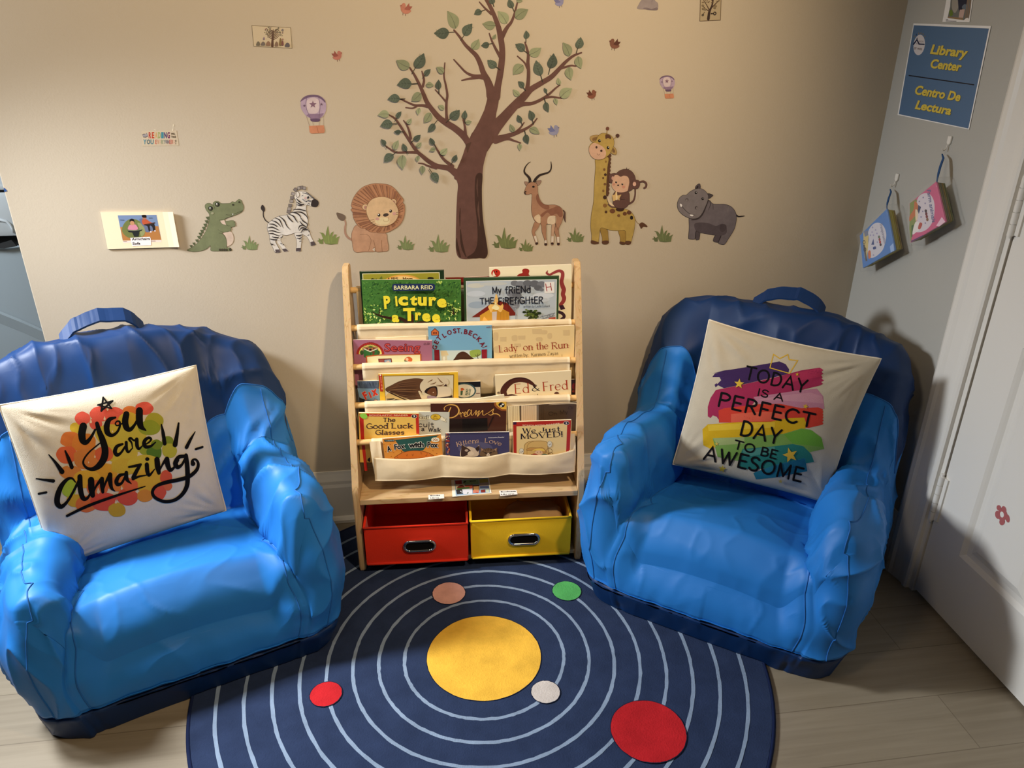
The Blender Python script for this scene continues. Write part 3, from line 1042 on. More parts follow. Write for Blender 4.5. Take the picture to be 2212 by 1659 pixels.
# ------------------------------------------------------------------ solar system rug
M_rug = printed('rug_pile', rough=0.95, spec=0.08, bump=0.6, bscale=260, wash=0.16, wscale=14.0)
M_rugedge = plain('navy_overlock_edge', (24, 34, 66), rough=0.9, spec=0.1, bump=0.4, bscale=600)
RC = Vector((0.138, 1.468, 0))
def rug():
    R = 0.700
    T = 0.008
    YB = YW - 0.046            # the far edge meets the skirting and turns up
    def put(x, y, h):
        wob = 0.0015*noise.noise(Vector((x*5, y*5, 3)))
        z = T + wob + h
        if y > YB:
            return Vector((x, YB + (y - YB)*0.02, z + (y - YB)*0.02))
        return Vector((x, y, z))
    a = Art(put, (0, 0, 1.0), step=0.00012, maxlen=0.03)
    navy, ring = (42, 54, 82), (132, 150, 174)
    rnd = random.Random(4)
    pts = lambda c, r, n, w=0.0: [(c[0] + (r + rnd.uniform(-w, w))*cos(2*pi*k/n), c[1] + (r + rnd.uniform(-w, w))*sin(2*pi*k/n)) for k in range(n)]
    a.poly(pts(RC, R - 0.004, 120), navy)
    for k in range(8):
        r = 0.2005 + 0.0632*k
        P = pts(RC, r, 150, 0.0007)
        a.stroke(P + [P[0]], [0.0085 + rnd.uniform(-.0012, .0012) for _ in P] + [0.0085], ring, smooth=False, closed=True)
    for (x, y, r, col) in ((.137, 1.463, .1435, (228, 178, 66)), (.064, 1.711, .0455, (206, 158, 146)), (.393, 1.676, .0400, (82, 166, 92)), (.270, 1.327, .0340, (196, 188, 182)), (-.248, 1.391, .0370, (182, 36, 42)), (.480, 1.187, .0840, (178, 34, 40)), (-.27, 1.02, .055, (226, 130, 50))):
        a.poly(pts((x, y), r + 0.0018, 60), (24, 32, 54))
        a.poly(pts((x, y), r, 60, 0.0006), col)
    o = a.mesh('round_rug', [M_rug])
    tag(o, 'round navy rug with pale orbit rings, a yellow sun and coloured planets, on the floor', 'rug')
    # bound edge and underside
    n = 180
    bm = bmesh.new()
    ring_ = [put(RC.x + R*cos(2*pi*k/n), RC.y + R*sin(2*pi*k/n), -0.0035) for k in range(n+1)]
    add_tube(bm, ring_, 0.0048, 8, cap=False)
    from_bm('bound_edge', bm, M_rugedge, o, smooth='all')
rug()

# ------------------------------------------------------------------ sling bookcase
M_pine = wood_mat('pine_sides', (222, 188, 140), (200, 160, 108), 'Z')
M_pineX = wood_mat('pine_boards', (222, 188, 140), (202, 163, 112), 'X')
M_dowel = plain('pine_dowel', (224, 184, 122), rough=0.5, var=0.06, vscale=20)
def canvas_mat(name, col):
    m, nt, b = new_mat(name)
    L = nt.links
    tc = nd(nt, 'ShaderNodeTexCoord')
    w1 = nd(nt, 'ShaderNodeTexWave', Scale=420.0)
    w1.bands_direction = 'X'
    w2 = nd(nt, 'ShaderNodeTexWave', Scale=420.0)
    w2.bands_direction = 'Z'
    for w in (w1, w2):
        L.new(tc.outputs['Object'], w.inputs['Vector'])
    ad = nd(nt, 'ShaderNodeMath', operation='ADD')
    L.new(w1.outputs['Fac'], ad.inputs[0])
    L.new(w2.outputs['Fac'], ad.inputs[1])
    nz = nd(nt, 'ShaderNodeTexNoise', Scale=18.0, Detail=5.0)
    L.new(tc.outputs['Object'], nz.inputs['Vector'])
    mx = nd(nt, 'ShaderNodeMix', data_type='RGBA')
    c = lin(col)
    mx.inputs['A'].default_value = (*[v*0.93 for v in c], 1)
    mx.inputs['B'].default_value = (*[min(1, v*1.05) for v in c], 1)
    L.new(nz.outputs['Fac'], mx.inputs['Factor'])
    L.new(mx.outputs['Result'], b.inputs['Base Color'])
    bp = nd(nt, 'ShaderNodeBump', Strength=0.2, Distance=0.0006)
    L.new(ad.outputs[0], bp.inputs['Height'])
    n4 = nd(nt, 'ShaderNodeTexNoise', Scale=26.0, Detail=3.0)
    L.new(tc.outputs['Object'], n4.inputs['Vector'])
    b2 = nd(nt, 'ShaderNodeBump', Strength=0.25, Distance=0.006)
    L.new(n4.outputs['Fac'], b2.inputs['Height'])
    L.new(bp.outputs['Normal'], b2.inputs['Normal'])
    L.new(b2.outputs['Normal'], b.inputs['Normal'])
    b.inputs['Roughness'].default_value = 0.9
    b.inputs['Specular IOR Level'].default_value = 0.15
    return m
M_canvas = canvas_mat('natural_canvas', (228, 208, 172))

BC = Vector((0.138, 1.823, 0.0095))
BRZ = radians(-3.0)
BM_ = Matrix.Translation(BC) @ Matrix.Rotation(BRZ, 4, 'Z')
HWID = 0.325
FRONT = [(0.691,), (0.591,), (0.491,), (0.394,)]
def edge_y(z):
    return (z - 0.27)/0.58*0.205 + 0.004
def rod(k):
    z = FRONT[k][0]
    return edge_y(z) + 0.013, z

def bookcase():
    t = thing('sling_bookcase', 'pine bookcase with natural canvas slings of picture books, against the wall', 'bookcase', BC, BRZ)
    for s in (-1, 1):
        bm = bmesh.new()
        x0 = s*HWID
        x1 = s*(HWID - 0.018)
        prof = [(0.004, 0), (0.0, 0.012), (0.0, 0.262)]
        prof += [(0.002, 0.272), (0.006, 0.281), (0.013, 0.292), (0.019, 0.305)]
        zz = [0.36, 0.45, 0.55, 0.65, 0.75, 0.83]
        prof += [(edge_y(z), z) for z in zz]
        yt = edge_y(0.848)
        prof += [(yt + 0.002, 0.842), (yt + 0.010, 0.850), (0.250, 0.850), (0.258, 0.842), (0.262, 0.0), (0.205, 0.0), (0.195, 0.03), (0.07, 0.03), (0.06, 0.0)]
        add_prism(bm, [Vector((x1, y, z)) for y, z in prof], (x0 - x1, 0, 0))
        es = [e for e in bm.edges if abs(e.verts[0].co.x - e.verts[1].co.x) < 1e-6 and max(abs(e.verts[0].co.y - .26), 0) > 0]
        bmesh.ops.bevel(bm, geom=es, offset=0.0022, segments=2, affect='EDGES')
        from_bm('side_panel', bm, M_pine, t, smooth=35)
    xi = HWID - 0.0182
    b = bmesh.new(); add_box(b, (-xi, 0.002, 0.226), (xi, 0.250, 0.243), bevel=0.002)
    from_bm('shelf', b, M_pineX, t)
    b = bmesh.new(); add_box(b, (-xi, 0.012, 0.016), (xi, 0.250, 0.030), bevel=0.0015)
    from_bm('bottom_board', b, M_pineX, t)
    b = bmesh.new(); add_box(b, (-xi, 0.244, 0.030), (xi, 0.252, 0.226)); 
    from_bm('back_board', b, M_pineX, t)
    def dowel(y, z, r=0.0085):
        b = bmesh.new()
        add_tube(b, [(-xi, y, z), (xi, y, z)], r, 16)
        from_bm('dowel', b, M_dowel, t, smooth=40)
    def sling(path, x0, x1, seed, thick=0.0012, name='sling'):
        nx = 60
        P = []
        for i in range(len(path)-1):
            for j in range(6):
                f = j/6
                P.append((path[i][0]*(1-f) + path[i+1][0]*f, path[i][1]*(1-f) + path[i+1][1]*f))
        P.append(path[-1])
        V, F = [], []
        m = len(P)
        for s in (0, 1):
            for i, (y, z) in enumerate(P):
                a, bq = P[max(i-1, 0)], P[min(i+1, m-1)]
                d = hypot(bq[0]-a[0], bq[1]-a[1])
                ny, nz = -(bq[1]-a[1])/d, (bq[0]-a[0])/d
                for k in range(nx+1):
                    x = x0 + (x1-x0)*k/nx
                    w = 0.0028*noise.noise(Vector((x*9 + seed, y*30, z*16))) + 0.0012*noise.noise(Vector((x*40, seed, z*40)))
                    fade = min(1, min(i, m-1-i)/4)
                    o = w*fade + s*thick
                    V.append((x, y + ny*o, z + nz*o))
        st = nx+1
        for i in range(m-1):
            for k in range(nx):
                q = (i*st+k, i*st+k+1, (i+1)*st+k+1, (i+1)*st+k)
                F.append(q)
                F.append(tuple(v + m*st for v in q[::-1]))
        for i in range(m-1):
            for k in (0, nx):
                F.append((i*st+k, (i+1)*st+k, (i+1)*st+k+m*st, i*st+k+m*st))
        for i in (0, m-1):
            for k in range(nx):
                F.append((i*st+k, i*st+k+1, i*st+k+1+m*st, i*st+k+m*st))
        return mesh_from(name, V, F, M_canvas, t, smooth=True)
    inset = [0.015, 0.024, 0.026, 0.040]
    for k in range(4):
        y, z = rod(k)
        yb, zb = (y + 0.050, z + 0.092) if k == 0 else (y + 0.052, z - 0.022)
        dowel(y, z)
        dowel(yb, zb)
        r = 0.0100
        wrap = [(y + r*cos(radians(a)), z + r*sin(radians(a))) for a in (-20, 20, 60, 100, 140, 180, 215)]
        low = 0.092
        path = [(yb + 0.010, zb - 0.004), (yb + 0.006, zb + 0.0095), (yb - 0.004, zb + 0.0095), (yb - 0.0100, zb - 0.002), (y + 0.041, min(zb - 0.01, z - 0.05)), (y + 0.036, z - low), (y + 0.024, z - low - 0.010), (y + 0.004, z - low - 0.004), (y - 0.007, z - 0.070), (y - 0.0095, z - 0.030)]
        path += [(p[0], p[1]) for p in reversed(wrap)]
        sling(path, -xi + inset[k], xi - inset[k]*0.7, 3.1*k)
    # pocket strip sewn to the lowest sling, three pockets
    y, z = rod(3)
    x0, x1 = -0.262, 0.300
    nx, nz_ = 72, 14
    V, F = [], []
    zt, zb = z - 0.036, z - 0.103
    for s in (0, 1):
        for j in range(nz_+1):
            f = j/nz_
            for i in range(nx+1):
                u = i/nx
                x = x0 + (x1-x0)*u
                p3 = (u*3) % 1.0 if i < nx else 1.0
                belly = sin(p3*pi)
                droop = -0.010*belly*(1-f)*(0.4 + 0.8*u)
                out = -0.012*belly*(0.55 + 0.45*sin(f*pi)) - 0.010*f
                w = 0.0016*noise.noise(Vector((x*22, f*3, 5.5)))
                V.append((x, y - 0.026 + out + w + s*0.0014, zt + (zb-zt)*f + droop + 0.004*noise.noise(Vector((x*10, 9, 1)))*f))
    st, m = nx+1, nz_+1
    for j in range(nz_):
        for i in range(nx):
            q = (j*st+i, j*st+i+1, (j+1)*st+i+1, (j+1)*st+i)
            F.append(q[::-1])
            F.append(tuple(v + m*st for v in q))
    for j in range(nz_):
        for i in (0, nx):
            F.append((j*st+i, (j+1)*st+i, (j+1)*st+i+m*st, j*st+i+m*st))
    for j in (0, nz_):
        for i in range(nx):
            F.append((j*st+i, j*st+i+1, j*st+i+1+m*st, j*st+i+m*st))
    pk = mesh_from('pocket_strip', V, F, M_canvas, t, smooth=True)
    # side gussets that hang from the lowest dowel and hold the strip
    for (xa, xb) in ((-0.262, -0.232), (0.276, 0.300)):
        V, F = [], []
        for s in (0, 1):
            for j in range(10):
                f = j/9
                yy = y - 0.010 - 0.010*f - 0.008*sin(f*pi)
                zz = z + 0.006 - 0.100*f
                for i in range(6):
                    x = xa + (xb-xa)*i/5 + (0.006*f if xa > 0 else 0.010*f - 0.012)*0.8
                    V.append((x, yy + s*0.0012 + 0.001*sin(i*2.0 + f*4), zz))
        st, m = 6, 10
        for j in range(9):
            for i in range(5):
                q = (j*st+i, j*st+i+1, (j+1)*st+i+1, (j+1)*st+i)
                F.append(q[::-1])
                F.append(tuple(v + m*st for v in q))
        mesh_from('gusset', V, F, M_canvas, t, smooth=True)
    return t
CASE = bookcase()

# ------------------------------------------------------------------ fabric bins
M_chrome = plain('chrome', (205, 205, 205), rough=0.12, spec=0.6, metal=1.0)
M_hole_shade = plain('hole_shade_dark', (16, 13, 12), rough=0.9, spec=0.1)  # near-black that paints the shade inside the grommet holes
def bin_(name, label, x0, x1, y0, y1, z0, z1, col, dark):
    m = plain(name + '_felt', col, rough=0.92, spec=0.1, bump=0.25, bscale=500, var=0.05, vscale=25, sheen=0.1)
    t = thing(name, label, 'storage bin', BM_ @ Vector(((x0+x1)/2, (y0+y1)/2, z0)), BRZ, 'fabric bins under the bookcase')
    hw, hd, h, th = (x1-x0)/2, (y1-y0)/2, z1-z0, 0.004
    bm = bmesh.new()
    # walls slightly bowed, open top
    def wall(p, q, inward):
        n, mrows = 16, 8
        P, Q = Vector(p), Vector(q)
        nr = Vector(inward)
        grid = []
        for s in (0, 1):
            g = []
            for j in range(mrows+1):
                row = []
                for i in range(n+1):
                    f, e = i/n, j/mrows
                    bow = 0.004*sin(f*pi)*sin(e*pi)
                    row.append(bm.verts.new(P*(1-f) + Q*f + Vector((0, 0, h*e)) + nr*(s*th - bow)))
                g.append(row)
            grid.append(g)
        for s in (0, 1):
            for j in range(mrows):
                for i in range(n):
                    bm.faces.new((grid[s][j][i], grid[s][j][i+1], grid[s][j+1][i+1], grid[s][j+1][i]))
        for j in (0, mrows):
            for i in range(n):
                bm.faces.new((grid[0][j][i], grid[0][j][i+1], grid[1][j][i+1], grid[1][j][i]))
        for i in (0, n):
            for j in range(mrows):
                bm.faces.new((grid[0][j][i], grid[0][j+1][i], grid[1][j+1][i], grid[1][j][i]))
    wall((-hw, -hd, 0), (hw, -hd, 0), (0, 1, 0))
    wall((hw, -hd, 0), (hw, hd, 0), (-1, 0, 0))
    wall((hw, hd, 0), (-hw, hd, 0), (0, -1, 0))
    wall((-hw, hd, 0), (-hw, -hd, 0), (1, 0, 0))
    add_box(bm, (-hw, -hd, 0), (hw, hd, th))
    from_bm('body', bm, m, t, smooth=40)
    # bound hems along the rim and the lower front edge
    bm = bmesh.new()
    add_tube(bm, [(-hw, -hd, h), (hw, -hd, h), (hw, hd, h), (-hw, hd, h), (-hw, -hd, h)], 0.0034, 8)
    from_bm('rim', bm, m, t, smooth='all')
    bm = bmesh.new()
    add_tube(bm, [(-hw + .003, -hd - .002, .003), (hw - .003, -hd - .002, .003)], 0.0036, 8)
    from_bm('hem', bm, m, t, smooth='all')
    # oblong grommet handle; a dark plate behind it stands in for the hole's shade
    gx, gz = 0.008, h*0.49
    L, r = 0.027, 0.0165
    def oval(rr):
        return [(gx + L + rr*cos(a), gz + rr*sin(a)) for a in [radians(-90 + 15*k) for k in range(13)]] + [(gx - L + rr*cos(a), gz + rr*sin(a)) for a in [radians(90 + 15*k) for k in range(13)]]
    bm = bmesh.new()
    o = oval(r)
    yy = -hd - 0.0062
    add_tube(bm, [(x, yy, z) for x, z in o] + [(o[0][0], yy, o[0][1])], 0.0042, 10, cap=False)
    g = from_bm('grommet', bm, M_chrome, t, smooth='all')
    bm = bmesh.new()
    a = [bm.verts.new((x, yy + 0.0012, z)) for x, z in oval(r - 0.001)]
    bb = [bm.verts.new((x, yy + 0.0035, z)) for x, z in oval(r - 0.001)]
    bm.faces.new(a)
    bm.faces.new(bb[::-1])
    for i in range(len(a)):
        bm.faces.new((a[i], a[(i+1) % len(a)], bb[(i+1) % len(a)], bb[i]))
    from_bm('hole_shade', bm, M_hole_shade, g)
    return t
bin_('fabric_bin', 'red fabric bin with an oblong chrome grommet under the bookcase shelf', -0.301, -0.009, -0.012, 0.236, 0.0305, 0.158, (228, 50, 26), (90, 10, 8))
bin_('fabric_bin', 'yellow fabric bin with an oblong chrome grommet under the bookcase shelf', 0.000, 0.290, -0.006, 0.238, 0.0305, 0.160, (248, 204, 36), (110, 85, 10))
# crumpled paper bag of things standing in the yellow bin
def bag():
    P, R, F = cube_grid(20, 4)
    V = np.stack([R[:, 0]*0.085, R[:, 1]*0.07, 0.045 + R[:, 2]*0.050], 1)
    V = wrinkle(V, vert_normals(V, F), 5, 0.02, 0.01, lump=0.02)
    V[:, 2] = np.maximum(V[:, 2], 0)
    o = mesh_from('paper_bag', V, F, plain('kraft_paper', (186, 150, 104), rough=0.85), smooth=True)
    o.location = BM_ @ Vector((0.185, 0.10, 0.0385)); o.rotation_euler = (0, 0, BRZ)
    tag(o, 'crumpled tan paper bag inside the yellow bin', 'bag')
bag()
# ------------------------------------------------------------------ stickers on the back wall
STICK_GAIN = (1.12, 1.26, 1.6)      # photographed colour under the warm lamp -> colour of the print itself
def wall_put(x, y, h):
    return on_plane(x, y, (0, YW - 0.0005 - h, 0), Vector((0, 1, 0)))
def wall_art(crop):
    a = Art(wall_put, crop)
    a.gain = STICK_GAIN
    return a
def centre(a):
    xs = [v[0] for v in a.V]; zs = [v[2] for v in a.V]
    return Vector(((min(xs)+max(xs))/2, YW - 0.0005, (min(zs)+max(zs))/2))
def sticker(a, name, label, cat='wall sticker', group=None, mat=None):
    o = a.mesh(name, [mat or M_sticker], origin=centre(a))
    return tag(o, label, cat, group)

CZ, GZ, GR, HP = (380, 390, 6.506), (1080, 330, 7.211), (1250, 260, 5.924), (1440, 380, 10.37)
LI, TR, BL, B2 = (700, 380, 5.53), (800, 0, 4.148), (520, 0, 5.183), (1260, 60, 9.76)

# --- the tree
def tree():
    t = thing('tree_sticker', 'brown tree decal with green leaves in the middle of the wall above the bookcase', 'wall sticker', wall_put(1020, 557, 0))
    brown, dark = (96, 64, 52), (62, 40, 30)
    a = wall_art(TR)
    def br(pts, w=None):
        a.stroke([p[:2] for p in pts], [p[2] for p in pts], brown, n=5, up=False)
    a.up()
    br([(950, 1330, 195), (1000, 1240, 205), (1040, 1120, 150), (1075, 1000, 112), (1098, 900, 106), (1102, 840, 104)])
    br([(1085, 860, 90), (1072, 790, 74), (1048, 720, 62), (1012, 650, 50), (985, 570, 44), (950, 500, 40), (900, 450, 34), (850, 400, 28), (800, 330, 22), (750, 270, 15)])
    br([(1125, 870, 80), (1140, 780, 62), (1158, 690, 58), (1172, 600, 58), (1182, 500, 54), (1180, 420, 52), (1168, 340, 52), (1150, 250, 46), (1115, 150, 38), (1075, 60, 34), (1030, -20, 30)])
    br([(1178, 340, 40), (1200, 290, 40), (1230, 240, 32), (1262, 200, 26), (1290, 130, 21), (1318, 22, 14)])
    br([(1050, 1230, 150), (1120, 1140, 112), (1200, 1050, 90), (1285, 955, 78), (1370, 870, 72), (1440, 800, 52), (1530, 745, 47), (1620, 690, 44), (1690, 620, 37), (1750, 555, 29), (1820, 500, 22), (1892, 472, 13)])
    for p in ([(1690, 618, 24), (1750, 600, 19), (1800, 587, 16), (1840, 593, 13)],
              [(1400, 830, 46), (1414, 740, 33), (1418, 640, 31), (1412, 560, 29), (1415, 490, 25), (1399, 420, 19), (1385, 378, 12)],
              [(1408, 612, 20), (1380, 560, 15), (1318, 503, 11)],
              [(1290, 955, 60), (1370, 932, 40), (1450, 926, 30), (1530, 892, 27), (1600, 845, 22), (1660, 790, 16), (1698, 762, 12)],
              [(1540, 885, 20), (1620, 868, 19), (1712, 879, 13)],
              [(1110, 1250, 60), (1200, 1226, 46), (1300, 1195, 35), (1390, 1155, 25), (1450, 1115, 18), (1493, 1062, 11)],
              [(1296, 1192, 26), (1340, 1150, 18), (1378, 1098, 10)],
              [(1120, 1270, 40), (1220, 1243, 28), (1290, 1262, 17), (1347, 1281, 11)],
              [(885, 1300, 50), (840, 1222, 62), (760, 1152, 58), (690, 1108, 56), (620, 1058, 49), (560, 990, 44), (510, 920, 39), (480, 850, 35), (450, 780, 29), (400, 680, 22), (355, 608, 14)],
              [(520, 955, 32), (470, 945, 25), (400, 943, 20), (340, 920, 16), (273, 887, 12)], [(425, 945, 18), (380, 969, 14), (318, 964, 11)],
              [(470, 775, 24), (481, 720, 20), (471, 670, 15), (462, 638, 10)],
              [(690, 1105, 34), (682, 1020, 23), (682, 920, 23), (690, 850, 21), (676, 760, 17), (660, 680, 15), (668, 563, 11)], [(680, 915, 18), (640, 868, 14), (582, 804, 10)],
              [(850, 1210, 34), (848, 1140, 20), (831, 1072, 11)],
              [(1020, 690, 50), (930, 680, 28), (860, 650, 19), (800, 590, 15), (748, 533, 11)], [(970, 692, 30), (890, 704, 19), (820, 720, 12)],
              [(1165, 510, 30), (1120, 430, 22), (1087, 360, 16), (1066, 299, 10)], [(1085, 125, 22), (1030, 75, 16), (978, 18, 10)],
              [(860, 1620, 110), (780, 1560, 72), (700, 1508, 48), (600, 1488, 42), (530, 1450, 38), (470, 1402, 34), (420, 1358, 30), (370, 1290, 27), (320, 1212, 25), (270, 1130, 21), (220, 1062, 17), (168, 1029, 11)],
              [(420, 1366, 26), (330, 1364, 21), (230, 1365, 18), (170, 1332, 14), (134, 1304, 10)], [(362, 1240, 24), (350, 1180, 20), (326, 1120, 15), (299, 1080, 10)],
              [(735, 1490, 34), (660, 1430, 24), (610, 1360, 18), (573, 1293, 10)], [(590, 1507, 24), (520, 1488, 17), (470, 1466, 13), (432, 1462, 10)]):
        br(p)
    a.crop(*LI)
    trunk = [(1555, 5), (1585, 55), (1600, 120), (1590, 240), (1580, 470), (1575, 690), (1575, 850), (1588, 935), (1620, 980), (1690, 993), (1790, 984), (1860, 980), (1920, 984), (1950, 950), (1955, 890), (1935, 750), (1905, 560), (1890, 380), (1885, 160), (1893, 0), (1905, -130), (1950, -300), (2010, -470), (1760, -470), (1640, -200)]
    a.poly(trunk, brown, smooth=True, up=False)
    a.poly([(1812, 0), (1800, 250), (1812, 420), (1828, 560), (1832, 780), (1795, 905), (1705, 975), (1800, 985), (1860, 980), (1920, 984), (1950, 950), (1955, 890), (1935, 750), (1905, 560), (1890, 380), (1885, 160), (1890, -20)], dark, smooth=True)
    a.stroke([(1848, 300), (1842, 400), (1855, 520), (1862, 600)], [4, 22, 16, 3], (92, 64, 50))
    a.stroke([(1836, 30), (1828, 130), (1838, 250)], [4, 18, 4], (88, 60, 48))
    a.stroke([(1626, 385), (1622, 480), (1622, 600)], [5, 17, 6], dark)
    a.stroke([(1630, 640), (1640, 780), (1662, 880), (1695, 965)], [8, 28, 30, 8], dark)
    a.stroke([(1583, 745), (1592, 850), (1625, 965)], [6, 32, 20], dark)
    a.crop(*TR)
    a.poly([(852, 1292), (905, 1272), (885, 1330), (868, 1372)], (78, 54, 40))
    o = a.mesh('trunk', [M_sticker])
    o.parent = t
    o.matrix_parent_inverse = Matrix.Translation(-t.location)
    a = wall_art(TR)
    d, l = (78, 84, 66), (134, 134, 96)
    LV = '''705,290,570,298,105,d 765,255,690,98,105,l 840,318,913,212,90,d 912,440,972,350,80,l 1065,395,992,410,60,d 1095,350,1125,305,35,l 998,100,930,130,60,d 1100,35,1080,-25,60,d
1120,230,1005,212,85,l 1222,210,1142,100,95,l 1275,70,1240,-10,60,d 1300,160,1415,85,100,l 1310,0,1365,10,50,l 1395,348,1395,272,55,d 1380,455,1300,395,75,d 1425,490,1532,428,90,l
1370,585,1280,670,95,l 1130,600,1050,538,75,d 1527,675,1485,540,90,d 1610,610,1642,478,90,d 1785,500,1725,380,85,l 1858,432,1885,332,75,d 1860,505,1890,615,75,l 1780,600,1800,718,78,l
1372,785,1325,728,52,d 1335,860,1280,800,52,l 1698,760,1680,695,42,l 1578,830,1555,788,30,d 1705,870,1808,792,95,l 1650,880,1672,942,40,l 1570,915,1597,1005,55,d 1352,1095,1320,1028,50,d
1452,1075,1425,988,62,d 1290,1180,1252,1112,48,l 1430,1150,1517,1198,65,l 1392,1205,1415,1290,58,d 1335,1285,1340,1350,42,l
350,605,233,540,95,l 405,605,480,477,100,d 370,750,240,760,98,d 490,675,540,620,52,d 500,760,570,765,52,l 452,835,370,905,85,l 265,885,155,888,78,d 655,655,592,600,60,l 615,798,612,712,55,d
440,968,428,1030,42,l 540,1012,482,1100,75,l 660,980,607,945,46,l 718,1060,800,985,85,d 848,1065,850,988,50,d 855,1095,910,1088,42,l 575,1110,518,1183,62,d 168,1025,68,1030,72,l
200,1110,90,1128,85,d 240,1055,278,998,45,d 330,1108,368,1060,46,l 275,1180,212,1180,42,d 390,1255,450,1208,55,d 415,1315,458,1275,46,l 133,1305,95,1247,45,d 215,1340,252,1256,58,l
325,1350,290,1285,45,d 205,1385,125,1453,78,d 290,1390,292,1520,85,l 430,1395,425,1448,40,l 572,1295,535,1233,45,d 585,1335,530,1352,40,l 628,1380,690,1328,58,l 740,1445,772,1385,50,d
465,1485,465,1562,52,l 552,1548,607,1635,72,d'''
    rnd = random.Random(3)
    for it in LV.split():
        v = it.split(',')
        bx, by, tx, ty, w = map(float, v[:5])
        k = rnd.uniform(0.92, 1.1)
        base = d if v[5] == 'd' else l
        col = tuple(min(255, c*k) for c in base)
        dx, dy = tx-bx, ty-by
        L = hypot(dx, dy)
        ux, uy = dx/L, dy/L
        nx, ny = -uy, ux
        side = rnd.choice((-1, 1))*0.12*L
        P = []
        for f, ww in ((0, 0), (.10, .30), (.28, .47), (.48, .49), (.70, .36), (.88, .15), (1, 0), (.88, -.13), (.70, -.32), (.48, -.45), (.28, -.45), (.10, -.28)):
            c = side*sin(f*pi)*0.5
            P.append((bx + ux*L*f + nx*(w*ww + c), by + uy*L*f + ny*(w*ww + c)))
        if v[5] == 'd':
            a.stroke([(bx - ux*L*.42, by - uy*L*.42), (bx + ux*4, by + uy*4)], 7, (62, 56, 40), smooth=False)
        a.poly(P, col, smooth=True, n=3)
        mid = [(bx + ux*L*f + nx*side*sin(f*pi)*.5, by + uy*L*f + ny*side*sin(f*pi)*.5) for f in (0, .3, .6, .92)]
        a.stroke(mid, [5, 4, 3, 1], tuple(c*0.66 for c in col), cap=False, n=3)
        if w > 70 and v[5] == 'd':
            for f in (.3, .5, .7):
                for s in (-1, 1):
                    p = (bx + ux*L*f, by + uy*L*f)
                    a.stroke([p, (p[0] + ux*L*.14 + nx*s*w*.3, p[1] + uy*L*.14 + ny*s*w*.3)], 3, tuple(min(255, c*1.22) for c in col), smooth=False, cap=False)
    o = a.mesh('leaves', [M_sticker])
    o.parent = t
    o.matrix_parent_inverse = Matrix.Translation(-t.location)
tree()

# --- tufts of grass: (left px, right px, bottom px, where)
def tuft(x0, x1, yb, label, col):
    k = (x1 - x0)/250.0
    a = wall_art((x0 - 915*k, yb - 975*k, 1/k))
    a.blob([(1005, 965), (1004, 925), (985, 880), (965, 860)], col)
    a.poly([(1005, 965), (1003, 925), (990, 888), (965, 860), (940, 845), (985, 851), (1012, 885), (1020, 830), (1037, 772), (1045, 830), (1056, 886), (1070, 852), (1098, 833), (1086, 874), (1082, 900), (1108, 866), (1130, 868), (1118, 908), (1165, 885), (1150, 915), (1140, 970), (1070, 975)], col)
    a.poly([(945, 965), (940, 945), (915, 938), (940, 930), (936, 903), (960, 926), (986, 912), (986, 967), (965, 970)], tuple(c*0.9 for c in col))
    a.stroke([(1037, 800), (1040, 880), (1050, 960)], [2, 8, 10], tuple(c*1.13 for c in col), cap=False)
    a.stroke([(1090, 850), (1072, 905), (1080, 965)], [2, 7, 8], tuple(c*1.1 for c in col), cap=False)
    a.stroke([(1008, 968), (1070, 973), (1138, 968)], [2, 7, 2], tuple(c*0.82 for c in col), cap=False)
    sticker(a, 'grass_sticker', label, group='grass tuft stickers along the wall')
G1, G2 = (116, 122, 74), (104, 108, 62)
tuft(520, 559, 540, 'small green grass decal just right of the crocodile decal', G1)
tuft(684, 734, 528, 'green grass decal between the zebra decal and the lion decal', (118, 124, 64))
tuft(856, 896, 540, 'green grass decal just right of the seated lion decal', G1)
tuft(923, 972, 545, 'green grass decal just left of the brown tree trunk', G1)
tuft(1062, 1119, 537, 'largest green grass decal, just right of the brown tree trunk', G2)
tuft(1119, 1153, 543, 'smallest green grass decal, below the left foot of the antelope decal', G2)
tuft(1223, 1263, 523, 'green grass decal between the antelope decal and the giraffe decal', G2)
tuft(1408, 1454, 523, 'green grass decal between the giraffe decal and the hippo decal', (100, 104, 62))

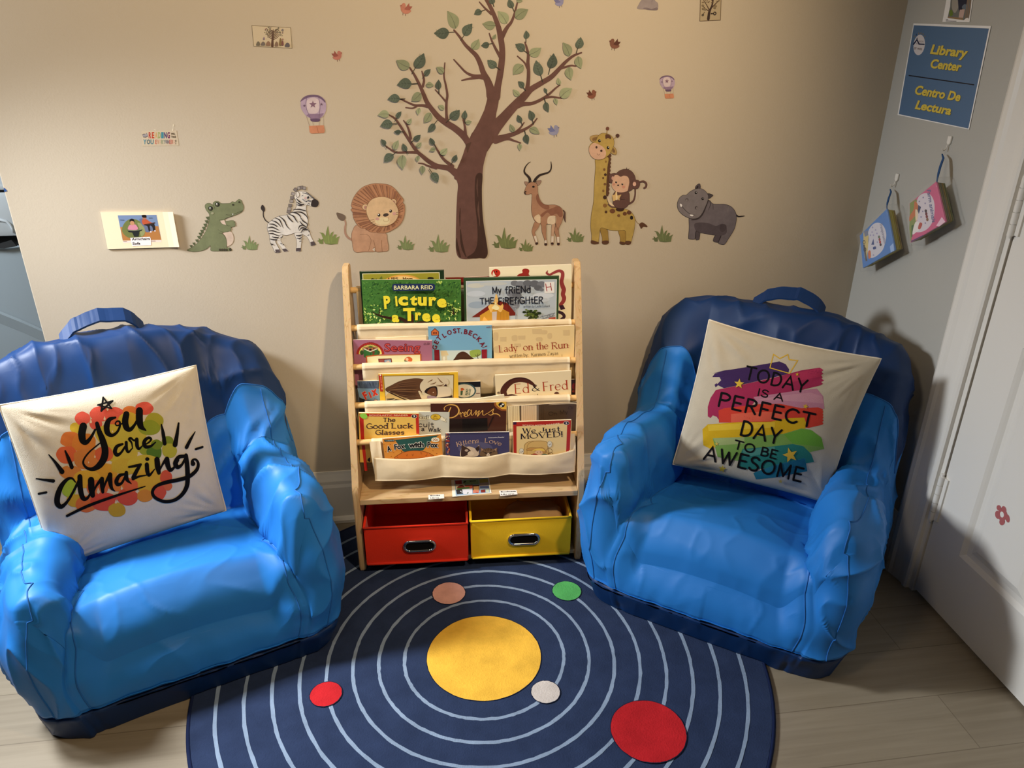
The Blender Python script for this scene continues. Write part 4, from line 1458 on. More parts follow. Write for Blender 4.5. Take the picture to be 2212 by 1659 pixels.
# --- crocodile
def croc():
    a = wall_art(CZ)
    g, gd, li = (112, 112, 74), (82, 84, 52), (74, 72, 46)
    for (x, y, s) in ((210, 925, 22), (250, 890, 22), (292, 848, 26), (320, 800, 28), (342, 755, 28), (362, 715, 28), (388, 672, 28), (408, 628, 28), (428, 580, 28), (442, 530, 28)):
        a.poly([(x - s*.9, y - s*.7), (x + s, y - s*.9), (x + s*.9, y + s), (x - s*.1, y + s*.6)], gd)
    a.blob([(158, 978), (230, 935), (310, 870), (380, 780), (430, 690), (462, 590), (470, 480), (430, 420), (408, 360), (430, 325), (480, 320), (515, 345), (525, 310), (560, 290), (605, 297), (630, 320), (700, 322), (762, 318), (790, 296), (830, 302), (855, 285), (885, 264), (918, 278), (930, 310), (950, 355), (948, 400), (925, 440), (850, 480), (740, 515), (690, 540), (700, 570), (780, 560), (818, 568), (832, 600), (830, 640), (780, 660), (768, 700), (730, 722), (650, 735), (700, 800), (715, 880), (715, 940), (760, 945), (778, 985), (640, 990), (500, 988), (488, 945), (482, 915), (430, 960), (340, 992), (240, 1000)], g, line=li, lw=4)
    a.blob([(665, 740), (730, 722), (775, 720), (805, 770), (810, 840), (780, 895), (720, 925), (715, 850), (695, 785)], (196, 168, 138), line=(150, 128, 98), lw=3)
    a.poly([(620, 565), (680, 555), (712, 625), (660, 615), (635, 595)], (196, 168, 138))
    a.stroke([(615, 560), (650, 610), (720, 628), (765, 640), (770, 690), (720, 722), (640, 718), (590, 690)], 3.5, li)
    a.stroke([(690, 575), (715, 628), (780, 655)], 3.5, li)
    a.stroke([(600, 735), (660, 755), (700, 810), (715, 880), (714, 940)], 4, li)
    a.stroke([(605, 555), (690, 540), (800, 500), (900, 455), (932, 425)], 4, li)
    a.stroke([(705, 478), (760, 485), (820, 470), (880, 445), (932, 424)], 4, (60, 58, 38))
    a.poly([(790, 470), (806, 465), (802, 488)], (225, 215, 195))
    for (x, y) in ((487, 393), (582, 337)):
        a.ell(x, y, 34, 32, (40, 38, 28)); a.ell(x - 8, y + 6, 18, 16, (84, 78, 50)); a.ell(x - 8, y - 8, 9, 9, (230, 225, 205))
    a.stroke([(520, 345), (540, 375), (545, 400)], 3.5, li)
    a.ell(803, 340, 15, 14, (58, 54, 36)); a.ell(890, 303, 14, 13, (58, 54, 36))
    a.ell(512, 460, 22, 16, (150, 142, 104))
    for x in (620, 650, 682, 712):
        a.ell(x, 972, 17, 16, (66, 58, 40))
    a.ell(762, 968, 15, 18, (60, 50, 36))
    for (x, y) in ((812, 575), (826, 600), (826, 628)):
        a.ell(x, y, 12, 9, g); 
    for (x, y) in ((764, 655), (768, 680), (756, 705)):
        a.ell(x, y, 12, 10, g)
    sticker(a, 'crocodile_sticker', 'seated green crocodile decal, farthest left of the wall animals')
croc()

def zebra():
    a = wall_art(CZ)
    w, k, li = (206, 192, 168), (52, 42, 36), (70, 60, 52)
    a.stroke([(1310, 595), (1260, 560), (1230, 500), (1228, 430)], [10, 14, 14, 14], k)
    a.blob([(1215, 340), (1245, 375), (1252, 415), (1235, 440), (1205, 415), (1192, 380)], k)
    # far legs, then body and near legs
    a.poly([(1440, 780), (1500, 770), (1470, 840), (1540, 940), (1580, 990), (1520, 1000), (1490, 950), (1420, 850)], w, smooth=True)
    a.blob([(1830, 660), (1870, 700), (1900, 790), (1945, 870), (1962, 900), (1900, 918), (1880, 860), (1840, 790), (1770, 745), (1760, 690)], w, line=li, lw=3)
    a.blob([(1300, 600), (1370, 540), (1450, 500), (1560, 480), (1640, 440), (1690, 370), (1690, 290), (1660, 230), (1680, 160), (1740, 150), (1830, 160), (1900, 215), (1960, 262), (2000, 300), (1990, 350), (1950, 370), (1900, 360), (1840, 345), (1830, 420), (1850, 510), (1855, 600), (1835, 660), (1780, 720), (1660, 740), (1560, 770), (1470, 765), (1420, 830), (1400, 860), (1440, 940), (1470, 1000), (1400, 1012), (1360, 940), (1325, 860), (1310, 760), (1285, 690), (1285, 630)], w, line=li, lw=4)
    a.blob([(1665, 740), (1765, 735), (1768, 820), (1755, 950), (1755, 990), (1690, 992), (1700, 900), (1690, 820)], w, line=li, lw=3)
    for P in ([(1395, 970), (1455, 968), (1470, 1008), (1402, 1014)], [(1490, 962), (1545, 955), (1580, 992), (1522, 1002)], [(1690, 950), (1756, 948), (1754, 992), (1688, 992)], [(1888, 866), (1940, 852), (1964, 900), (1902, 920)]):
        a.poly(P, (82, 68, 62))
    a.blob([(1920, 270), (1960, 262), (2000, 290), (2006, 330), (1985, 365), (1940, 372), (1900, 352), (1905, 300)], k)
    # mane
    mp = [(1600, 440), (1610, 400), (1622, 350), (1640, 290), (1650, 240), (1662, 190), (1690, 140), (1730, 118), (1770, 110), (1805, 120)]
    for i, (x, y) in enumerate(mp):
        ang = [190, 185, 185, 182, 180, 195, 225, 250, 262, 275][i]
        c, s = cos(radians(ang)), sin(radians(ang))
        L = 40 if i < 7 else 34
        W = 20
        P = [(x - c*8 - s*W, y - s*8 + c*W), (x + c*L - s*W, y + s*L + c*W), (x + c*L + s*W, y + s*L - c*W), (x - c*8 + s*W, y - s*8 - c*W)]
        a.poly(P, (150, 136, 120) if i % 2 else (120, 106, 94))
        a.stroke(P + [P[0]], 4, li, smooth=False)
    a.blob([(1690, 165), (1715, 155), (1735, 190), (1728, 225), (1705, 235), (1690, 205)], w, line=k, lw=5)
    S = [[(1390, 525), (1450, 550), (1480, 600), (1510, 670)], [(1450, 500), (1520, 560), (1560, 640), (1605, 690)], [(1345, 560), (1400, 580), (1440, 610), (1475, 650)], [(1310, 610), (1370, 615), (1420, 645)], [(1290, 665), (1350, 655), (1410, 680), (1450, 700)], [(1295, 710), (1360, 705), (1420, 725), (1470, 730)], [(1305, 745), (1360, 745), (1410, 765), (1450, 770)],
         [(1560, 480), (1590, 530), (1640, 580)], [(1580, 470), (1650, 500), (1690, 560), (1715, 590)], [(1620, 445), (1700, 460), (1745, 500), (1760, 545)], [(1650, 405), (1740, 405), (1820, 425)], [(1660, 440), (1760, 445), (1835, 500), (1848, 540)], [(1760, 530), (1790, 570), (1840, 605), (1842, 640)], [(1740, 570), (1780, 620), (1835, 655)],
         [(1700, 340), (1750, 350), (1800, 330)], [(1695, 300), (1740, 330), (1790, 335)], [(1690, 250), (1730, 290), (1760, 310)], [(1720, 690), (1740, 640), (1790, 625)], [(1730, 705), (1770, 665), (1830, 670)], [(1760, 730), (1790, 690), (1850, 690)], [(1860, 700), (1875, 720)], [(1700, 810), (1740, 815), (1762, 800)], [(1690, 770), (1730, 775), (1765, 765)], [(1735, 855), (1757, 850)],
         [(1320, 820), (1370, 830), (1420, 830)], [(1330, 880), (1350, 900), (1365, 895)], [(1350, 790), (1400, 800), (1440, 800)], [(1470, 800), (1500, 790)], [(1470, 880), (1490, 890)], [(1500, 905), (1515, 900)], [(1850, 770), (1872, 765)]]
    for s in S:
        a.stroke(s, [6, 17, 12, 4][:len(s)] if len(s) > 2 else [5, 10], k, n=4)
    for s in ([(1780, 170), (1850, 190), (1910, 235), (1950, 265)], [(1830, 162), (1890, 205), (1945, 255)], [(1770, 215), (1790, 205)], [(1780, 260), (1820, 290), (1860, 285), (1900, 300)], [(1850, 330), (1870, 320), (1880, 335)], [(1830, 300), (1870, 275), (1905, 285)]):
        a.stroke(s, 6, k, n=4)
    a.ell(1822, 248, 18, 16, (196, 158, 140)); a.ell(1858, 235, 17, 17, (30, 26, 24)); a.ell(1853, 230, 5, 5, (220, 212, 200))
    sticker(a, 'zebra_sticker', 'black and white striped zebra decal walking right, beside the crocodile decal')
zebra()

def lion():
    a = wall_art(LI)
    body, line, mane, md, face = (178, 132, 96), (112, 78, 52), (168, 116, 78), (128, 84, 58), (202, 164, 116)
    a.stroke([(330, 765), (285, 735), (255, 690), (250, 620), (258, 570), (245, 525)], [24, 26, 24, 22, 18, 16], (160, 120, 92))
    a.blob([(148, 440), (200, 448), (245, 470), (258, 500), (240, 530), (200, 532), (165, 500)], (106, 86, 66))
    a.blob([(400, 585), (345, 645), (328, 710), (335, 790), (365, 905), (480, 906), (605, 904), (590, 880), (600, 850), (620, 905), (700, 905), (760, 895), (770, 850), (755, 760), (735, 680), (600, 600)], body, line=line, lw=4)
    a.poly([(575, 880), (605, 858), (606, 902)], (196, 178, 150))
    a.stroke([(430, 700), (510, 700), (560, 760), (545, 850), (530, 895)], 3.5, line)
    a.stroke([(590, 770), (612, 850), (622, 900)], 3.5, line); a.stroke([(688, 770), (690, 850), (694, 902)], 3.5, line)
    M = [(640, 90), (560, 98), (470, 130), (400, 190), (350, 265), (325, 350), (338, 385), (320, 405), (345, 440), (350, 500), (390, 575), (440, 622), (500, 632), (540, 665), (640, 680), (740, 680), (830, 640), (900, 590), (945, 520), (965, 430), (962, 350), (942, 320), (948, 280), (900, 220), (840, 150), (770, 105)]
    a.blob(M, mane, line=line, lw=4)
    cx, cy = 690, 420
    rnd = random.Random(9)
    for i in range(46):
        an = 2*pi*i/46 + rnd.uniform(-.04, .04)
        rx = (200, 310)
        p0 = (cx + 195*cos(an), cy + 178*sin(an))
        R = 1.0
        p1 = (640 + 308*cos(an), 385 + 285*sin(an))
        ww = rnd.choice((6, 8, 10, 18, 5))
        a.stroke([p0, p1], [ww*.9, ww*1.5], md if ww < 15 else (134, 88, 60), smooth=False, cap=False)
    for (x, y, s) in ((492, 372, -1), (830, 310, 1)):
        a.ell(x, y, 36, 34, face); a.stroke(_arc(x, y, 36, 34, 0, 360, 14), 3, line); a.ell(x + 2, y + 4, 16, 20, (166, 116, 92))
    a.blob([(690, 250), (780, 268), (850, 330), (885, 410), (880, 490), (830, 560), (740, 600), (640, 596), (560, 550), (515, 470), (505, 390), (540, 310), (600, 265)], face, line=line, lw=3.5)
    a.ell(700, 540, 90, 46, (210, 184, 132))
    for (x, y) in ((656, 468), (795, 420)):
        a.ell(x, y, 17, 19, (36, 30, 24)); a.ell(x - 6, y - 6, 6, 6, (226, 216, 190))
    a.ell(738, 466, 34, 20, (64, 50, 40), rot=-0.22)
    a.ell(638, 514, 24, 16, (190, 140, 118)); a.ell(838, 450, 22, 18, (190, 140, 118))
    a.stroke([(712, 520), (715, 540), (740, 545), (770, 530), (768, 490)], 3, (150, 116, 76))
    for s in ([(545, 530), (595, 522)], [(560, 560), (598, 545)], [(585, 590), (612, 568)], [(862, 440), (880, 436)], [(864, 462), (882, 458)]):
        a.stroke(s, 3.5, (80, 58, 40), smooth=False)
    sticker(a, 'lion_sticker', 'seated tan lion decal with a round ruffled mane, left of the tree')
lion()

def antelope():
    a = wall_art(GZ)
    b, d, li = (156, 112, 80), (128, 82, 58), (70, 46, 32)
    a.stroke([(470, 465), (462, 405), (430, 360), (390, 320), (378, 275), (400, 215), (440, 165), (474, 143)], [46, 42, 36, 30, 24, 18, 13, 8], (46, 34, 28))
    a.stroke([(535, 450), (565, 400), (620, 350), (690, 328), (755, 305), (790, 265), (800, 210), (795, 140)], [46, 42, 36, 30, 26, 22, 17, 10], (46, 34, 28))
    a.blob([(380, 452), (440, 458), (430, 490), (405, 512)], (140, 108, 84), line=li, lw=4)
    a.blob([(565, 445), (642, 432), (625, 485), (590, 510)], (140, 108, 84), line=li, lw=4)
    a.stroke([(985, 895), (1010, 930), (1005, 1010), (1020, 1080)], [14, 22, 36, 10], (84, 58, 46))
    a.blob([(545, 1075), (625, 1090), (590, 1180), (545, 1240), (565, 1310), (592, 1400), (560, 1435), (540, 1370), (502, 1260), (500, 1200)], b, line=li, lw=3.5)
    a.blob([(810, 1110), (858, 1105), (845, 1250), (835, 1425), (795, 1430), (798, 1280)], (176, 138, 104), line=li, lw=3.5)
    a.blob([(450, 470), (520, 458), (570, 480), (588, 540), (592, 620), (620, 720), (670, 790), (740, 812), (850, 810), (930, 840), (980, 900), (985, 1000), (960, 1090), (915, 1190), (925, 1310), (928, 1430), (895, 1435), (880, 1330), (850, 1220), (865, 1110), (790, 1115), (728, 1115), (722, 1200), (722, 1320), (735, 1430), (695, 1440), (690, 1350), (655, 1240), (635, 1110), (560, 1080), (510, 1000), (488, 880), (495, 720), (492, 640), (420, 655), (378, 625), (385, 590), (405, 530)], b, line=li, lw=4)
    a.blob([(640, 960), (720, 900), (820, 860), (900, 830), (960, 880), (975, 980), (930, 1000), (880, 950), (800, 980), (740, 930), (660, 1000)], d, up=True)
    a.blob([(590, 640), (620, 740), (680, 800), (760, 820), (760, 880), (680, 870), (600, 800), (560, 700)], d)
    a.poly([(755, 1000), (862, 990), (860, 1100), (745, 1108)], (202, 176, 138), smooth=True)
    a.poly([(530, 1010), (600, 960), (635, 1010), (632, 1092), (580, 1082)], (198, 168, 128), smooth=True)
    for P in ([(525, 1300), (560, 1290), (590, 1390), (560, 1400)], [(885, 1310), (925, 1310), (926, 1400), (893, 1400)], [(800, 1300), (838, 1300), (834, 1395), (798, 1395)], [(692, 1370), (725, 1360), (732, 1405), (694, 1410)]):
        a.poly(P, (200, 180, 152))
    for (x, y) in ((574, 1412), (713, 1425), (815, 1415), (910, 1420)):
        a.ell(x, y, 22, 18, (52, 34, 28))
    a.stroke([(635, 960), (634, 1100)], 3.5, li); a.stroke([(862, 1000), (868, 1110), (905, 1200)], 3.5, li); a.stroke([(728, 1113), (790, 1113)], 4, li)
    a.ell(521, 530, 20, 15, (34, 26, 22)); a.ell(400, 606, 12, 10, (44, 32, 26)); a.blob([(378, 600), (400, 628), (408, 655), (380, 640)], (66, 46, 36))
    sticker(a, 'antelope_sticker', 'brown antelope decal with long curved black horns, right of the tree')
antelope()

def giraffe():
    a = wall_art(GR)
    y, yd, li, br = (168, 136, 66), (148, 114, 50), (84, 62, 30), (86, 54, 34)
    a.stroke([(722, 1265), (750, 1310), (790, 1335)], [8, 7, 8], (140, 112, 70))
    a.blob([(775, 1330), (815, 1305), (878, 1350), (870, 1368), (830, 1362), (800, 1388), (785, 1360)], br)
    a.stroke([(388, 440), (385, 560), (378, 700), (370, 820), (368, 960)], [40, 36, 36, 34, 26], br)
    for yy in range(450, 960, 48):
        a.ell(400 - (yy-450)*0.055, yy, 20, 24, br)
    for P in ([(275, 1380), (365, 1400), (378, 1480), (378, 1575), (305, 1580), (300, 1500)], [(510, 1410), (600, 1420), (605, 1500), (600, 1582), (535, 1582), (530, 1500)]):
        a.blob(P, yd, line=li, lw=3.5)
    a.blob([(222, 490), (375, 470), (370, 600), (358, 780), (352, 960), (370, 1040), (410, 1100), (480, 1120), (560, 1128), (640, 1150), (700, 1210), (722, 1280), (712, 1400), (690, 1490), (662, 1580), (605, 1580), (605, 1480), (590, 1410), (500, 1412), (400, 1405), (290, 1375), (268, 1440), (255, 1560), (240, 1580), (168, 1575), (165, 1470), (152, 1350), (165, 1180), (190, 1040), (200, 820), (215, 600)], y, line=li, lw=4)
    for P in ([(165, 1535), (255, 1560), (245, 1582), (165, 1580)], [(302, 1545), (378, 1540), (378, 1578), (308, 1582)], [(530, 1550), (600, 1565), (600, 1585), (532, 1585)], [(602, 1545), (668, 1548), (662, 1584), (600, 1586)]):
        a.poly(P, br, smooth=True)
    for (x, yy, rx, ry, c) in ((348, 528, 12, 16, (128, 92, 44)), (328, 630, 15, 18, (110, 74, 40)), (342, 695, 18, 18, (62, 38, 26)), (313, 738, 12, 14, (84, 54, 30)), (336, 816, 17, 17, (112, 76, 42)), (315, 902, 15, 16, (124, 88, 44)), (336, 986, 24, 26, (62, 38, 24)), (336, 1090, 26, 26, (128, 88, 44)), (350, 1172, 17, 18, (76, 48, 26)), (432, 1160, 36, 30, (104, 64, 36)), (528, 1140, 54, 26, (58, 34, 24)), (512, 1218, 20, 18, (112, 74, 40)), (590, 1195, 26, 24, (96, 58, 32)), (645, 1180, 30, 26, (90, 54, 34)), (677, 1246, 20, 25, (36, 24, 18))):
        a.ell(x, yy, rx, ry, c)
    # head
    a.stroke([(360, 175), (366, 120)], 14, (160, 130, 80), smooth=False); a.ell(370, 105, 22, 24, (104, 62, 44))
    a.stroke([(440, 245), (490, 205)], 12, (160, 130, 80), smooth=False); a.ell(498, 196, 25, 25, (78, 48, 36))
    a.blob([(255, 190), (160, 200), (145, 240), (180, 278), (235, 260)], (160, 126, 72), line=(120, 90, 46), lw=3); a.blob([(240, 215), (180, 225), (180, 262), (225, 250)], (120, 86, 46))
    a.blob([(430, 330), (470, 355), (490, 410), (475, 440), (430, 430), (410, 395)], (160, 128, 72), line=(110, 84, 44), lw=3); a.blob([(440, 355), (465, 390), (455, 415), (430, 395)], (112, 80, 46))
    a.blob([(300, 165), (380, 175), (440, 225), (455, 300), (430, 370), (390, 440), (320, 490), (250, 505), (180, 480), (140, 420), (132, 350), (160, 300), (215, 265), (250, 200)], y, line=li, lw=4)
    a.blob([(190, 290), (260, 310), (320, 350), (350, 410), (330, 480), (250, 502), (180, 478), (140, 420), (135, 350)], (196, 152, 118))
    a.blob([(345, 180), (390, 185), (418, 220), (405, 240), (375, 225), (345, 238)], br)
    for (x, yy) in ((266, 262), (377, 350)):
        a.ell(x, yy, 18, 20, (30, 24, 18)); a.ell(x + 7, yy - 7, 6, 6, (225, 212, 180))
    a.ell(228, 345, 13, 16, (60, 38, 28)); a.ell(290, 390, 15, 15, (60, 38, 28))
    a.stroke([(236, 425), (252, 445), (270, 430)], 4, (90, 58, 38))
    a.ell(252, 292, 14, 12, (172, 128, 70)); a.ell(380, 382, 14, 12, (172, 128, 70))
    # monkey riding on its back
    m, md, f = (92, 62, 50), (66, 44, 38), (196, 152, 116)
    a.stroke([(650, 1065), (700, 1030), (722, 960), (725, 880)], [24, 24, 20, 18], m)
    a.stroke([(780, 790), (830, 780), (865, 810), (862, 850), (840, 865)], [22, 24, 26, 26, 26], m)
    a.blob([(365, 980), (385, 1060), (430, 1100), (460, 1105), (470, 1085), (430, 1070), (400, 1040), (385, 1000)], (206, 176, 132))
    a.stroke([(378, 1075), (420, 1105), (470, 1110)], [14, 20, 12], m)
    a.blob([(470, 910), (560, 900), (640, 920), (652, 1000), (645, 1070), (590, 1122), (500, 1122), (445, 1080), (440, 1030), (430, 980)], m, line=md, lw=4)
    a.blob([(400, 690), (480, 680), (470, 760), (430, 800), (395, 790), (388, 740)], m, line=md, lw=3); a.ell(438, 740, 18, 24, (186, 138, 112))
    a.blob([(620, 625), (680, 655), (722, 720), (728, 800), (700, 870), (640, 910), (560, 915), (470, 900), (440, 830), (450, 740), (490, 670), (550, 632)], m, line=md, lw=4)
    a.blob([(700, 765), (770, 770), (785, 820), (760, 870), (700, 870), (680, 820)], m, line=md, lw=3); a.ell(714, 815, 22, 28, (196, 150, 120))
    a.stroke([(618, 630), (614, 605)], [10, 5], md, smooth=False); a.stroke([(630, 632), (648, 618)], [8, 4], md, smooth=False)
    a.blob([(460, 705), (500, 700), (535, 722), (580, 708), (630, 725), (648, 780), (638, 850), (620, 905), (540, 922), (470, 905), (425, 850), (430, 800), (440, 760)], f)
    for (x, yy) in ((480, 792), (559, 817)):
        a.ell(x, yy, 12, 13, (34, 24, 20)); a.ell(x + 4, yy - 4, 4, 4, (220, 200, 170))
    a.ell(505, 831, 12, 11, (60, 38, 30)); a.ell(450, 818, 16, 17, (190, 128, 98)); a.ell(574, 852, 22, 18, (190, 128, 98))
    a.blob([(480, 905), (495, 960), (545, 950), (525, 990), (520, 1025), (490, 1000), (470, 1022), (440, 1030), (430, 960), (460, 950)], (196, 158, 96)); a.stroke([(485, 915), (488, 1010)], [10, 22], (214, 184, 130), smooth=False)
    a.stroke([(520, 1000), (560, 1012), (590, 1008)], 5, md)
    sticker(a, 'giraffe_sticker', 'yellow giraffe decal with a brown monkey eating a banana on its back')
giraffe()

def hippo():
    a = wall_art(HP)
    g, gd, k, gl = (104, 92, 88), (80, 68, 66), (40, 32, 30), (118, 106, 98)
    a.stroke([(1560, 880), (1610, 910), (1680, 905), (1742, 898)], [40, 30, 26, 16], k)
    for P in ([(640, 1240), (745, 1240), (735, 1400), (720, 1425), (650, 1425)], [(1100, 1320), (1230, 1320), (1180, 1470), (1120, 1490), (1042, 1450)]):
        a.blob(P, gd, line=k, lw=8)
    a.blob([(505, 920), (600, 800), (800, 620), (945, 545), (1030, 620), (1150, 632), (1300, 635), (1430, 680), (1520, 770), (1562, 880), (1560, 1010), (1530, 1150), (1480, 1260), (1390, 1400), (1300, 1530), (1200, 1528), (1160, 1490), (1220, 1340), (1100, 1330), (950, 1310), (800, 1280), (745, 1275), (660, 1240), (635, 1400), (600, 1420), (510, 1412), (490, 1380), (505, 1150)], g, line=k, lw=9)
    a.blob([(640, 1060), (900, 1050), (1100, 1120), (1220, 1080), (1330, 1120), (1340, 1280), (1200, 1340), (950, 1305), (760, 1270), (640, 1200)], gd)
    a.blob([(1220, 1080), (1330, 1100), (1330, 1200), (1240, 1260), (1190, 1180)], (70, 58, 56))
    a.stroke([(960, 560), (985, 630), (935, 770)], [6, 12, 5], k); a.stroke([(1035, 640), (1045, 755)], [8, 6], k, smooth=False)
    a.stroke([(1390, 690), (1372, 780), (1375, 840)], [4, 22, 6], gl)
    a.stroke([(660, 1230), (640, 1400)], 9, k, smooth=False); a.stroke([(1215, 1340), (1160, 1480)], 9, k, smooth=False)
    a.stroke([(940, 540), (880, 660), (830, 780), (770, 890), (680, 960), (560, 985)], [20, 44, 50, 50, 44, 20], (58, 48, 46))
    a.blob([(645, 290), (660, 220), (740, 175), (755, 275)], gd, line=k, lw=7); a.blob([(665, 285), (680, 235), (710, 225), (700, 275)], k)
    a.blob([(920, 395), (1035, 425), (1020, 460), (945, 505)], (70, 60, 56), line=k, lw=7)
    a.blob([(740, 280), (830, 310), (905, 385), (935, 470), (915, 580), (870, 690), (820, 800), (760, 890), (690, 945), (590, 960), (480, 935), (360, 870), (275, 780), (240, 680), (248, 580), (300, 480), (370, 432), (440, 428), (530, 350), (640, 295)], gl, line=k, lw=8)
    a.stroke([(320, 605), (360, 700), (440, 790), (540, 860), (640, 875)], [8, 10, 10, 10, 5], k)
    a.blob([(300, 630), (330, 625), (348, 680), (312, 688)], (220, 208, 190)); a.blob([(528, 865), (600, 875), (580, 905), (535, 895)], (220, 208, 190))
    for (x, y) in ((657, 377), (808, 510)):
        a.ell(x, y, 30, 30, (24, 20, 18)); a.ell(x + 6, y - 8, 9, 9, (200, 190, 176))
    a.ell(455, 535, 34, 34, gd); a.ell(452, 545, 22, 22, (130, 118, 106)); a.ell(665, 715, 34, 36, (66, 56, 52)); a.ell(676, 722, 22, 24, (120, 108, 98))
    sticker(a, 'hippo_sticker', 'dark grey smiling hippo decal, farthest right of the wall animals')
hippo()

# --- hot-air balloons and birds
def balloon(crop, cx, label, P0):
    x, y, s = P0                       # centre of the crown, and scale against the large balloon
    a = wall_art(crop)
    T = lambda px, py: (x + (px - 810)*s, y + (py - 1190)*s)
    pl, pd, pw = (168, 142, 148), (104, 80, 94), (196, 172, 160)
    for (p, q) in (((735, 1300), (770, 1410)), ((805, 1360), (812, 1405)), ((880, 1360), (880, 1405)), ((925, 1290), (928, 1405))):
        a.stroke([T(*p), T(*q)], 4*s, (150, 126, 100), smooth=False, cap=False)
    a.poly([T(*p) for p in ((675, 1130), (690, 1100), (740, 1070), (810, 1062), (880, 1072), (935, 1110), (958, 1180), (950, 1250), (920, 1300), (885, 1330), (880, 1358), (830, 1362), (790, 1356), (782, 1325), (735, 1300), (690, 1240), (672, 1190))], pl, smooth=True)
    a.poly([T(*p) for p in ((668, 1140), (690, 1100), (740, 1070), (810, 1060), (880, 1072), (940, 1120), (945, 1150), (900, 1110), (840, 1085), (770, 1090), (715, 1110))], pd, smooth=True)
    a.poly([T(*p) for p in ((745, 1120), (810, 1092), (870, 1120), (880, 1190), (865, 1255), (810, 1275), (755, 1255), (738, 1190))], pw, smooth=True)
    a.poly([T(*p) for p in ((735, 1290), (800, 1275), (880, 1275), (930, 1270), (885, 1330), (880, 1358), (830, 1362), (790, 1356), (782, 1325))], (132, 104, 116), smooth=True)
    a.poly([T(*p) for p in ((786, 1330), (882, 1330), (880, 1358), (830, 1364), (790, 1356))], (92, 68, 84), smooth=True)
    for pts in ([(740, 1090), (728, 1180), (760, 1280), (785, 1330)], [(872, 1090), (888, 1180), (880, 1280), (880, 1330)]):
        a.stroke([T(*p) for p in pts], 4*s, pd, cap=False)
    a.star(*T(808, 1170), 44*s, (122, 88, 96)); a.star(*T(712, 1184), 18*s, (100, 76, 84)); a.star(*T(905, 1168), 18*s, (100, 76, 84))
    a.poly([T(*p) for p in ((764, 1410), (930, 1402), (942, 1470), (930, 1490), (790, 1496), (772, 1480))], (186, 120, 82), smooth=False)
    a.stroke([T(850, 1410), T(870, 1490)], 8*s, (168, 104, 70), smooth=False, cap=False)
    sticker(a, 'balloon_sticker', label, group='hot air balloon stickers')
balloon(BL, 0, 'larger lilac hot-air balloon decal with a star, left of the tree', (810, 1190, 1.0))
balloon(B2, 0, 'smaller lilac hot-air balloon decal with a star, above the monkey', (1765, 1150, 1.12))

def bird(px, py, w, flip, body, wing, label, cut=None):
    """stands with its beak at the left unless flipped; w is its width in the photo"""
    k = w/260.0
    f = -1 if flip else 1
    a = wall_art((px, py, 1/k))
    T = lambda x, y: (f*(x - 660), y - 350)
    for p in ([(600, 430), (596, 466)], [(650, 430), (652, 480)]):
        a.stroke([T(*q) for q in p], 10, tuple(c*0.7 for c in wing), smooth=False)
    a.poly([T(*p) for p in ((540, 272), (565, 262), (590, 235), (630, 228), (652, 260), (655, 300), (690, 340), (760, 372), (750, 405), (700, 435), (640, 440), (590, 415), (560, 370), (552, 310))], body, smooth=True)
    a.poly([T(*p) for p in ((625, 350), (665, 300), (722, 225), (732, 290), (790, 292), (755, 345), (735, 370), (680, 368))], wing, smooth=False)
    a.ell(*T(562, 280), 7, 7, (40, 28, 24))
    sticker(a, 'bird_sticker', label, group='small bird stickers around the tree')
bird(877, 20, 28, False, (176, 112, 86), (150, 84, 66), 'orange-red bird decal at the top edge, upper left of the tree')
bird(728, 121, 24, True, (170, 104, 84), (140, 76, 62), 'orange-red bird decal between the small tree picture and the lion decal')
bird(1208, 5, 23, True, (130, 124, 142), (108, 104, 130), 'blue-grey bird decal at the top edge right of the tree')
bird(1328, 96, 26, False, (116, 72, 52), (84, 46, 32), 'dark red-brown bird decal, upper right of the tree')
bird(1278, 205, 23, True, (122, 72, 50), (94, 52, 36), 'dark red-brown bird decal above the giraffe decal')
bird(1196, 283, 27, True, (134, 128, 138), (104, 104, 130), 'blue-grey bird decal between the antelope horns and the giraffe')

def cloud():
    a = wall_art((1360, 0, 10.055))
    a.blob([(170, 190), (200, 90), (270, -10), (400, -70), (520, -60), (560, 20), (610, 60), (625, 140), (600, 218), (480, 222), (360, 205)], (140, 124, 114))
    a.blob([(280, 175), (380, 165), (480, 195), (590, 160), (605, 215), (480, 222), (360, 206)], (112, 96, 92))
    a.stroke([(490, 0), (480, 90)], [14, 4], (118, 104, 100), smooth=False)
    sticker(a, 'cloud_sticker', 'pale lilac cloud decal at the top edge of the photo', group=None)
cloud()

# --- little printed pictures
def mini_tree(a, x, y, h, lean=0.0, dense=10, seed=1, col=(70, 46, 34)):
    rnd = random.Random(seed)
    a.stroke([(x, y), (x + lean*.2, y - h*.35), (x + lean*.6, y - h*.6), (x + lean, y - h*.95)], [h*.16, h*.12, h*.09, h*.03], col)
    for i in range(dense):
        f = 0.35 + 0.55*i/dense
        s = -1 if i % 2 else 1
        px, py = x + lean*f*.9, y - h*f
        L = h*(0.45 - 0.25*f)*rnd.uniform(.8, 1.2)
        q = (px + s*L, py - L*.75)
        a.stroke([(px, py), (px + s*L*.6, py - L*.3), q], [h*.05, h*.035, h*.015], col)
        for _ in range(4):
            a.ell(q[0] + rnd.uniform(-1, 1)*L*.4, q[1] + rnd.uniform(-1, 1)*L*.4, h*.035, h*.025, (120, 108, 84), rot=rnd.uniform(0, 3))

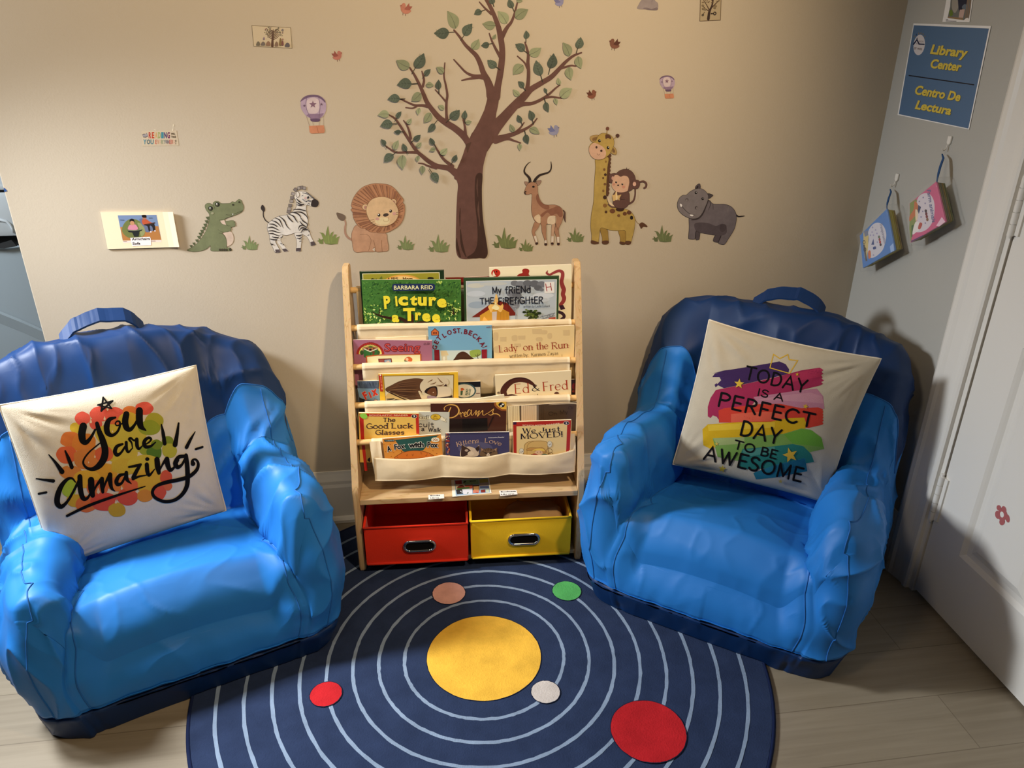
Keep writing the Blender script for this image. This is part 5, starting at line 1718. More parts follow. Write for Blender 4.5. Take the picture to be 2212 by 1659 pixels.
def tree_pictures():
    a = wall_art(BL)
    Q = [(124, 286), (558, 310), (575, 540), (145, 518)]
    a.poly(Q, (196, 174, 136))
    a.stroke(Q + [Q[0]], 5, (112, 94, 66), smooth=False, closed=True)
    mini_tree(a, 354, 515, 195, 10, 12, 2, (92, 66, 50))
    for (x, y, w, h, c) in ((195, 485, 20, 22, (110, 98, 76)), (250, 485, 22, 20, (112, 98, 84)), (308, 485, 24, 24, (138, 104, 78)), (400, 490, 18, 26, (128, 100, 76)), (445, 465, 14, 40, (126, 100, 60)), (468, 480, 12, 26, (120, 76, 66)), (522, 500, 26, 22, (96, 86, 82)), (280, 325, 8, 7, (150, 100, 84)), (468, 332, 12, 10, (120, 108, 100)), (260, 428, 9, 14, (130, 108, 112)), (470, 365, 7, 6, (130, 100, 84)), (470, 438, 9, 8, (150, 112, 90))):
        a.blob([(x - w, y + h), (x - w*.8, y - h*.2), (x - w*.1, y - h), (x + w*.8, y - h*.5), (x + w, y + h)], c)
    sticker(a, 'picture_card', 'small landscape card with a printed tree and animals, upper left of the wall', 'picture card', mat=M_print)
    a = wall_art((1360, 0, 10.055))
    Q = [(1545, -260), (1998, -280), (1972, 438), (1525, 458)]
    a.poly(Q, (168, 146, 108))
    a.stroke(Q + [Q[0]], 12, (86, 66, 44), smooth=False, closed=True)
    a.stroke([(1710, 415), (1735, 250), (1790, 120), (1820, -60), (1830, -200)], [60, 52, 34, 26, 14], (52, 34, 24))
    for p in ([(1740, 240), (1680, 120), (1610, 10), (1580, -90)], [(1725, 240), (1660, 200), (1590, 130)], [(1790, 160), (1880, 70), (1950, 0)], [(1815, 40), (1760, -40), (1740, -120)]):
        a.stroke(p, [22, 18, 12, 6][:len(p)], (70, 48, 34))
    rnd = random.Random(8)
    for _ in range(60):
        x, y = rnd.uniform(1570, 1965), rnd.uniform(-230, 60)
        a.ell(x, y, 15, 10, (110, 88, 60), rot=rnd.uniform(0, 3), n=8)
    for (x, y) in ((1595, 120), (1640, 200), (1870, 130), (1850, 170), (1600, 190)):
        a.ell(x, y, 30, 22, (124, 104, 72), rot=0.6, n=10)
    a.stroke([(1630, 262), (1600, 310)], 10, (40, 28, 20), smooth=False); a.stroke(_arc(1592, 325, 18, 16, 0, 360, 12), 12, (40, 28, 20), closed=True)
    a.stroke([(1775, 295), (1815, 292)], [24, 16], (30, 20, 16), smooth=False); a.stroke(_arc(1852, 290, 26, 30, 0, 360, 12), 16, (30, 20, 16), closed=True)
    sticker(a, 'picture_card', 'small portrait card with a printed tree, cut by the top edge right of the cloud', 'picture card', mat=M_print)
tree_pictures()

def reading_strip():
    M_clear = printed('worn_clear_film', rough=0.25, spec=0.5)
    a = wall_art((280, 260, 15.8))
    a.poly([(400, 360), (1600, 340), (1680, 860), (420, 880)], (194, 172, 136))
    a.poly([(425, 480), (500, 450), (530, 470), (590, 425), (630, 550), (560, 590), (465, 580)], (96, 84, 76)); a.poly([(440, 490), (520, 480), (590, 440), (615, 535), (540, 560), (460, 560)], (150, 138, 128))
    for i, (ch, col) in enumerate(zip('READING', ((172, 52, 40), (180, 70, 44), (196, 148, 84), (148, 150, 84), (70, 124, 126), (64, 50, 92), (112, 44, 76)))):
        x = 650 + i*106
        a.text(ch, x, 605, x + 88, 605, 200, col, bold=0.035)
    a.text('WILL', 1410, 490, 1560, 490, 62, (52, 40, 34), bold=0.03); a.text('TAKE', 1415, 590, 1585, 590, 62, (52, 40, 34), bold=0.03)
    for i, ch in enumerate('YOU'):
        a.text(ch, 465 + i*122, 805, 465 + i*122 + 108, 805, 150, ((84, 128, 130), (84, 100, 96), (96, 122, 118))[i], bold=0.04)
    for i, (ch, col) in enumerate(zip('EVERYWHERE!', ((188, 92, 66), (202, 132, 92), (206, 170, 130), (132, 142, 104), (120, 138, 120), (82, 84, 100), (96, 84, 98), (176, 84, 76), (190, 104, 84), (212, 168, 136), (66, 52, 44)))):
        x = 872 + i*69
        a.text(ch, x, 805, x + (58 if ch != '!' else 22), 805, 148, col, bold=0.015)
    a.poly([(820, 305), (900, 330), (905, 345), (830, 320)], (222, 204, 168)); a.stroke([(1490, 150), (1478, 250), (1462, 350)], [26, 6, 24], (226, 208, 172))
    sticker(a, 'lettering_strip', 'small taped strip reading READING WILL TAKE YOU EVERYWHERE in coloured letters', 'wall sign', mat=M_clear)
reading_strip()

def armchair_card():
    a = Art(lambda x, y, h: wall_put(x, y, h + 0.004), (210, 445, 11.64))
    a.gain = (1.02, 1.06, 1.28)
    a.poly([(515, 235), (1490, 222), (1612, 850), (640, 870)], (118, 138, 162))
    a.poly([(577, 530), (1535, 505), (1612, 850), (645, 870)], (178, 120, 62))
    a.poly([(648, 872), (1612, 850), (1620, 905), (655, 930)], (238, 216, 190))
    a.blob([(830, 330), (980, 340), (1110, 420), (1190, 540), (1200, 680), (1130, 770), (960, 800), (800, 798), (700, 740), (630, 640), (640, 510), (720, 390)], (112, 118, 62))
    a.blob([(1010, 420), (1130, 460), (1190, 560), (1195, 680), (1120, 770), (1080, 700), (1060, 560)], (146, 148, 92))
    a.blob([(1060, 330), (1180, 320), (1240, 440), (1400, 480), (1420, 600), (1330, 650), (1220, 650), (1180, 540), (1100, 440)], (104, 112, 130))
    a.blob([(1125, 360), (1180, 330), (1250, 340), (1330, 400), (1390, 425), (1280, 450), (1180, 475), (1135, 440)], (186, 88, 54))
    a.blob([(1175, 480), (1290, 450), (1400, 430), (1445, 480), (1460, 610), (1410, 630), (1380, 520), (1320, 500), (1340, 640), (1300, 640), (1260, 510)], (40, 36, 36))
    a.blob([(1180, 460), (1300, 440), (1440, 410), (1450, 440), (1320, 465), (1200, 480)], (70, 46, 36))
    a.ell(1185, 300, 50, 40, (168, 112, 78)); a.blob([(1118, 235), (1170, 222), (1225, 228), (1240, 270), (1220, 295), (1140, 285)], (26, 20, 20))
    a.ell(1345, 650, 26, 20, (216, 200, 186)); a.ell(1452, 625, 24, 18, (216, 200, 186))
    a.blob([(800, 490), (870, 465), (960, 465), (1000, 510), (1030, 570), (980, 600), (840, 600), (770, 580)], (208, 136, 144))
    a.ell(882, 425, 56, 60, (194, 140, 96)); a.blob([(815, 350), (860, 318), (920, 340), (935, 420), (910, 385), (850, 375), (822, 400)], (28, 22, 20))
    a.poly([(750, 605), (940, 610), (1130, 580), (1120, 620), (1060, 640), (1040, 770), (930, 775), (880, 670), (790, 655)], (38, 42, 38)); a.poly([(765, 600), (945, 612), (1120, 582), (1125, 595), (945, 628), (765, 618)], (126, 136, 96))
    a.stroke([(580, 352), (680, 356)], 12, (70, 76, 84), smooth=False); a.stroke([(1300, 302), (1385, 302)], 12, (70, 76, 84), smooth=False)
    a.stroke([(655, 890), (740, 888)], 10, (150, 120, 100), smooth=False); a.stroke([(1360, 882), (1460, 878)], 10, (150, 120, 100), smooth=False)
    a.poly([(828, 800), (1325, 775), (1345, 820), (1360, 985), (880, 1010)], (244, 232, 214))
    a.text('Armchairs', 870, 865, 1325, 850, 62, (20, 18, 18), bold=0.032)
    a.text('Sofa', 890, 975, 1085, 968, 62, (20, 18, 18), bold=0.032)
    Q = [(78, 155), (1900, 148), (2062, 1030), (262, 1085)]
    P = lambda p, h: wall_put(210 + p[0]/11.64, 445 + p[1]/11.64, h)
    V = [P(p, 0.004) for p in Q] + [P(p, 0.0) for p in Q]
    V[1] = V[1] + Vector((0, -0.004, 0)); V[2] = V[2] + Vector((0, -0.003, 0))
    F = [(3, 2, 1, 0), (4, 5, 6, 7)] + [(i, (i+1) % 4, 4 + (i+1) % 4, 4 + i) for i in range(4)]
    # the card curls a little at its free right end, so it is a grid
    n, m = 14, 6
    V, F = [], []
    for s in (0, 1):
        for j in range(m+1):
            for i in range(n+1):
                u, v = i/n, j/m
                x = (Q[0][0]*(1-u) + Q[1][0]*u)*(1-v) + (Q[3][0]*(1-u) + Q[2][0]*u)*v
                y = (Q[0][1]*(1-u) + Q[1][1]*u)*(1-v) + (Q[3][1]*(1-u) + Q[2][1]*u)*v
                curl = 0.006*max(0, (u - .82)/.18)**2
                V.append(P((x, y), 0.0039 + curl - s*0.0034 if s == 0 or curl > 0 else 0.0002))
    st, mm = n+1, m+1
    for j in range(m):
        for i in range(n):
            q = (j*st+i, (j+1)*st+i, (j+1)*st+i+1, j*st+i+1)
            F.append(q); F.append(tuple(v + mm*st for v in q[::-1]))
    for i in range(n):
        for j in (0, m):
            F.append((j*st+i, j*st+i+1, j*st+i+1+mm*st, j*st+i+mm*st))
    for j in range(m):
        for i in (0, n):
            F.append((j*st+i, (j+1)*st+i, (j+1)*st+i+mm*st, j*st+i+mm*st))
    o = a.mesh('label_card', [M_print], base=[(V, F, (247, 228, 196), 0)], origin=wall_put(300, 500, 0))
    tag(o, 'cream card reading Armchairs Sofa with a picture of two people reading', 'label card')
armchair_card()
# ------------------------------------------------------------------ picture books in the slings
BOOK_GAIN = (1.10, 1.25, 1.55)
CA, CB_, CC, CD, CE, CF, CG, CH = (760, 570, 8.848), (990, 560, 7.9), (750, 690, 8.508), (1000, 680, 8.508), (760, 790, 8.848), (1000, 790, 8.508), (760, 860, 8.508), (1010, 860, 8.848)
B3 = BM_.to_3x3()
def PX(c, x, y):
    return (c[0] + x/c[2], c[1] + y/c[2])

def book(label, row, layer, tl, tr, cover, art=None, crop=None, thick=0.0055, lean=2.0, back=None, deep=0.078, hidden_left=0.0, hard=False):
    """tl, tr: where the two upper corners of the cover show in the photo"""
    if row == 4:
        y, z = rod(3)
        y0, z0, zb = y - 0.0195 + 0.007*layer, z, z - 0.094
    else:
        y, z = rod(row)
        y0, z0, zb = y + 0.0120 + 0.0068*layer, z, z - deep
    lean = radians(lean)
    n = (B3 @ Vector((0, -cos(lean), sin(lean)))).normalized()
    p0 = BM_ @ Vector((0, y0, z0))
    A, B = on_plane(*tl, p0, n), on_plane(*tr, p0, n)
    xd = (B - A).normalized()
    A = A - xd*hidden_left
    down = xd.cross(n)
    if down.z > 0:
        down = -down
    W = (B - A).length
    zbot = (BM_ @ Vector((0, y0, zb))).z
    Hh = (min(A.z, B.z) - zbot)/abs(down.z)
    t = thing('picture_book', label, 'book', A + xd*W/2 + down*Hh, 0, 'picture books in the bookcase')
    org = t.location.copy()
    inn = -n
    e = 0.0016 if hard else 0.0004
    ct = 0.0012 if hard else 0.0005
    def slab(x0, x1, y0_, y1_, d0, d1):
        vs = [A + xd*x + down*yy + inn*d for d in (d0, d1) for yy in (y0_, y1_) for x in (x0, x1)]
        return vs, [(0, 1, 3, 2), (4, 6, 7, 5), (0, 4, 5, 1), (2, 3, 7, 6), (0, 2, 6, 4), (1, 5, 7, 3)]
    base = []
    for (x0, x1, d0, d1) in ((0, W, 0, ct), (0, W, thick - ct, thick), (0, ct, ct, thick - ct)):
        v, f = slab(x0, x1, 0, Hh, d0, d1)
        base.append((v, f, cover, 0))
    a = Art(lambda x, y, h: on_plane(x, y, p0 + n*h, n), crop or (0, 0, 1.0), h0=0.00002)
    a.gain = BOOK_GAIN
    g = a.gain
    base = [(v, f, tuple(unlin(min(.92, c*k)) for c, k in zip(lin(cv), g)), mi) for v, f, cv, mi in base]
    if art:
        art(a)
    a.mesh('cover', [M_print], t, base=base, origin=org).location = (0, 0, 0)
    v, f = slab(ct, W - e, e*0.6, Hh - e, ct, thick - ct)
    mesh_from('pages', [p - org for p in v], f, M_pages, t)
    return t
def unlin(v):
    return 255*(12.92*v if v <= 0.0031308 else 1.055*v**(1/2.4) - 0.055)

# ---- top sling
def art_home(a):
    a.poly([(200, 185), (1675, 160), (1690, 420), (210, 420)], (232, 212, 160))
    a.poly([(214, 196), (1662, 172), (1675, 420), (222, 420)], (150, 136, 40))
    a.blob([(620, 330), (700, 260), (850, 215), (1000, 205), (1150, 225), (1280, 280), (1330, 360), (1000, 420), (700, 420)], (214, 148, 60))
    a.blob([(660, 340), (760, 270), (900, 240), (1050, 240), (1180, 265), (1270, 320), (1000, 420), (720, 420)], (234, 186, 110))
    a.text('UPS', 700, 322, 890, 310, 58, (60, 30, 16), bold=0.02); a.text('Hom', 975, 316, 1160, 318, 66, (60, 30, 16), bold=0.02)
    a.blob([(360, 300), (390, 275), (440, 290), (480, 285), (470, 330), (380, 330)], (44, 40, 18)); a.blob([(520, 310), (545, 260), (575, 240), (580, 310)], (96, 104, 36))
    a.blob([(1445, 270), (1490, 250), (1560, 262), (1550, 300), (1470, 300)], (38, 30, 16))
book('green-bordered picture book standing behind the leafy green book, its orange title half hidden', 0, 2.2, PX(CA, 145, 150), PX(CA, 1760, 120), (26, 44, 22), art_home, CA, lean=4, hard=True, thick=.008)

def art_tree(a):
    rnd = random.Random(12)
    for i in range(560):
        x, y = rnd.uniform(200, 2090), rnd.uniform(315, 1170)
        L, w = rnd.uniform(24, 60), rnd.uniform(10, 20)
        an = rnd.gauss(-0.9, 0.5)
        g = rnd.choice(((84, 128, 48), (60, 104, 40), (42, 84, 34), (104, 146, 60), (52, 96, 36), (34, 66, 28)))
        a.ell(min(max(x, 235), 2060), min(max(y, 355), 1130), L/2, w/2, g, rot=an, n=7)
    for (cx, cy, n, sx, sy) in ((450, 980, 34, 170, 140), (1930, 900, 30, 120, 150), (1680, 330, 6, 40, 60)):
        for i in range(n):
            a.ell(min(2065, max(250, cx + rnd.gauss(0, 1)*sx*.7)), max(340, min(1140, cy + rnd.gauss(0, 1)*sy*.7)), rnd.uniform(12, 30), rnd.uniform(8, 16), rnd.choice(((196, 206, 90), (214, 220, 120), (168, 186, 72))), rot=rnd.uniform(0, 3), n=7)
    a.stroke([(385, 910), (470, 965), (600, 1010), (760, 1040), (900, 1040), (1010, 1085), (1130, 1150)], [10, 24, 40, 54, 64, 70, 80], (54, 30, 18))
    a.stroke([(1540, 1080), (1440, 1110), (1300, 1120), (1190, 1155)], [10, 30, 46, 60], (54, 30, 18)); a.stroke([(1150, 990), (1140, 1150)], [60, 90], (60, 32, 20), smooth=False)
    a.stroke([(530, 860), (520, 980)], [12, 24], (54, 30, 18), smooth=False); a.stroke([(1925, 800), (1945, 960)], [14, 26], (54, 30, 18), smooth=False); a.stroke([(1870, 880), (1940, 960), (2010, 900)], [8, 14, 8], (54, 30, 18))
    a.poly([(770, 440), (775, 405), (800, 383), (1560, 378), (1590, 400), (1592, 470), (1565, 508), (810, 520), (775, 495)], (34, 44, 74), smooth=False)
    a.text('BARBARA REID', 805, 492, 1548, 484, 76, (246, 222, 150), bold=0.012)
    for (s, x0, y0, x1, y1, h) in (('P', 620, 848, 745, 838, 225), ('i', 838, 800, 880, 796, 190), ('c', 890, 785, 1078, 780, 225), ('t', 1110, 775, 1248, 785, 190), ('u', 1262, 785, 1432, 785, 215), ('r', 1470, 790, 1618, 790, 215), ('e', 1630, 822, 1815, 815, 215), ('a', 765, 1100, 905, 1100, 175), ('T', 985, 1080, 1215, 1075, 225), ('r', 1210, 1065, 1330, 1065, 190), ('e', 1345, 1090, 1508, 1085, 200), ('e', 1535, 1112, 1695, 1105, 205)):
        a.text(s, x0 + 8, y0 + 12, x1 + 8, y1 + 12, h, (22, 40, 16), bold=0.055)
        a.text(s, x0, y0, x1, y1, h, (252, 208, 50), bold=0.05)
book('leafy green book titled Picture a Tree in yellow letters', 0, 0, PX(CA, 185, 308), PX(CA, 2085, 298), (70, 112, 44), art_tree, CA, lean=4)

def art_snake(a):
    red, dk = (176, 50, 36), (104, 44, 52)
    a.ell(640, 235, 78, 68, (186, 44, 26)); a.poly([(585, 280), (600, 205), (620, 250), (640, 290)], (240, 210, 170), smooth=True); a.ell(612, 215, 9, 16, (30, 16, 14)); a.ell(655, 212, 9, 16, (30, 16, 14)); a.stroke([(620, 250), (640, 262), (665, 250)], 5, (40, 16, 12))
    a.blob([(1010, 290), (1040, 250), (1095, 230), (1090, 185), (1130, 160), (1190, 168), (1212, 200), (1200, 245), (1190, 290)], (150, 40, 30))
    a.stroke([(1195, 258), (1222, 285)], 8, (120, 40, 30), smooth=False)
    a.stroke([(1525, 195), (1510, 235), (1560, 262), (1640, 225), (1720, 198), (1775, 225), (1780, 290), (1762, 380), (1780, 460), (1800, 520), (1785, 600), (1805, 660), (1790, 720), (1745, 775)], [10, 40, 34, 44, 50, 58, 62, 66, 74, 76, 70, 72, 66, 58], (150, 58, 54))
    a.ell(1735, 668, 34, 34, (240, 214, 170)); a.poly([(1715, 790), (1790, 780), (1825, 845), (1750, 868)], (58, 30, 42))
    a.stroke([(1715, 900), (1775, 925), (1805, 965), (1795, 1000), (1760, 1018)], [50, 52, 54, 50, 40], (56, 30, 44))
book('white board book with red animal letters standing behind the firefighter book', 0, 2.2, PX(CB_, 530, 150), PX(CB_, 1935, 92), (240, 216, 172), art_snake, CB_, lean=4, thick=.012, hard=False)
book('dark red book at the back between the leafy book and the firefighter book', 0, 4.2, PX(CA, 1790, 262), PX(CB_, 560, 292), (122, 30, 22), None, CA, lean=4)

def art_fire(a):
    a.poly([(130, 372), (1682, 340), (1672, 1040), (145, 1095)], (232, 222, 196))
    a.poly([(138, 380), (1674, 348), (1664, 1035), (152, 1090)], (176, 178, 172))
    rnd = random.Random(5)
    for (x, y, rx, ry, c) in ((300, 450, 150, 40, (196, 188, 164)), (600, 420, 240, 30, (188, 184, 168)), (300, 590, 160, 50, (192, 192, 186)), (1300, 690, 260, 60, (192, 192, 186)), (1450, 620, 180, 50, (200, 198, 190)), (320, 780, 150, 60, (150, 158, 160)), (1250, 790, 260, 60, (168, 174, 172))):
        a.ell(x, y, rx, ry, c, rot=-0.03)
    for (x, y, r, c) in ((960, 410, 66, 110), (1060, 430, 80, 122), (1180, 410, 76, 100), (1300, 420, 84, 96), (1420, 430, 78, 112), (1360, 490, 66, 92), (1100, 500, 90, 118), (980, 560, 86, 112), (900, 590, 74, 120), (1000, 620, 80, 104), (1060, 720, 56, 130), (960, 790, 86, 124), (880, 700, 74, 110), (930, 850, 60, 128), (1180, 500, 60, 116), (1420, 520, 40, 108)):
        a.ell(x, y, r, r*.72, (c, c - 2, c - 4))
    a.poly([(1468, 392), (1640, 385), (1640, 575), (1470, 580)], (226, 214, 196)); a.write('H', 1505, 545, 1600, 528, 125, 13, (150, 28, 28))
    a.poly([(228, 990), (540, 770), (560, 850), (360, 985)], (116, 34, 22)); a.poly([(800, 740), (840, 750), (1005, 955), (880, 965), (780, 860)], (110, 32, 22)); a.poly([(520, 790), (640, 700), (830, 745), (845, 880), (760, 840), (640, 740), (540, 850)], (120, 36, 24))
    a.poly([(368, 960), (640, 790), (868, 905), (870, 1045), (372, 1090)], (204, 144, 44)); a.poly([(640, 800), (868, 905), (870, 1050), (650, 1075)], (190, 128, 36))
    for x in (720, 780, 830):
        a.stroke([(x, 880), (x, 1050)], 3, (150, 100, 30), smooth=False, cap=False)
    a.poly([(575, 900), (660, 890), (650, 1078), (580, 1080)], (196, 176, 158))
    a.blob([(510, 810), (560, 760), (610, 720), (645, 590), (680, 700), (665, 760), (720, 790), (760, 760), (768, 820), (730, 900), (680, 880), (650, 830), (600, 850), (560, 910), (530, 860)], (232, 178, 92)); a.blob([(570, 830), (620, 770), (640, 700), (650, 770), (700, 830), (660, 870), (600, 850)], (244, 214, 150)); a.blob([(410, 1060), (440, 980), (470, 1010), (500, 1040), (510, 1082), (420, 1086)], (236, 174, 80))
    a.stroke([(982, 830), (984, 1045)], 16, (150, 150, 146), smooth=False, cap=False); a.stroke([(930, 805), (1000, 800)], 12, (160, 160, 156), smooth=False)
    for i in range(60):
        x, y = rnd.gauss(1270, 62), rnd.gauss(950, 50)
        if y < 1025: a.ell(x, y, rnd.uniform(18, 34), rnd.uniform(14, 24), rnd.choice(((50, 66, 22), (74, 88, 32), (34, 44, 16), (104, 112, 48))), n=9)
    a.lines([[(1400, 985), (1650, 915)], [(1420, 1020), (1640, 960)], [(1430, 960), (1460, 1015)], [(1500, 1005), (1540, 945)], [(1540, 945), (1590, 975)], [(1590, 975), (1640, 920)]], 10, (116, 112, 108)); a.poly([(1540, 1000), (1660, 985), (1660, 1030), (1545, 1035)], (160, 60, 36))
    a.write('My', 588, 588, 735, 575, 110, 15, (24, 22, 26)); a.write('fRiENd', 805, 585, 1235, 565, 115, 15, (24, 22, 26), jitter=0.25)
    a.write('THE', 375, 770, 610, 755, 100, 15, (24, 22, 26), jitter=0.25); a.write('FiREfiGHtER', 690, 770, 1445, 750, 112, 15, (24, 22, 26), jitter=0.25)
    a.write('written by Leslie Eckard', 1115, 822, 1560, 812, 34, 4.5, (60, 58, 58))
book('green-framed book titled My Friend the Firefighter with a burning house on its cover', 0, 0, PX(CB_, 88, 322), PX(CB_, 1720, 285), (44, 66, 34), art_fire, CB_, lean=4, hard=True, thick=.008)

# ---- second sling
def art_seeing(a):
    a.stroke(_arc(425, 640, 234, 196, 180, 360, 16), 44, (176, 46, 34), cap=False); a.stroke(_arc(425, 640, 192, 158, 180, 360, 16), 40, (246, 210, 100), cap=False)
    a.text('FIRST LEARNING', 215, 560, 640, 560, 22, (96, 24, 24), arc=125); a.text('FUN READERS', 285, 520, 570, 520, 22, (60, 34, 20), bold=.02, arc=40)
    a.ell(425, 545, 150, 52, (168, 104, 62)); a.ell(365, 540, 10, 16, (40, 22, 14)); a.ell(490, 535, 10, 16, (40, 22, 14)); a.blob([(380, 505), (430, 488), (480, 505), (430, 520)], (70, 96, 36))
    a.ell(270, 610, 34, 44, (62, 84, 40)); a.ell(570, 610, 30, 40, (62, 84, 40))
    a.poly([(300, 545), (425, 605), (560, 545), (555, 685), (430, 742), (305, 690)], (56, 104, 46)); a.poly([(300, 545), (425, 600), (560, 542), (555, 530), (425, 585), (305, 530)], (240, 224, 180)); a.stroke([(428, 605), (430, 738)], 7, (28, 54, 22), smooth=False); a.ell(425, 555, 24, 18, (28, 16, 14))
    a.text('?', 470, 685, 530, 665, 90, (120, 52, 34), bold=0.02)
    a.text('Seeing', 680, 590, 1345, 585, 148, (120, 24, 30), bold=0.035); a.text('Seeing', 690, 586, 1337, 581, 140, (206, 74, 62), bold=-0.005)
    a.text('£1.50', 1405, 468, 1515, 462, 38, (112, 66, 72), bold=0.02)
    a.poly([(340, 670), (560, 650), (1360, 632), (1365, 800), (350, 832)], (192, 96, 40)); a.poly([(365, 690), (560, 668), (1338, 652), (1342, 800), (375, 828)], (250, 220, 158))
    a.poly([(570, 725), (815, 715), (832, 812), (580, 822)], (112, 40, 32)); a.poly([(585, 738), (672, 735), (678, 818), (592, 820)], (150, 74, 58)); a.poly([(682, 742), (800, 735), (812, 812), (690, 816)], (136, 150, 156)); a.blob([(700, 800), (735, 765), (765, 760), (790, 810)], (206, 176, 150))
    a.blob([(1050, 745), (1085, 700), (1140, 688), (1192, 720), (1190, 765), (1150, 782), (1100, 760)], (208, 96, 44)); a.ell(1100, 735, 26, 30, (236, 186, 140)); a.blob([(1045, 750), (1090, 760), (1150, 790), (1155, 802), (1080, 804)], (92, 112, 70)); a.ell(1000, 800, 20, 12, (216, 168, 110))
book('cream book leaning behind the pink book in the second sling', 1, 1.0, PX(CC, 520, 345), PX(CC, 1450, 300), (236, 206, 152), None, CC)
book('pink book titled Seeing with a reader under a rainbow', 1, 0, PX(CC, 108, 378), PX(CC, 1562, 388), (168, 102, 112), art_seeing, CC)

def art_lost(a):
    a.poly([(1540, 225), (1612, 160), (1688, 225), (1685, 295), (1545, 295)], (110, 40, 24)); a.poly([(1552, 230), (1612, 178), (1676, 230), (1674, 285), (1556, 285)], (214, 110, 52))
    for x in (1585, 1612, 1640): a.ell(x, 248, 10, 22, (110, 44, 28))
    mar = (112, 24, 40)
    cx, cy, R = 750 + 1935/8.508, 690 + 660/8.508, 33.0
    # letters round an arch: (char, px x, px y of the foot, degrees from upright, width, height)
    L = [('G', 943.5, 752.0, -72, 9.5, 9.5), ('E', 946.8, 741.5, -60, 7.5, 9.5), ('T', 951.6, 733.6, -48, 8.5, 9.5), ('L', 962.0, 728.4, -34, 6.5, 9.8), ('O', 972.5, 722.6, -22, 10, 9.8), ('S', 983.0, 719.6, -10, 7, 9.8), ('T', 991.0, 719.0, -4, 8, 9.8), (',', 996.5, 719.5, 0, 1.6, 9), ('B', 1005.5, 721.5, 10, 8, 10), ('E', 1014.5, 723.8, 20, 7.2, 10), ('C', 1022.8, 729.5, 32, 9.0, 10), ('K', 1031.4, 736.6, 44, 8.8, 10), ('A', 1038.2, 745.8, 58, 9.5, 10), ('!', 1042.8, 751.0, 68, 2.0, 10)]
    for ch, x, y, dg, w, h in L:
        c, s = cos(radians(dg)), sin(radians(dg))
        f = lambda px, py: ((px - 750)*8.508, (py - 690)*8.508)
        p, q = f(x - c*w/2, y - s*w/2), f(x + c*w/2, y + s*w/2)
        a.text(ch, *p, *q, h*8.508, mar, bold=0.035)
    a.text('AGES 4-7', 2555, 160, 2690, 148, 26, (112, 44, 56), bold=.01)
    a.poly([(1600, 560), (1690, 558), (1702, 775), (1605, 780)], (140, 26, 38)); a.poly([(2470, 555), (2568, 550), (2570, 745), (2478, 750)], (140, 26, 38))
    a.poly([(1705, 572), (2455, 562), (2465, 750), (1712, 775)], (206, 208, 188))
    a.poly([(1720, 575), (1825, 572), (1868, 660), (1730, 670)], (222, 192, 136)); a.poly([(1735, 668), (1835, 665), (1838, 770), (1745, 772)], (214, 196, 156))
    a.ell(1780, 720, 22, 40, (236, 222, 190))
    a.blob([(1972, 770), (1985, 700), (2040, 625), (2110, 592), (2180, 605), (2260, 670), (2330, 755)], (74, 40, 24)); a.blob([(2250, 590), (2330, 560), (2440, 562), (2460, 640), (2380, 690), (2280, 690)], (150, 164, 70))
    a.stroke([(2420, 750), (2395, 690), (2400, 630)], [16, 12, 8], (74, 62, 40)); a.stroke([(2395, 690), (2350, 650)], 9, (74, 62, 40), smooth=False); a.stroke([(2400, 670), (2440, 640)], 9, (74, 62, 40), smooth=False)
book('light blue book titled Get Lost, Becka! in the middle of the second sling', 1, 0.9, PX(CC, 1487, 128), PX(CD, 533, 190), (122, 166, 180), art_lost, CC)
def art_worn(a):
    rnd = random.Random(2)
    for i in range(14):
        x = 600 + i*85 + rnd.uniform(-20, 20)
        a.stroke([(x, 150 - i*3), (x - 12, 240 - i*3)], rnd.uniform(2, 5), (120, 134, 112), smooth=False)
    a.blob([(520, 165), (620, 150), (590, 172), (560, 176)], (226, 206, 166)); a.blob([(1765, 120), (1840, 112), (1850, 150), (1820, 178), (1790, 160)], (230, 214, 180))
book('worn dark green hardback behind the cream Lady on the Run book', 1, 2.6, PX(CD, 520, 160), PX(CD, 1888, 100), (66, 86, 70), art_worn, CD, hard=True, thick=.004)
def art_lady(a):
    rnd = random.Random(6)
    for (x, y, w, h) in ((1360, 310, 90, 44), (1080, 420, 70, 36), (950, 430, 46, 44), (1595, 390, 36, 42), (600, 400, 40, 60), (740, 450, 60, 40), (1480, 320, 60, 30), (1900, 330, 60, 50), (640, 640, 60, 50), (1000, 560, 60, 30), (1400, 450, 50, 30)):
        a.poly([(x - w, y - h), (x + w, y - h*1.1), (x + w*.95, y + h), (x - w*.9, y + h)], (216, 180, 122), smooth=rnd.random() < .5)
    red = (150, 36, 22)
    a.write('Lady', 672, 690, 1000, 660, 125, 6, red, serif=0.13, thick=2.6)
    a.write('on', 1115, 655, 1280, 645, 125, 6, red, serif=0.13, thick=2.6)
    a.write('the', 1350, 640, 1565, 625, 125, 6, red, serif=0.13, thick=2.6)
    a.write('Run', 1640, 630, 1935, 605, 118, 6, red, serif=0.13, thick=2.6)
    br = (84, 60, 30)
    a.write('written by:', 862, 788, 1205, 765, 62, 3.6, br, serif=0.12, thick=2.0)
    a.write('Karmen Zayas', 1262, 765, 1752, 733, 62, 3.6, br, serif=0.12, thick=2.0)
    a.stroke([(1820, 720), (1822, 765)], [3, 5], br, smooth=False)
book('cream book titled Lady on the Run in thin red letters', 1, 0.0, PX(CD, 552, 270), PX(CD, 2052, 195), (232, 196, 132), art_lady, CD)

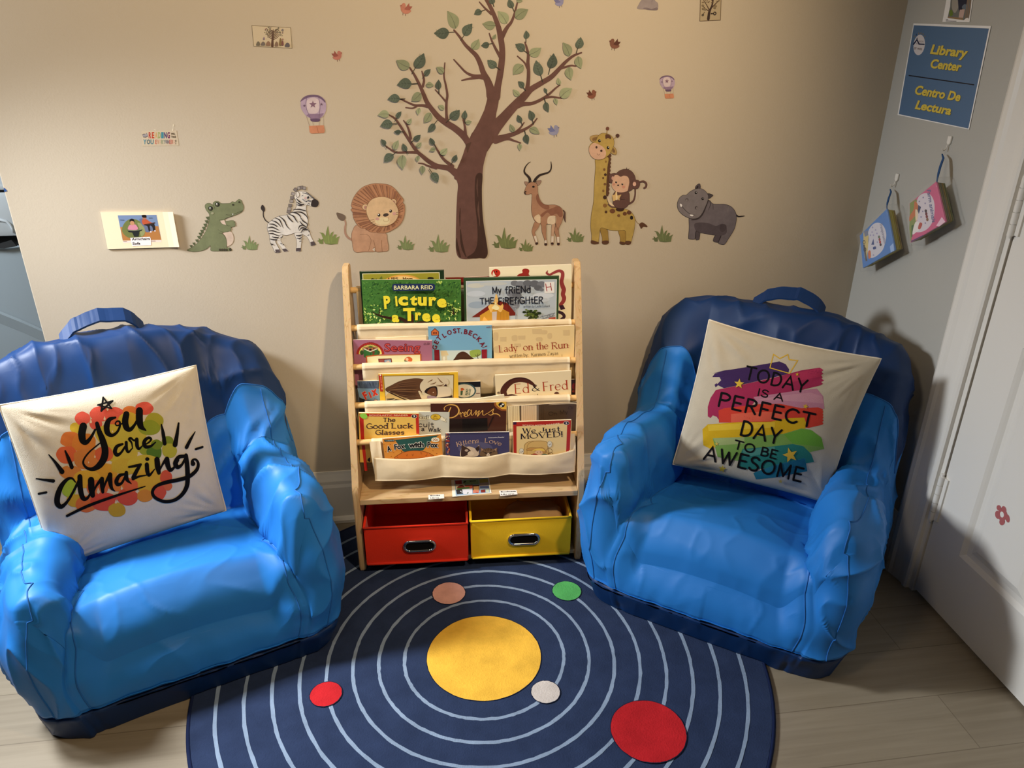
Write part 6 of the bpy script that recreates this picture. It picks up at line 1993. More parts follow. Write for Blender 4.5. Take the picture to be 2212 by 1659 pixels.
# ---- third sling
def art_fix(a):
    rnd = random.Random(3)
    for i in range(60):
        x = rnd.uniform(115, 520)
        a.stroke([(x, rnd.uniform(305, 330)), (x + rnd.uniform(10, 50), rnd.uniform(370, 450))], [6, 1], rnd.choice(((92, 100, 110), (58, 66, 78), (120, 130, 136))), smooth=False, cap=False)
    a.poly([(105, 430), (560, 440), (560, 700), (150, 620)], (120, 142, 150)); a.poly([(140, 600), (330, 700), (150, 705)], (40, 38, 36))
    red = (206, 50, 26)
    for ch, x0, y0, x1, y1, h in (('F', 255, 645, 320, 610, 135), ('i', 352, 612, 385, 598, 112), ('x', 395, 580, 505, 545, 150)):
        a.text(ch, x0, y0, x1, y1, h, red, bold=0.06, halo=(232, 200, 170), hw=0.018)
    a.poly([(505, 415), (525, 405), (525, 440)], red)
    a.blob([(395, 690), (430, 660), (440, 630), (460, 655), (480, 640), (500, 690), (540, 690)], (226, 180, 144), line=(50, 34, 28), lw=6)
book('grey-blue book titled Fix at the left end of the third sling', 2, 0.9, PX(CE, 103, 296), PX(CE, 720, 284), (84, 92, 102), art_fix, CE)
def art_camel(a):
    a.poly([(598, 190), (1955, 165), (1945, 660), (645, 700)], (140, 100, 24)); a.poly([(610, 205), (1940, 182), (1932, 655), (655, 700)], (218, 196, 150))
    a.blob([(650, 430), (760, 370), (900, 300), (1050, 260), (1200, 240), (1330, 250), (1400, 300), (1380, 450), (1300, 560), (1350, 660), (1250, 680), (1080, 640), (900, 560), (740, 500), (655, 480)], (96, 60, 34))
    rnd = random.Random(4)
    for i in range(26):
        y = 280 + i*13
        a.stroke([(690 + rnd.uniform(0, 120), 420 + i*4), (950, 330 + i*11), (1250 + rnd.uniform(-40, 60), 300 + i*14)], [3, rnd.uniform(6, 16), 3], rnd.choice(((66, 38, 22), (126, 84, 50), (78, 46, 26), (140, 98, 58))), cap=False)
    a.blob([(660, 560), (760, 520), (1000, 620), (1160, 680), (900, 690), (670, 640)], (206, 166, 96)); a.stroke([(655, 480), (780, 540), (1000, 640), (1120, 675)], [8, 26, 22, 8], (58, 34, 22))
    a.poly([(662, 632), (800, 625), (850, 640), (960, 655), (1100, 680), (665, 698)], (30, 18, 16)); a.stroke([(670, 650), (740, 660), (830, 640)], 10, (216, 190, 136))
    a.blob([(1320, 330), (1400, 250), (1530, 205), (1680, 200), (1800, 240), (1850, 300), (1830, 360), (1700, 390), (1540, 390), (1440, 440), (1380, 520), (1320, 470), (1300, 400)], (216, 190, 146))
    for s in ([(1450, 320), (1520, 280), (1545, 270)], [(1500, 355), (1570, 340), (1610, 310)], [(1610, 370), (1700, 380), (1760, 350)], [(1640, 230), (1700, 300), (1740, 330)]):
        a.stroke(s, [6, 22, 8], (124, 86, 52))
    a.poly([(1755, 390), (1800, 345), (1822, 392)], (58, 28, 26))
    a.blob([(1630, 420), (1750, 400), (1870, 420), (1905, 490), (1880, 560), (1790, 598), (1640, 600), (1620, 520)], (218, 192, 150))
    a.blob([(1390, 500), (1430, 440), (1530, 400), (1625, 410), (1635, 570), (1560, 580), (1450, 540)], (38, 22, 18)); a.blob([(1440, 500), (1510, 430), (1600, 430), (1618, 560), (1540, 570), (1460, 540)], (106, 62, 32)); a.ell(1558, 512, 12, 11, (216, 176, 130))
    a.blob([(1270, 490), (1310, 490), (1350, 560), (1420, 540), (1440, 590), (1400, 660), (1350, 660), (1310, 580)], (214, 186, 138)); a.blob([(1440, 580), (1540, 575), (1620, 600), (1620, 655), (1480, 660)], (150, 120, 116)); a.poly([(1640, 610), (1860, 585), (1920, 560), (1930, 640), (1650, 655)], (44, 24, 24))
    a.poly([(512, 178), (575, 162), (600, 488), (545, 495)], (186, 36, 24)); a.ell(545, 185, 14, 18, (244, 220, 180))
    T = 'SCHOLASTIC'
    for i, ch in enumerate(T):
        y = 215 + i*26
        a.text(ch, 540 + i*3, y, 540 + i*3, y + 20, 26, (236, 170, 110), bold=0.02)
    a.stroke([(1655, 152), (1860, 148)], 9, (120, 90, 30), smooth=False)
book('yellow-bordered book with a person wrapped in brown cloth and a white head scarf', 2, 0, PX(CE, 508, 162), PX(CE, 2028, 122), (236, 180, 44), art_camel, CE)
def art_read(a):
    a.poly([(-700, 305), (320, 300), (318, 390), (-700, 400)], (20, 20, 24)); a.poly([(-700, 400), (318, 392), (325, 590), (-700, 600)], (206, 184, 148))
    a.ell(30, 460, 214, 142, (60, 84, 80)); a.ell(25, 462, 190, 122, (232, 212, 172))
    a.poly([(-40, 410), (0, 405), (30, 440), (-40, 470)], (202, 96, 44)); a.poly([(-45, 470), (0, 460), (-10, 540), (-45, 545)], (64, 92, 60))
    a.text('READ', 80, 545, 100, 430, 40, (48, 88, 66), bold=.04); a.text('AROUND', 128, 548, 150, 430, 34, (48, 88, 66), bold=.03)
    a.stroke([(245, 510), (310, 506)], 12, (96, 50, 44), smooth=False)
book('black and cream book with a round READ badge behind the yellow-bordered book', 2, 1.0, PX(CF, -560, 322), PX(CF, 323, 290), (24, 24, 28), art_read, CF)
def art_ed(a):
    a.stroke([(770, 565), (745, 470), (800, 370), (900, 290), (1030, 258), (1160, 272), (1260, 320), (1325, 372)], [110, 116, 112, 96, 90, 84, 64, 34], (78, 36, 24)); a.stroke([(800, 560), (900, 545), (1035, 562)], [40, 50, 10], (74, 36, 24))
    a.stroke([(740, 400), (850, 290), (1000, 230), (1150, 240), (1250, 290)], [3, 8, 10, 10, 4], (52, 26, 20)); a.ell(660, 500, 34, 26, (150, 128, 96)); a.ell(650, 495, 20, 12, (100, 84, 66))
    red = (170, 56, 28)
    a.write('Ed', 960, 512, 1215, 495, 172, 7, red, serif=0.1, thick=3.0)
    a.write('&', 1275, 470, 1410, 462, 118, 8, (24, 22, 30), thick=2.4)
    a.write('Fred', 1480, 468, 1925, 432, 165, 7, red, serif=0.1, thick=3.0)
    a.blob([(1680, 515), (1700, 485), (1740, 482), (1765, 512)], (84, 36, 26)); a.stroke([(1225, 546), (1330, 542)], 12, (24, 20, 20), smooth=False); a.stroke([(1368, 522), (1370, 546)], 12, (24, 20, 20), smooth=False)
book('cream book titled Ed & Fred with a curved brown tail', 2, 0, PX(CF, 590, 176), PX(CF, 1990, 92), (238, 208, 156), art_ed, CF)
def art_maroon(a):
    a.ell(2045, 380, 40, 60, (110, 24, 30)); a.ell(2040, 470, 30, 24, (140, 40, 36))
book('dark maroon book peeking out right of the Ed & Fred book', 2, 1.0, PX(CF, 1840, 262), PX(CF, 2090, 250), (42, 22, 26), art_maroon, CF)

# ---- lowest sling
def art_luck(a):
    a.poly([(133, 285), (1230, 292), (1226, 345), (215, 335), (230, 770), (290, 1335), (236, 1335), (170, 775)], (190, 40, 24)); a.poly([(1172, 340), (1228, 343), (1242, 660), (1185, 655)], (186, 40, 24))
    a.text('SCHOLASTIC READER', 318, 328, 1035, 328, 26, (240, 206, 150), bold=.01)
    a.ell(1145, 335, 54, 38, (240, 210, 160)); a.ell(1145, 335, 46, 32, (34, 26, 32)); a.text('3', 1128, 350, 1162, 350, 34, (246, 232, 210), bold=.03)
    br = (70, 44, 36)
    a.write('The', 575, 432, 795, 432, 66, 11, br, serif=.13, thick=1.7); a.write('Good', 275, 562, 660, 556, 92, 13, br, serif=.13, thick=1.6); a.write('Luck', 735, 552, 1108, 550, 84, 13, br, serif=.13, thick=1.6); a.write('Glasses', 440, 672, 958, 668, 82, 13, br, serif=.13, thick=1.6)
    a.blob([(140, 310), (180, 285), (250, 285), (285, 330), (270, 370), (220, 382), (170, 355)], (150, 200, 66)); a.blob([(285, 1140), (330, 1090), (335, 1170)], (50, 34, 26))
def art_biscuit(a):
    a.stroke([(1235, 345), (1440, 330)], 3, (120, 104, 70), smooth=False); a.stroke([(1235, 408), (1440, 390)], 3, (120, 104, 70), smooth=False)
    a.poly([(1235, 346), (1440, 332), (1440, 389), (1235, 406)], (238, 222, 180)); a.write('Read!', 1130, 390, 1408, 380, 62, 5, (70, 54, 36), serif=.1, thick=2)
    a.poly([(1620, 340), (1675, 345), (1690, 370), (1748, 378), (1715, 400), (1740, 440), (1650, 415), (1630, 390)], (236, 218, 176)); a.stroke([(1620, 340), (1675, 345), (1690, 370), (1748, 378), (1715, 400), (1740, 440), (1650, 415)], 4, (96, 80, 50), smooth=False)
    a.ell(1540, 348, 94, 58, (120, 88, 24)); a.ell(1540, 348, 86, 51, (222, 178, 44)); a.text('My', 1505, 345, 1575, 345, 30, (140, 96, 30), bold=.01); a.text('First', 1490, 385, 1590, 385, 32, (140, 96, 30), bold=.01)
    k = (30, 28, 34)
    a.write('Biscuit', 1000, 522, 1500, 530, 84, 13, k); a.write('a', 1280, 602, 1330, 602, 76, 13, k); a.write('Walk', 1405, 612, 1625, 622, 72, 13, k, shear=.05)
def art_dreams(a):
    a.poly([(1450, 390), (2200, 380), (2230, 640), (1450, 640)], (34, 18, 14))
    g = (226, 166, 78)
    a.stroke([(1820, 170), (1785, 250), (1760, 320), (1740, 345), (1800, 362), (1880, 345), (1950, 290), (1968, 220), (1930, 150), (1850, 122), (1760, 130), (1700, 175), (1705, 215)], [18, 22, 20, 14, 16, 20, 24, 26, 24, 18, 14, 12, 20], g)
    def hh(x, y): return ((1010 + x/8.848 - 760)*8.508, (860 + y/8.848 - 860)*8.508)
    a.stroke([(1975, 300), (1995, 265), (2010, 345), (2005, 300), (2035, 262), (2055, 280)], [8, 14, 12, 8, 14, 14], g)
    a.stroke([(2050, 315), (2085, 300), (2105, 268), (2085, 255), (2065, 300), (2085, 338), (2130, 330)], [8, 10, 12, 12, 16, 14, 8], g)
    a.stroke([hh(55, 235), hh(30, 220), hh(0, 260), hh(-5, 315), hh(25, 330), hh(60, 280), hh(75, 230), hh(70, 310), hh(95, 325), hh(140, 270)], [8, 12, 16, 16, 12, 10, 16, 14, 10, 8], g)
    a.stroke([hh(145, 265), hh(165, 240), hh(155, 320), hh(190, 270), hh(225, 245), hh(190, 345), hh(240, 290), hh(290, 240), hh(290, 310), hh(320, 325), hh(370, 290)], [8, 16, 14, 10, 16, 14, 10, 16, 14, 10, 8], g)
    a.stroke([hh(370, 300), hh(440, 250), hh(500, 205), hh(480, 260), hh(490, 300), hh(440, 325), hh(400, 310)], [8, 10, 12, 16, 18, 14, 8], g)
    a.stroke([hh(490, 300), hh(560, 302), hh(610, 330), hh(622, 355)], [12, 16, 16, 8], g)
    a.poly([hh(-100, 395), hh(378, 380), hh(385, 620), hh(-100, 640)], (18, 10, 10)); a.poly([hh(480, 350), hh(510, 350), hh(400, 590), hh(380, 560)], (38, 18, 14))
    a.poly([hh(500, 85), hh(742, 65), hh(742, 245), hh(640, 240), hh(560, 195), hh(515, 145)], (150, 80, 36)); a.poly([hh(540, 80), hh(742, 65), hh(742, 215), hh(660, 210), hh(590, 170), hh(550, 125)], (228, 172, 60))
    a.blob([hh(590, 125), hh(625, 85), hh(680, 90), hh(708, 120), hh(700, 160), hh(650, 175), hh(610, 160)], (24, 20, 22)); a.ell(*hh(675, 118), 22, 15, (240, 226, 190)); a.ell(*hh(640, 150), 20, 16, (240, 226, 190))
def art_my(a):
    a.poly([(770, 158), (990, 148), (1000, 660), (780, 660)], (232, 204, 150)); a.poly([(990, 148), (1020, 146), (1030, 660), (1000, 660)], (96, 76, 56)); a.poly([(1025, 146), (1320, 136), (1320, 600), (1030, 660)], (222, 188, 142)); a.poly([(1320, 136), (1360, 134), (1362, 590), (1322, 600)], (126, 108, 88))
    for x in (810, 850, 880, 920, 955, 1070, 1110, 1150, 1190, 1230, 1270):
        a.stroke([(x, 156 - (x - 770)*.04), (x + 6, 640)], 4, (140, 104, 66), smooth=False, cap=False)
    a.stroke([(1410, 140), (1408, 590)], 5, (60, 40, 24), smooth=False, cap=False); a.stroke([(1445, 140), (1450, 590)], 5, (60, 40, 24), smooth=False, cap=False)
    k = (50, 34, 22)
    a.write('On', 1550, 330, 1710, 325, 66, 8, k); a.write('My', 1770, 310, 1915, 295, 76, 8, k)
    a.stroke([(1940, 215), (1930, 180), (1955, 155), (1985, 165), (1985, 200), (1965, 212)], 7, (62, 42, 28)); a.stroke([(2000, 200), (2025, 155)], 7, (62, 42, 28), smooth=False)
    a.blob([(1560, 125), (1800, 102), (2040, 92), (2105, 110), (2110, 150), (2060, 115), (1800, 118), (1600, 128)], (206, 178, 136))
book('cream sheet-covered book sticking up behind the Dreams book', 3, 2.0, (845, 893), (1089, 852), (238, 210, 160), None, CG, thick=.004)
book('white My First book titled Biscuit in black letters, half hidden', 3, 0.9, PX(CG, 700, 252), PX(CG, 1795, 258), (200, 192, 166), art_biscuit, CG, thick=.0055)
book('yellow red-edged book titled The Good Luck Glasses with a green dot', 3, 0, PX(CG, 122, 272), PX(CG, 1233, 282), (232, 182, 80), art_luck, CG)
book('dark brown book titled Dreams in gold script', 3, 1.0, PX(CG, 1447, 100), PX(CH, 745, 78), (72, 34, 22), art_dreams, CG)
book('brown and cream book titled On My at the right end of the lowest sling', 3, 1.0, PX(CH, 765, 160), PX(CH, 2110, 76), (78, 56, 36), art_my, CH)

# ---- front pockets
def art_fox(a):
    a.poly([(562, 770), (800, 760), (960, 1000), (1000, 990), (1300, 965), (1450, 790), (1600, 690), (1640, 660), (1668, 1080), (612, 1118)], (222, 138, 50)); a.poly([(790, 770), (1600, 680), (1450, 790), (1310, 960), (1000, 990), (940, 980), (850, 850)], (44, 82, 68))
    a.blob([(795, 1112), (860, 1040), (990, 985), (1150, 965), (1320, 980), (1440, 1020), (1525, 1075), (1500, 1085), (1150, 1105)], (214, 112, 36), line=(110, 50, 20), lw=8)
    rnd = random.Random(6)
    for (x, y) in ((590, 855), (705, 850), (770, 1005), (620, 985), (725, 1070), (1490, 965), (1560, 1020), (910, 985), (1545, 900), (670, 930)):
        a.ell(x, y, 9, 8, (168, 84, 28))
    for s in ([(1000, 1040), (1012, 1065), (1020, 1030)], [(1105, 1030), (1115, 1060), (1135, 1025)], [(1260, 990), (1275, 1030), (1280, 1000)], [(1350, 1060), (1370, 1060), (1385, 1015)], [(1450, 1050), (1470, 1070), (1490, 1045)], [(830, 1075), (850, 1105)], [(905, 960), (915, 1000), (930, 970)]):
        a.stroke(s, 6, (150, 72, 26), smooth=False)
    a.poly([(595, 765), (780, 758), (782, 795), (602, 802)], (40, 46, 40)); a.text('Ladybird', 625, 792, 770, 786, 22, (190, 200, 180))
    a.ell(1535, 765, 76, 44, (240, 222, 180)); a.text('Xx', 1490, 785, 1585, 780, 42, (176, 82, 34), bold=.02)
    def W(s, x0, y0, x1, y1, h):
        a.text(s, x0, y0, x1, y1, h, (24, 20, 20), bold=0.045, halo=(244, 226, 190), hw=0.045)
    W('A', 655, 985, 730, 965, 95); W('Fox', 785, 945, 980, 920, 92); W('with', 1045, 912, 1325, 895, 92); W('Pox', 1385, 900, 1585, 905, 90)
book('orange and green book titled A Fox with Pox in the left front pocket', 4, 0, PX(CG, 562, 745), PX(CG, 1638, 662), (216, 132, 50), art_fox, CG, lean=5, thick=.006)
def art_kit(a):
    rnd = random.Random(7)
    for i in range(46):
        a.ell(rnd.uniform(-415, -345), rnd.uniform(670, 1100), rnd.uniform(8, 20), rnd.uniform(8, 14), rnd.choice(((170, 60, 40), (206, 130, 80), (120, 40, 30), (226, 190, 140))), rot=rnd.uniform(0, 3), n=7)
    a.poly([(-335, 665), (796, 648), (800, 1090), (-335, 1120)], (66, 60, 86))
    a.ell(150, 960, 330, 130, (88, 80, 100)); a.poly([(-335, 665), (796, 648), (797, 690), (-335, 700)], (54, 50, 74))
    a.text('Interactive Reader', 400, 765, 705, 755, 20, (232, 220, 206), bold=.02)
    g = (206, 160, 120)
    for ch, x, y, w, h, dg in (('K', -195, 925, 70, 86, -16), ('i', -125, 905, 16, 80, -12), ('t', -85, 890, 34, 70, -10), ('t', -45, 880, 34, 70, -8), ('e', 10, 868, 62, 76, -4), ('n', 92, 862, 66, 76, 0), ('s', 168, 850, 44, 72, 2), ('L', 330, 845, 58, 74, 5), ('o', 412, 858, 72, 80, 10), ('v', 500, 872, 66, 76, 14), ('e', 572, 892, 66, 74, 22)):
        c, s = cos(radians(dg)), sin(radians(dg))
        a.write(ch, x, y, x + c*w, y + s*w, h*(1.0 if ch.isupper() else 1.15), 5, g, serif=.1, thick=2.6)
    # two kittens
    a.blob([(-120, 1120), (-130, 1000), (-90, 900), (-30, 930), (40, 925), (140, 960), (170, 1010), (200, 910), (226, 905), (215, 1010), (180, 1110)], (206, 176, 140)); a.blob([(-110, 910), (-60, 920), (10, 960), (60, 1010), (20, 1070), (-60, 1110), (-125, 1110)], (66, 44, 34)); a.poly([(150, 960), (222, 902), (226, 980), (195, 1030)], (54, 36, 30)); a.ell(60, 1060, 60, 44, (220, 190, 150)); a.ell(-20, 1000, 34, 22, (190, 160, 130))
    a.blob([(245, 1105), (250, 1010), (258, 945), (310, 975), (400, 955), (490, 975), (560, 948), (565, 1010), (545, 1095)], (112, 82, 54))
    for s in ([(330, 970), (350, 1020)], [(400, 958), (402, 1010)], [(460, 968), (445, 1015)], [(290, 1020), (330, 1040)], [(520, 1010), (480, 1035)], [(370, 962), (376, 1005)], [(430, 960), (426, 1005)]):
        a.stroke(s, [12, 5], (58, 40, 28), smooth=False)
    a.poly([(262, 955), (300, 985), (270, 1010)], (176, 132, 100)); a.poly([(555, 955), (510, 985), (548, 1010)], (176, 132, 100))
    a.ell(345, 1048, 26, 12, (40, 30, 26), rot=.3); a.ell(440, 1045, 26, 12, (40, 30, 26), rot=-.3); a.blob([(360, 1100), (380, 1060), (395, 1050), (412, 1060), (430, 1100)], (222, 196, 160)); a.ell(395, 1072, 12, 8, (150, 90, 80))
book('purple-grey book titled Kittens Love with two kittens in the middle front pocket', 4, 0, PX(CH, -425, 672), PX(CH, 800, 648), (64, 58, 84), art_kit, CH, lean=5, thick=.006)
def art_moved(a):
    a.poly([(870, 462), (1985, 420), (1978, 445), (1950, 1050), (1880, 1060), (1905, 500), (1400, 530), (935, 540), (938, 1110), (880, 1108)], (178, 42, 30)); a.poly([(868, 458), (935, 455), (935, 505), (870, 510)], (60, 24, 50))
    a.poly([(935, 540), (1400, 522), (1905, 478), (1882, 1070), (940, 1115)], (232, 194, 124))
    a.text('SCHOLASTIC READER', 1050, 530, 1765, 495, 25, (240, 206, 160), bold=.01, arc=-16)
    a.ell(1888, 478, 56, 36, (240, 214, 180)); a.ell(1888, 478, 50, 31, (40, 24, 40)); a.text('2', 1872, 492, 1904, 490, 30, (250, 236, 214), bold=.03)
    k = (28, 22, 34)
    a.write('We', 1060, 672, 1300, 662, 96, 7, k, serif=.11, thick=3.2); a.write('Just', 1390, 658, 1770, 630, 88, 7, k, serif=.11, thick=3.2); a.write('MOVED!', 1020, 782, 1815, 735, 98, 7, k, serif=.11, thick=3.2)
    a.blob([(1090, 1100), (1085, 950), (1100, 880), (1180, 830), (1300, 818), (1450, 820), (1520, 850), (1535, 960), (1530, 1090), (1300, 1130)], (214, 168, 92), line=(120, 80, 36), lw=7); a.stroke([(1135, 1100), (1140, 930), (1180, 860), (1260, 830)], 5, (120, 80, 36))
    for (x, y) in ((1030, 1020), (1570, 880)):
        a.ell(x, y, 44, 60, (222, 206, 170)); a.stroke(_arc(x, y, 44, 60, 0, 360, 14), 4, (120, 104, 80), closed=True); a.ell(x + 20, y, 8, 8, (60, 60, 80)); a.ell(x - 8, y + 10, 8, 8, (60, 60, 80))
    a.blob([(1120, 985), (1200, 945), (1330, 950), (1430, 945), (1490, 1000), (1480, 1050), (1400, 1040), (1300, 1010), (1160, 1000)], (196, 140, 70), line=(110, 70, 34), lw=4); a.blob([(1235, 1005), (1330, 965), (1440, 970), (1470, 1010), (1350, 1000)], (236, 190, 80))
    a.ell(1360, 1045, 76, 48, (226, 176, 128)); a.ell(1335, 1035, 7, 7, (40, 28, 24)); a.ell(1395, 1030, 7, 7, (40, 28, 24))
    a.blob([(1220, 1130), (1240, 1070), (1300, 1060), (1360, 1100), (1350, 1140)], (166, 70, 48)); a.blob([(1400, 1120), (1430, 1070), (1500, 1065), (1550, 1100), (1520, 1130)], (96, 108, 76)); a.stroke(_arc(1560, 1010, 56, 50, 0, 360, 14), 6, (110, 76, 40), closed=True); a.stroke(_arc(1590, 1080, 44, 46, 0, 360, 14), 6, (110, 76, 40), closed=True); a.stroke([(1200, 1140), (1225, 1080)], 18, (40, 28, 24), smooth=False)
book('red-edged tan book titled We Just Moved! in the right front pocket', 4, 0, PX(CH, 866, 455), PX(CH, 1988, 418), (226, 186, 122), art_moved, CH, lean=5, thick=.006)
# ------------------------------------------------------------------ throw pillows
M_linen = printed('slubbed_linen', rough=0.9, spec=0.12, bump=0.35, bscale=650, wash=0.035, wscale=30)
def pillow(label, o, X, Y, Z, size, crop, art, gain, seed, corners=((0, 0),)*4, cloth=(212, 202, 182), T0=0.070):
    o = EYE + (Vector(o) - EYE)*0.972
    size *= 0.972
    o, X, Y, Z = Vector(o), Vector(X).normalized(), Vector(Y).normalized(), Vector(Z).normalized()
    h = size/2
    def shape(u, v):
        e = 0.030
        x = u*h*(1 - e*(1 - v*v)); z = v*h*(1 - e*(1 - u*u))
        k = max(0.0, (1 - u*u)*(1 - v*v))
        t = T0*k**0.42*(0.86 + 0.14*k)
        # soft dents, folds running in from the corners
        r = noise.noise(Vector((u*1.6 + seed, v*1.6, seed)))*0.010*k**.5
        cu, cv = (1 if u > 0 else -1), (1 if v > 0 else -1)
        d = hypot(cu - u, cv - v)
        an = atan2(cv - v, cu - u)
        r += 0.0055*math.exp(-((d - .42)/.22)**2)*noise.noise(Vector((an*7 + cu*2 + cv*5, d*1.5, seed)))*min(1, k*8)
        # the sheet of corner offsets (ears that stick out or are tucked under)
        w = [(1-u)*(1+v)/4, (1+u)*(1+v)/4, (1+u)*(1-v)/4, (1-u)*(1-v)/4]
        for i in range(4):
            x += corners[i][0]*w[i]**2.2; z += corners[i][1]*w[i]**2.2
        return x, z, t, r
    def P(u, v, s, hh=0.0):
        x, z, t, r = shape(u, v)
        return o + X*x + Z*z + Y*(s*t - s*0 + (r if s < 0 else -r)*(-1 if s < 0 else 1)*0 + (-r if s < 0 else 0) + s*hh)
    def put(px, py, hh):
        d = ray(px, py)
        u = v = 0.0
        t = 0.05
        for _ in range(6):
            q = o - Y*t
            k = (q - EYE).dot(Y)/d.dot(Y)
            w = EYE + d*k - o
            a, b = w.dot(X)/h, w.dot(Z)/h
            for _i in range(3):
                x, z, tt, r = shape(u, v)
                u = max(-.985, min(.985, u + (a*h - x)/h)); v = max(-.985, min(.985, v + (b*h - z)/h))
            x, z, tt, r = shape(u, v)
            t = tt + r
        return P(u, v, -1, hh + 0.00025)
    n = 72
    V, F = [], []
    for s in (-1, 1):
        for j in range(n+1):
            for i in range(n+1):
                # grid lines crowd towards the seams
                u, v = -1 + 2*i/n, -1 + 2*j/n
                u, v = sin(u*pi/2)*0.6 + u*0.4, sin(v*pi/2)*0.6 + v*0.4
                V.append(P(u, v, s))
    st = n+1
    for j in range(n):
        for i in range(n):
            q = (j*st+i, j*st+i+1, (j+1)*st+i+1, (j+1)*st+i)
            F.append(q); F.append(tuple(x + st*st for x in q[::-1]))
    a = Art(put, crop, step=1.2e-5, maxlen=6.0)
    a.gain = gain
    art(a)
    ob = a.mesh('throw_pillow', [M_linen], base=[(V, F, cloth, 0)], origin=o)
    sm = [len(p.vertices) == 4 and i >= len(a.F) for i, p in enumerate(ob.data.polygons)]
    ob.data.polygons.foreach_set('use_smooth', [True]*len(ob.data.polygons))
    tag(ob, label, 'pillow')
    # sewn edge
    rim = [P(-1 + 2*k/40, 1, -1) for k in range(40)] + [P(1, 1 - 2*k/40, -1) for k in range(40)] + [P(1 - 2*k/40, -1, -1) for k in range(40)] + [P(-1, -1 + 2*k/40, -1) for k in range(41)]
    bm = bmesh.new()
    add_tube(bm, [p - o for p in rim], 0.0022, 6)
    from_bm('seam', bm, M_hem, ob, smooth='all')
    return ob
M_hem = plain('pillow_hem', (226, 216, 198), rough=0.9, spec=0.1)

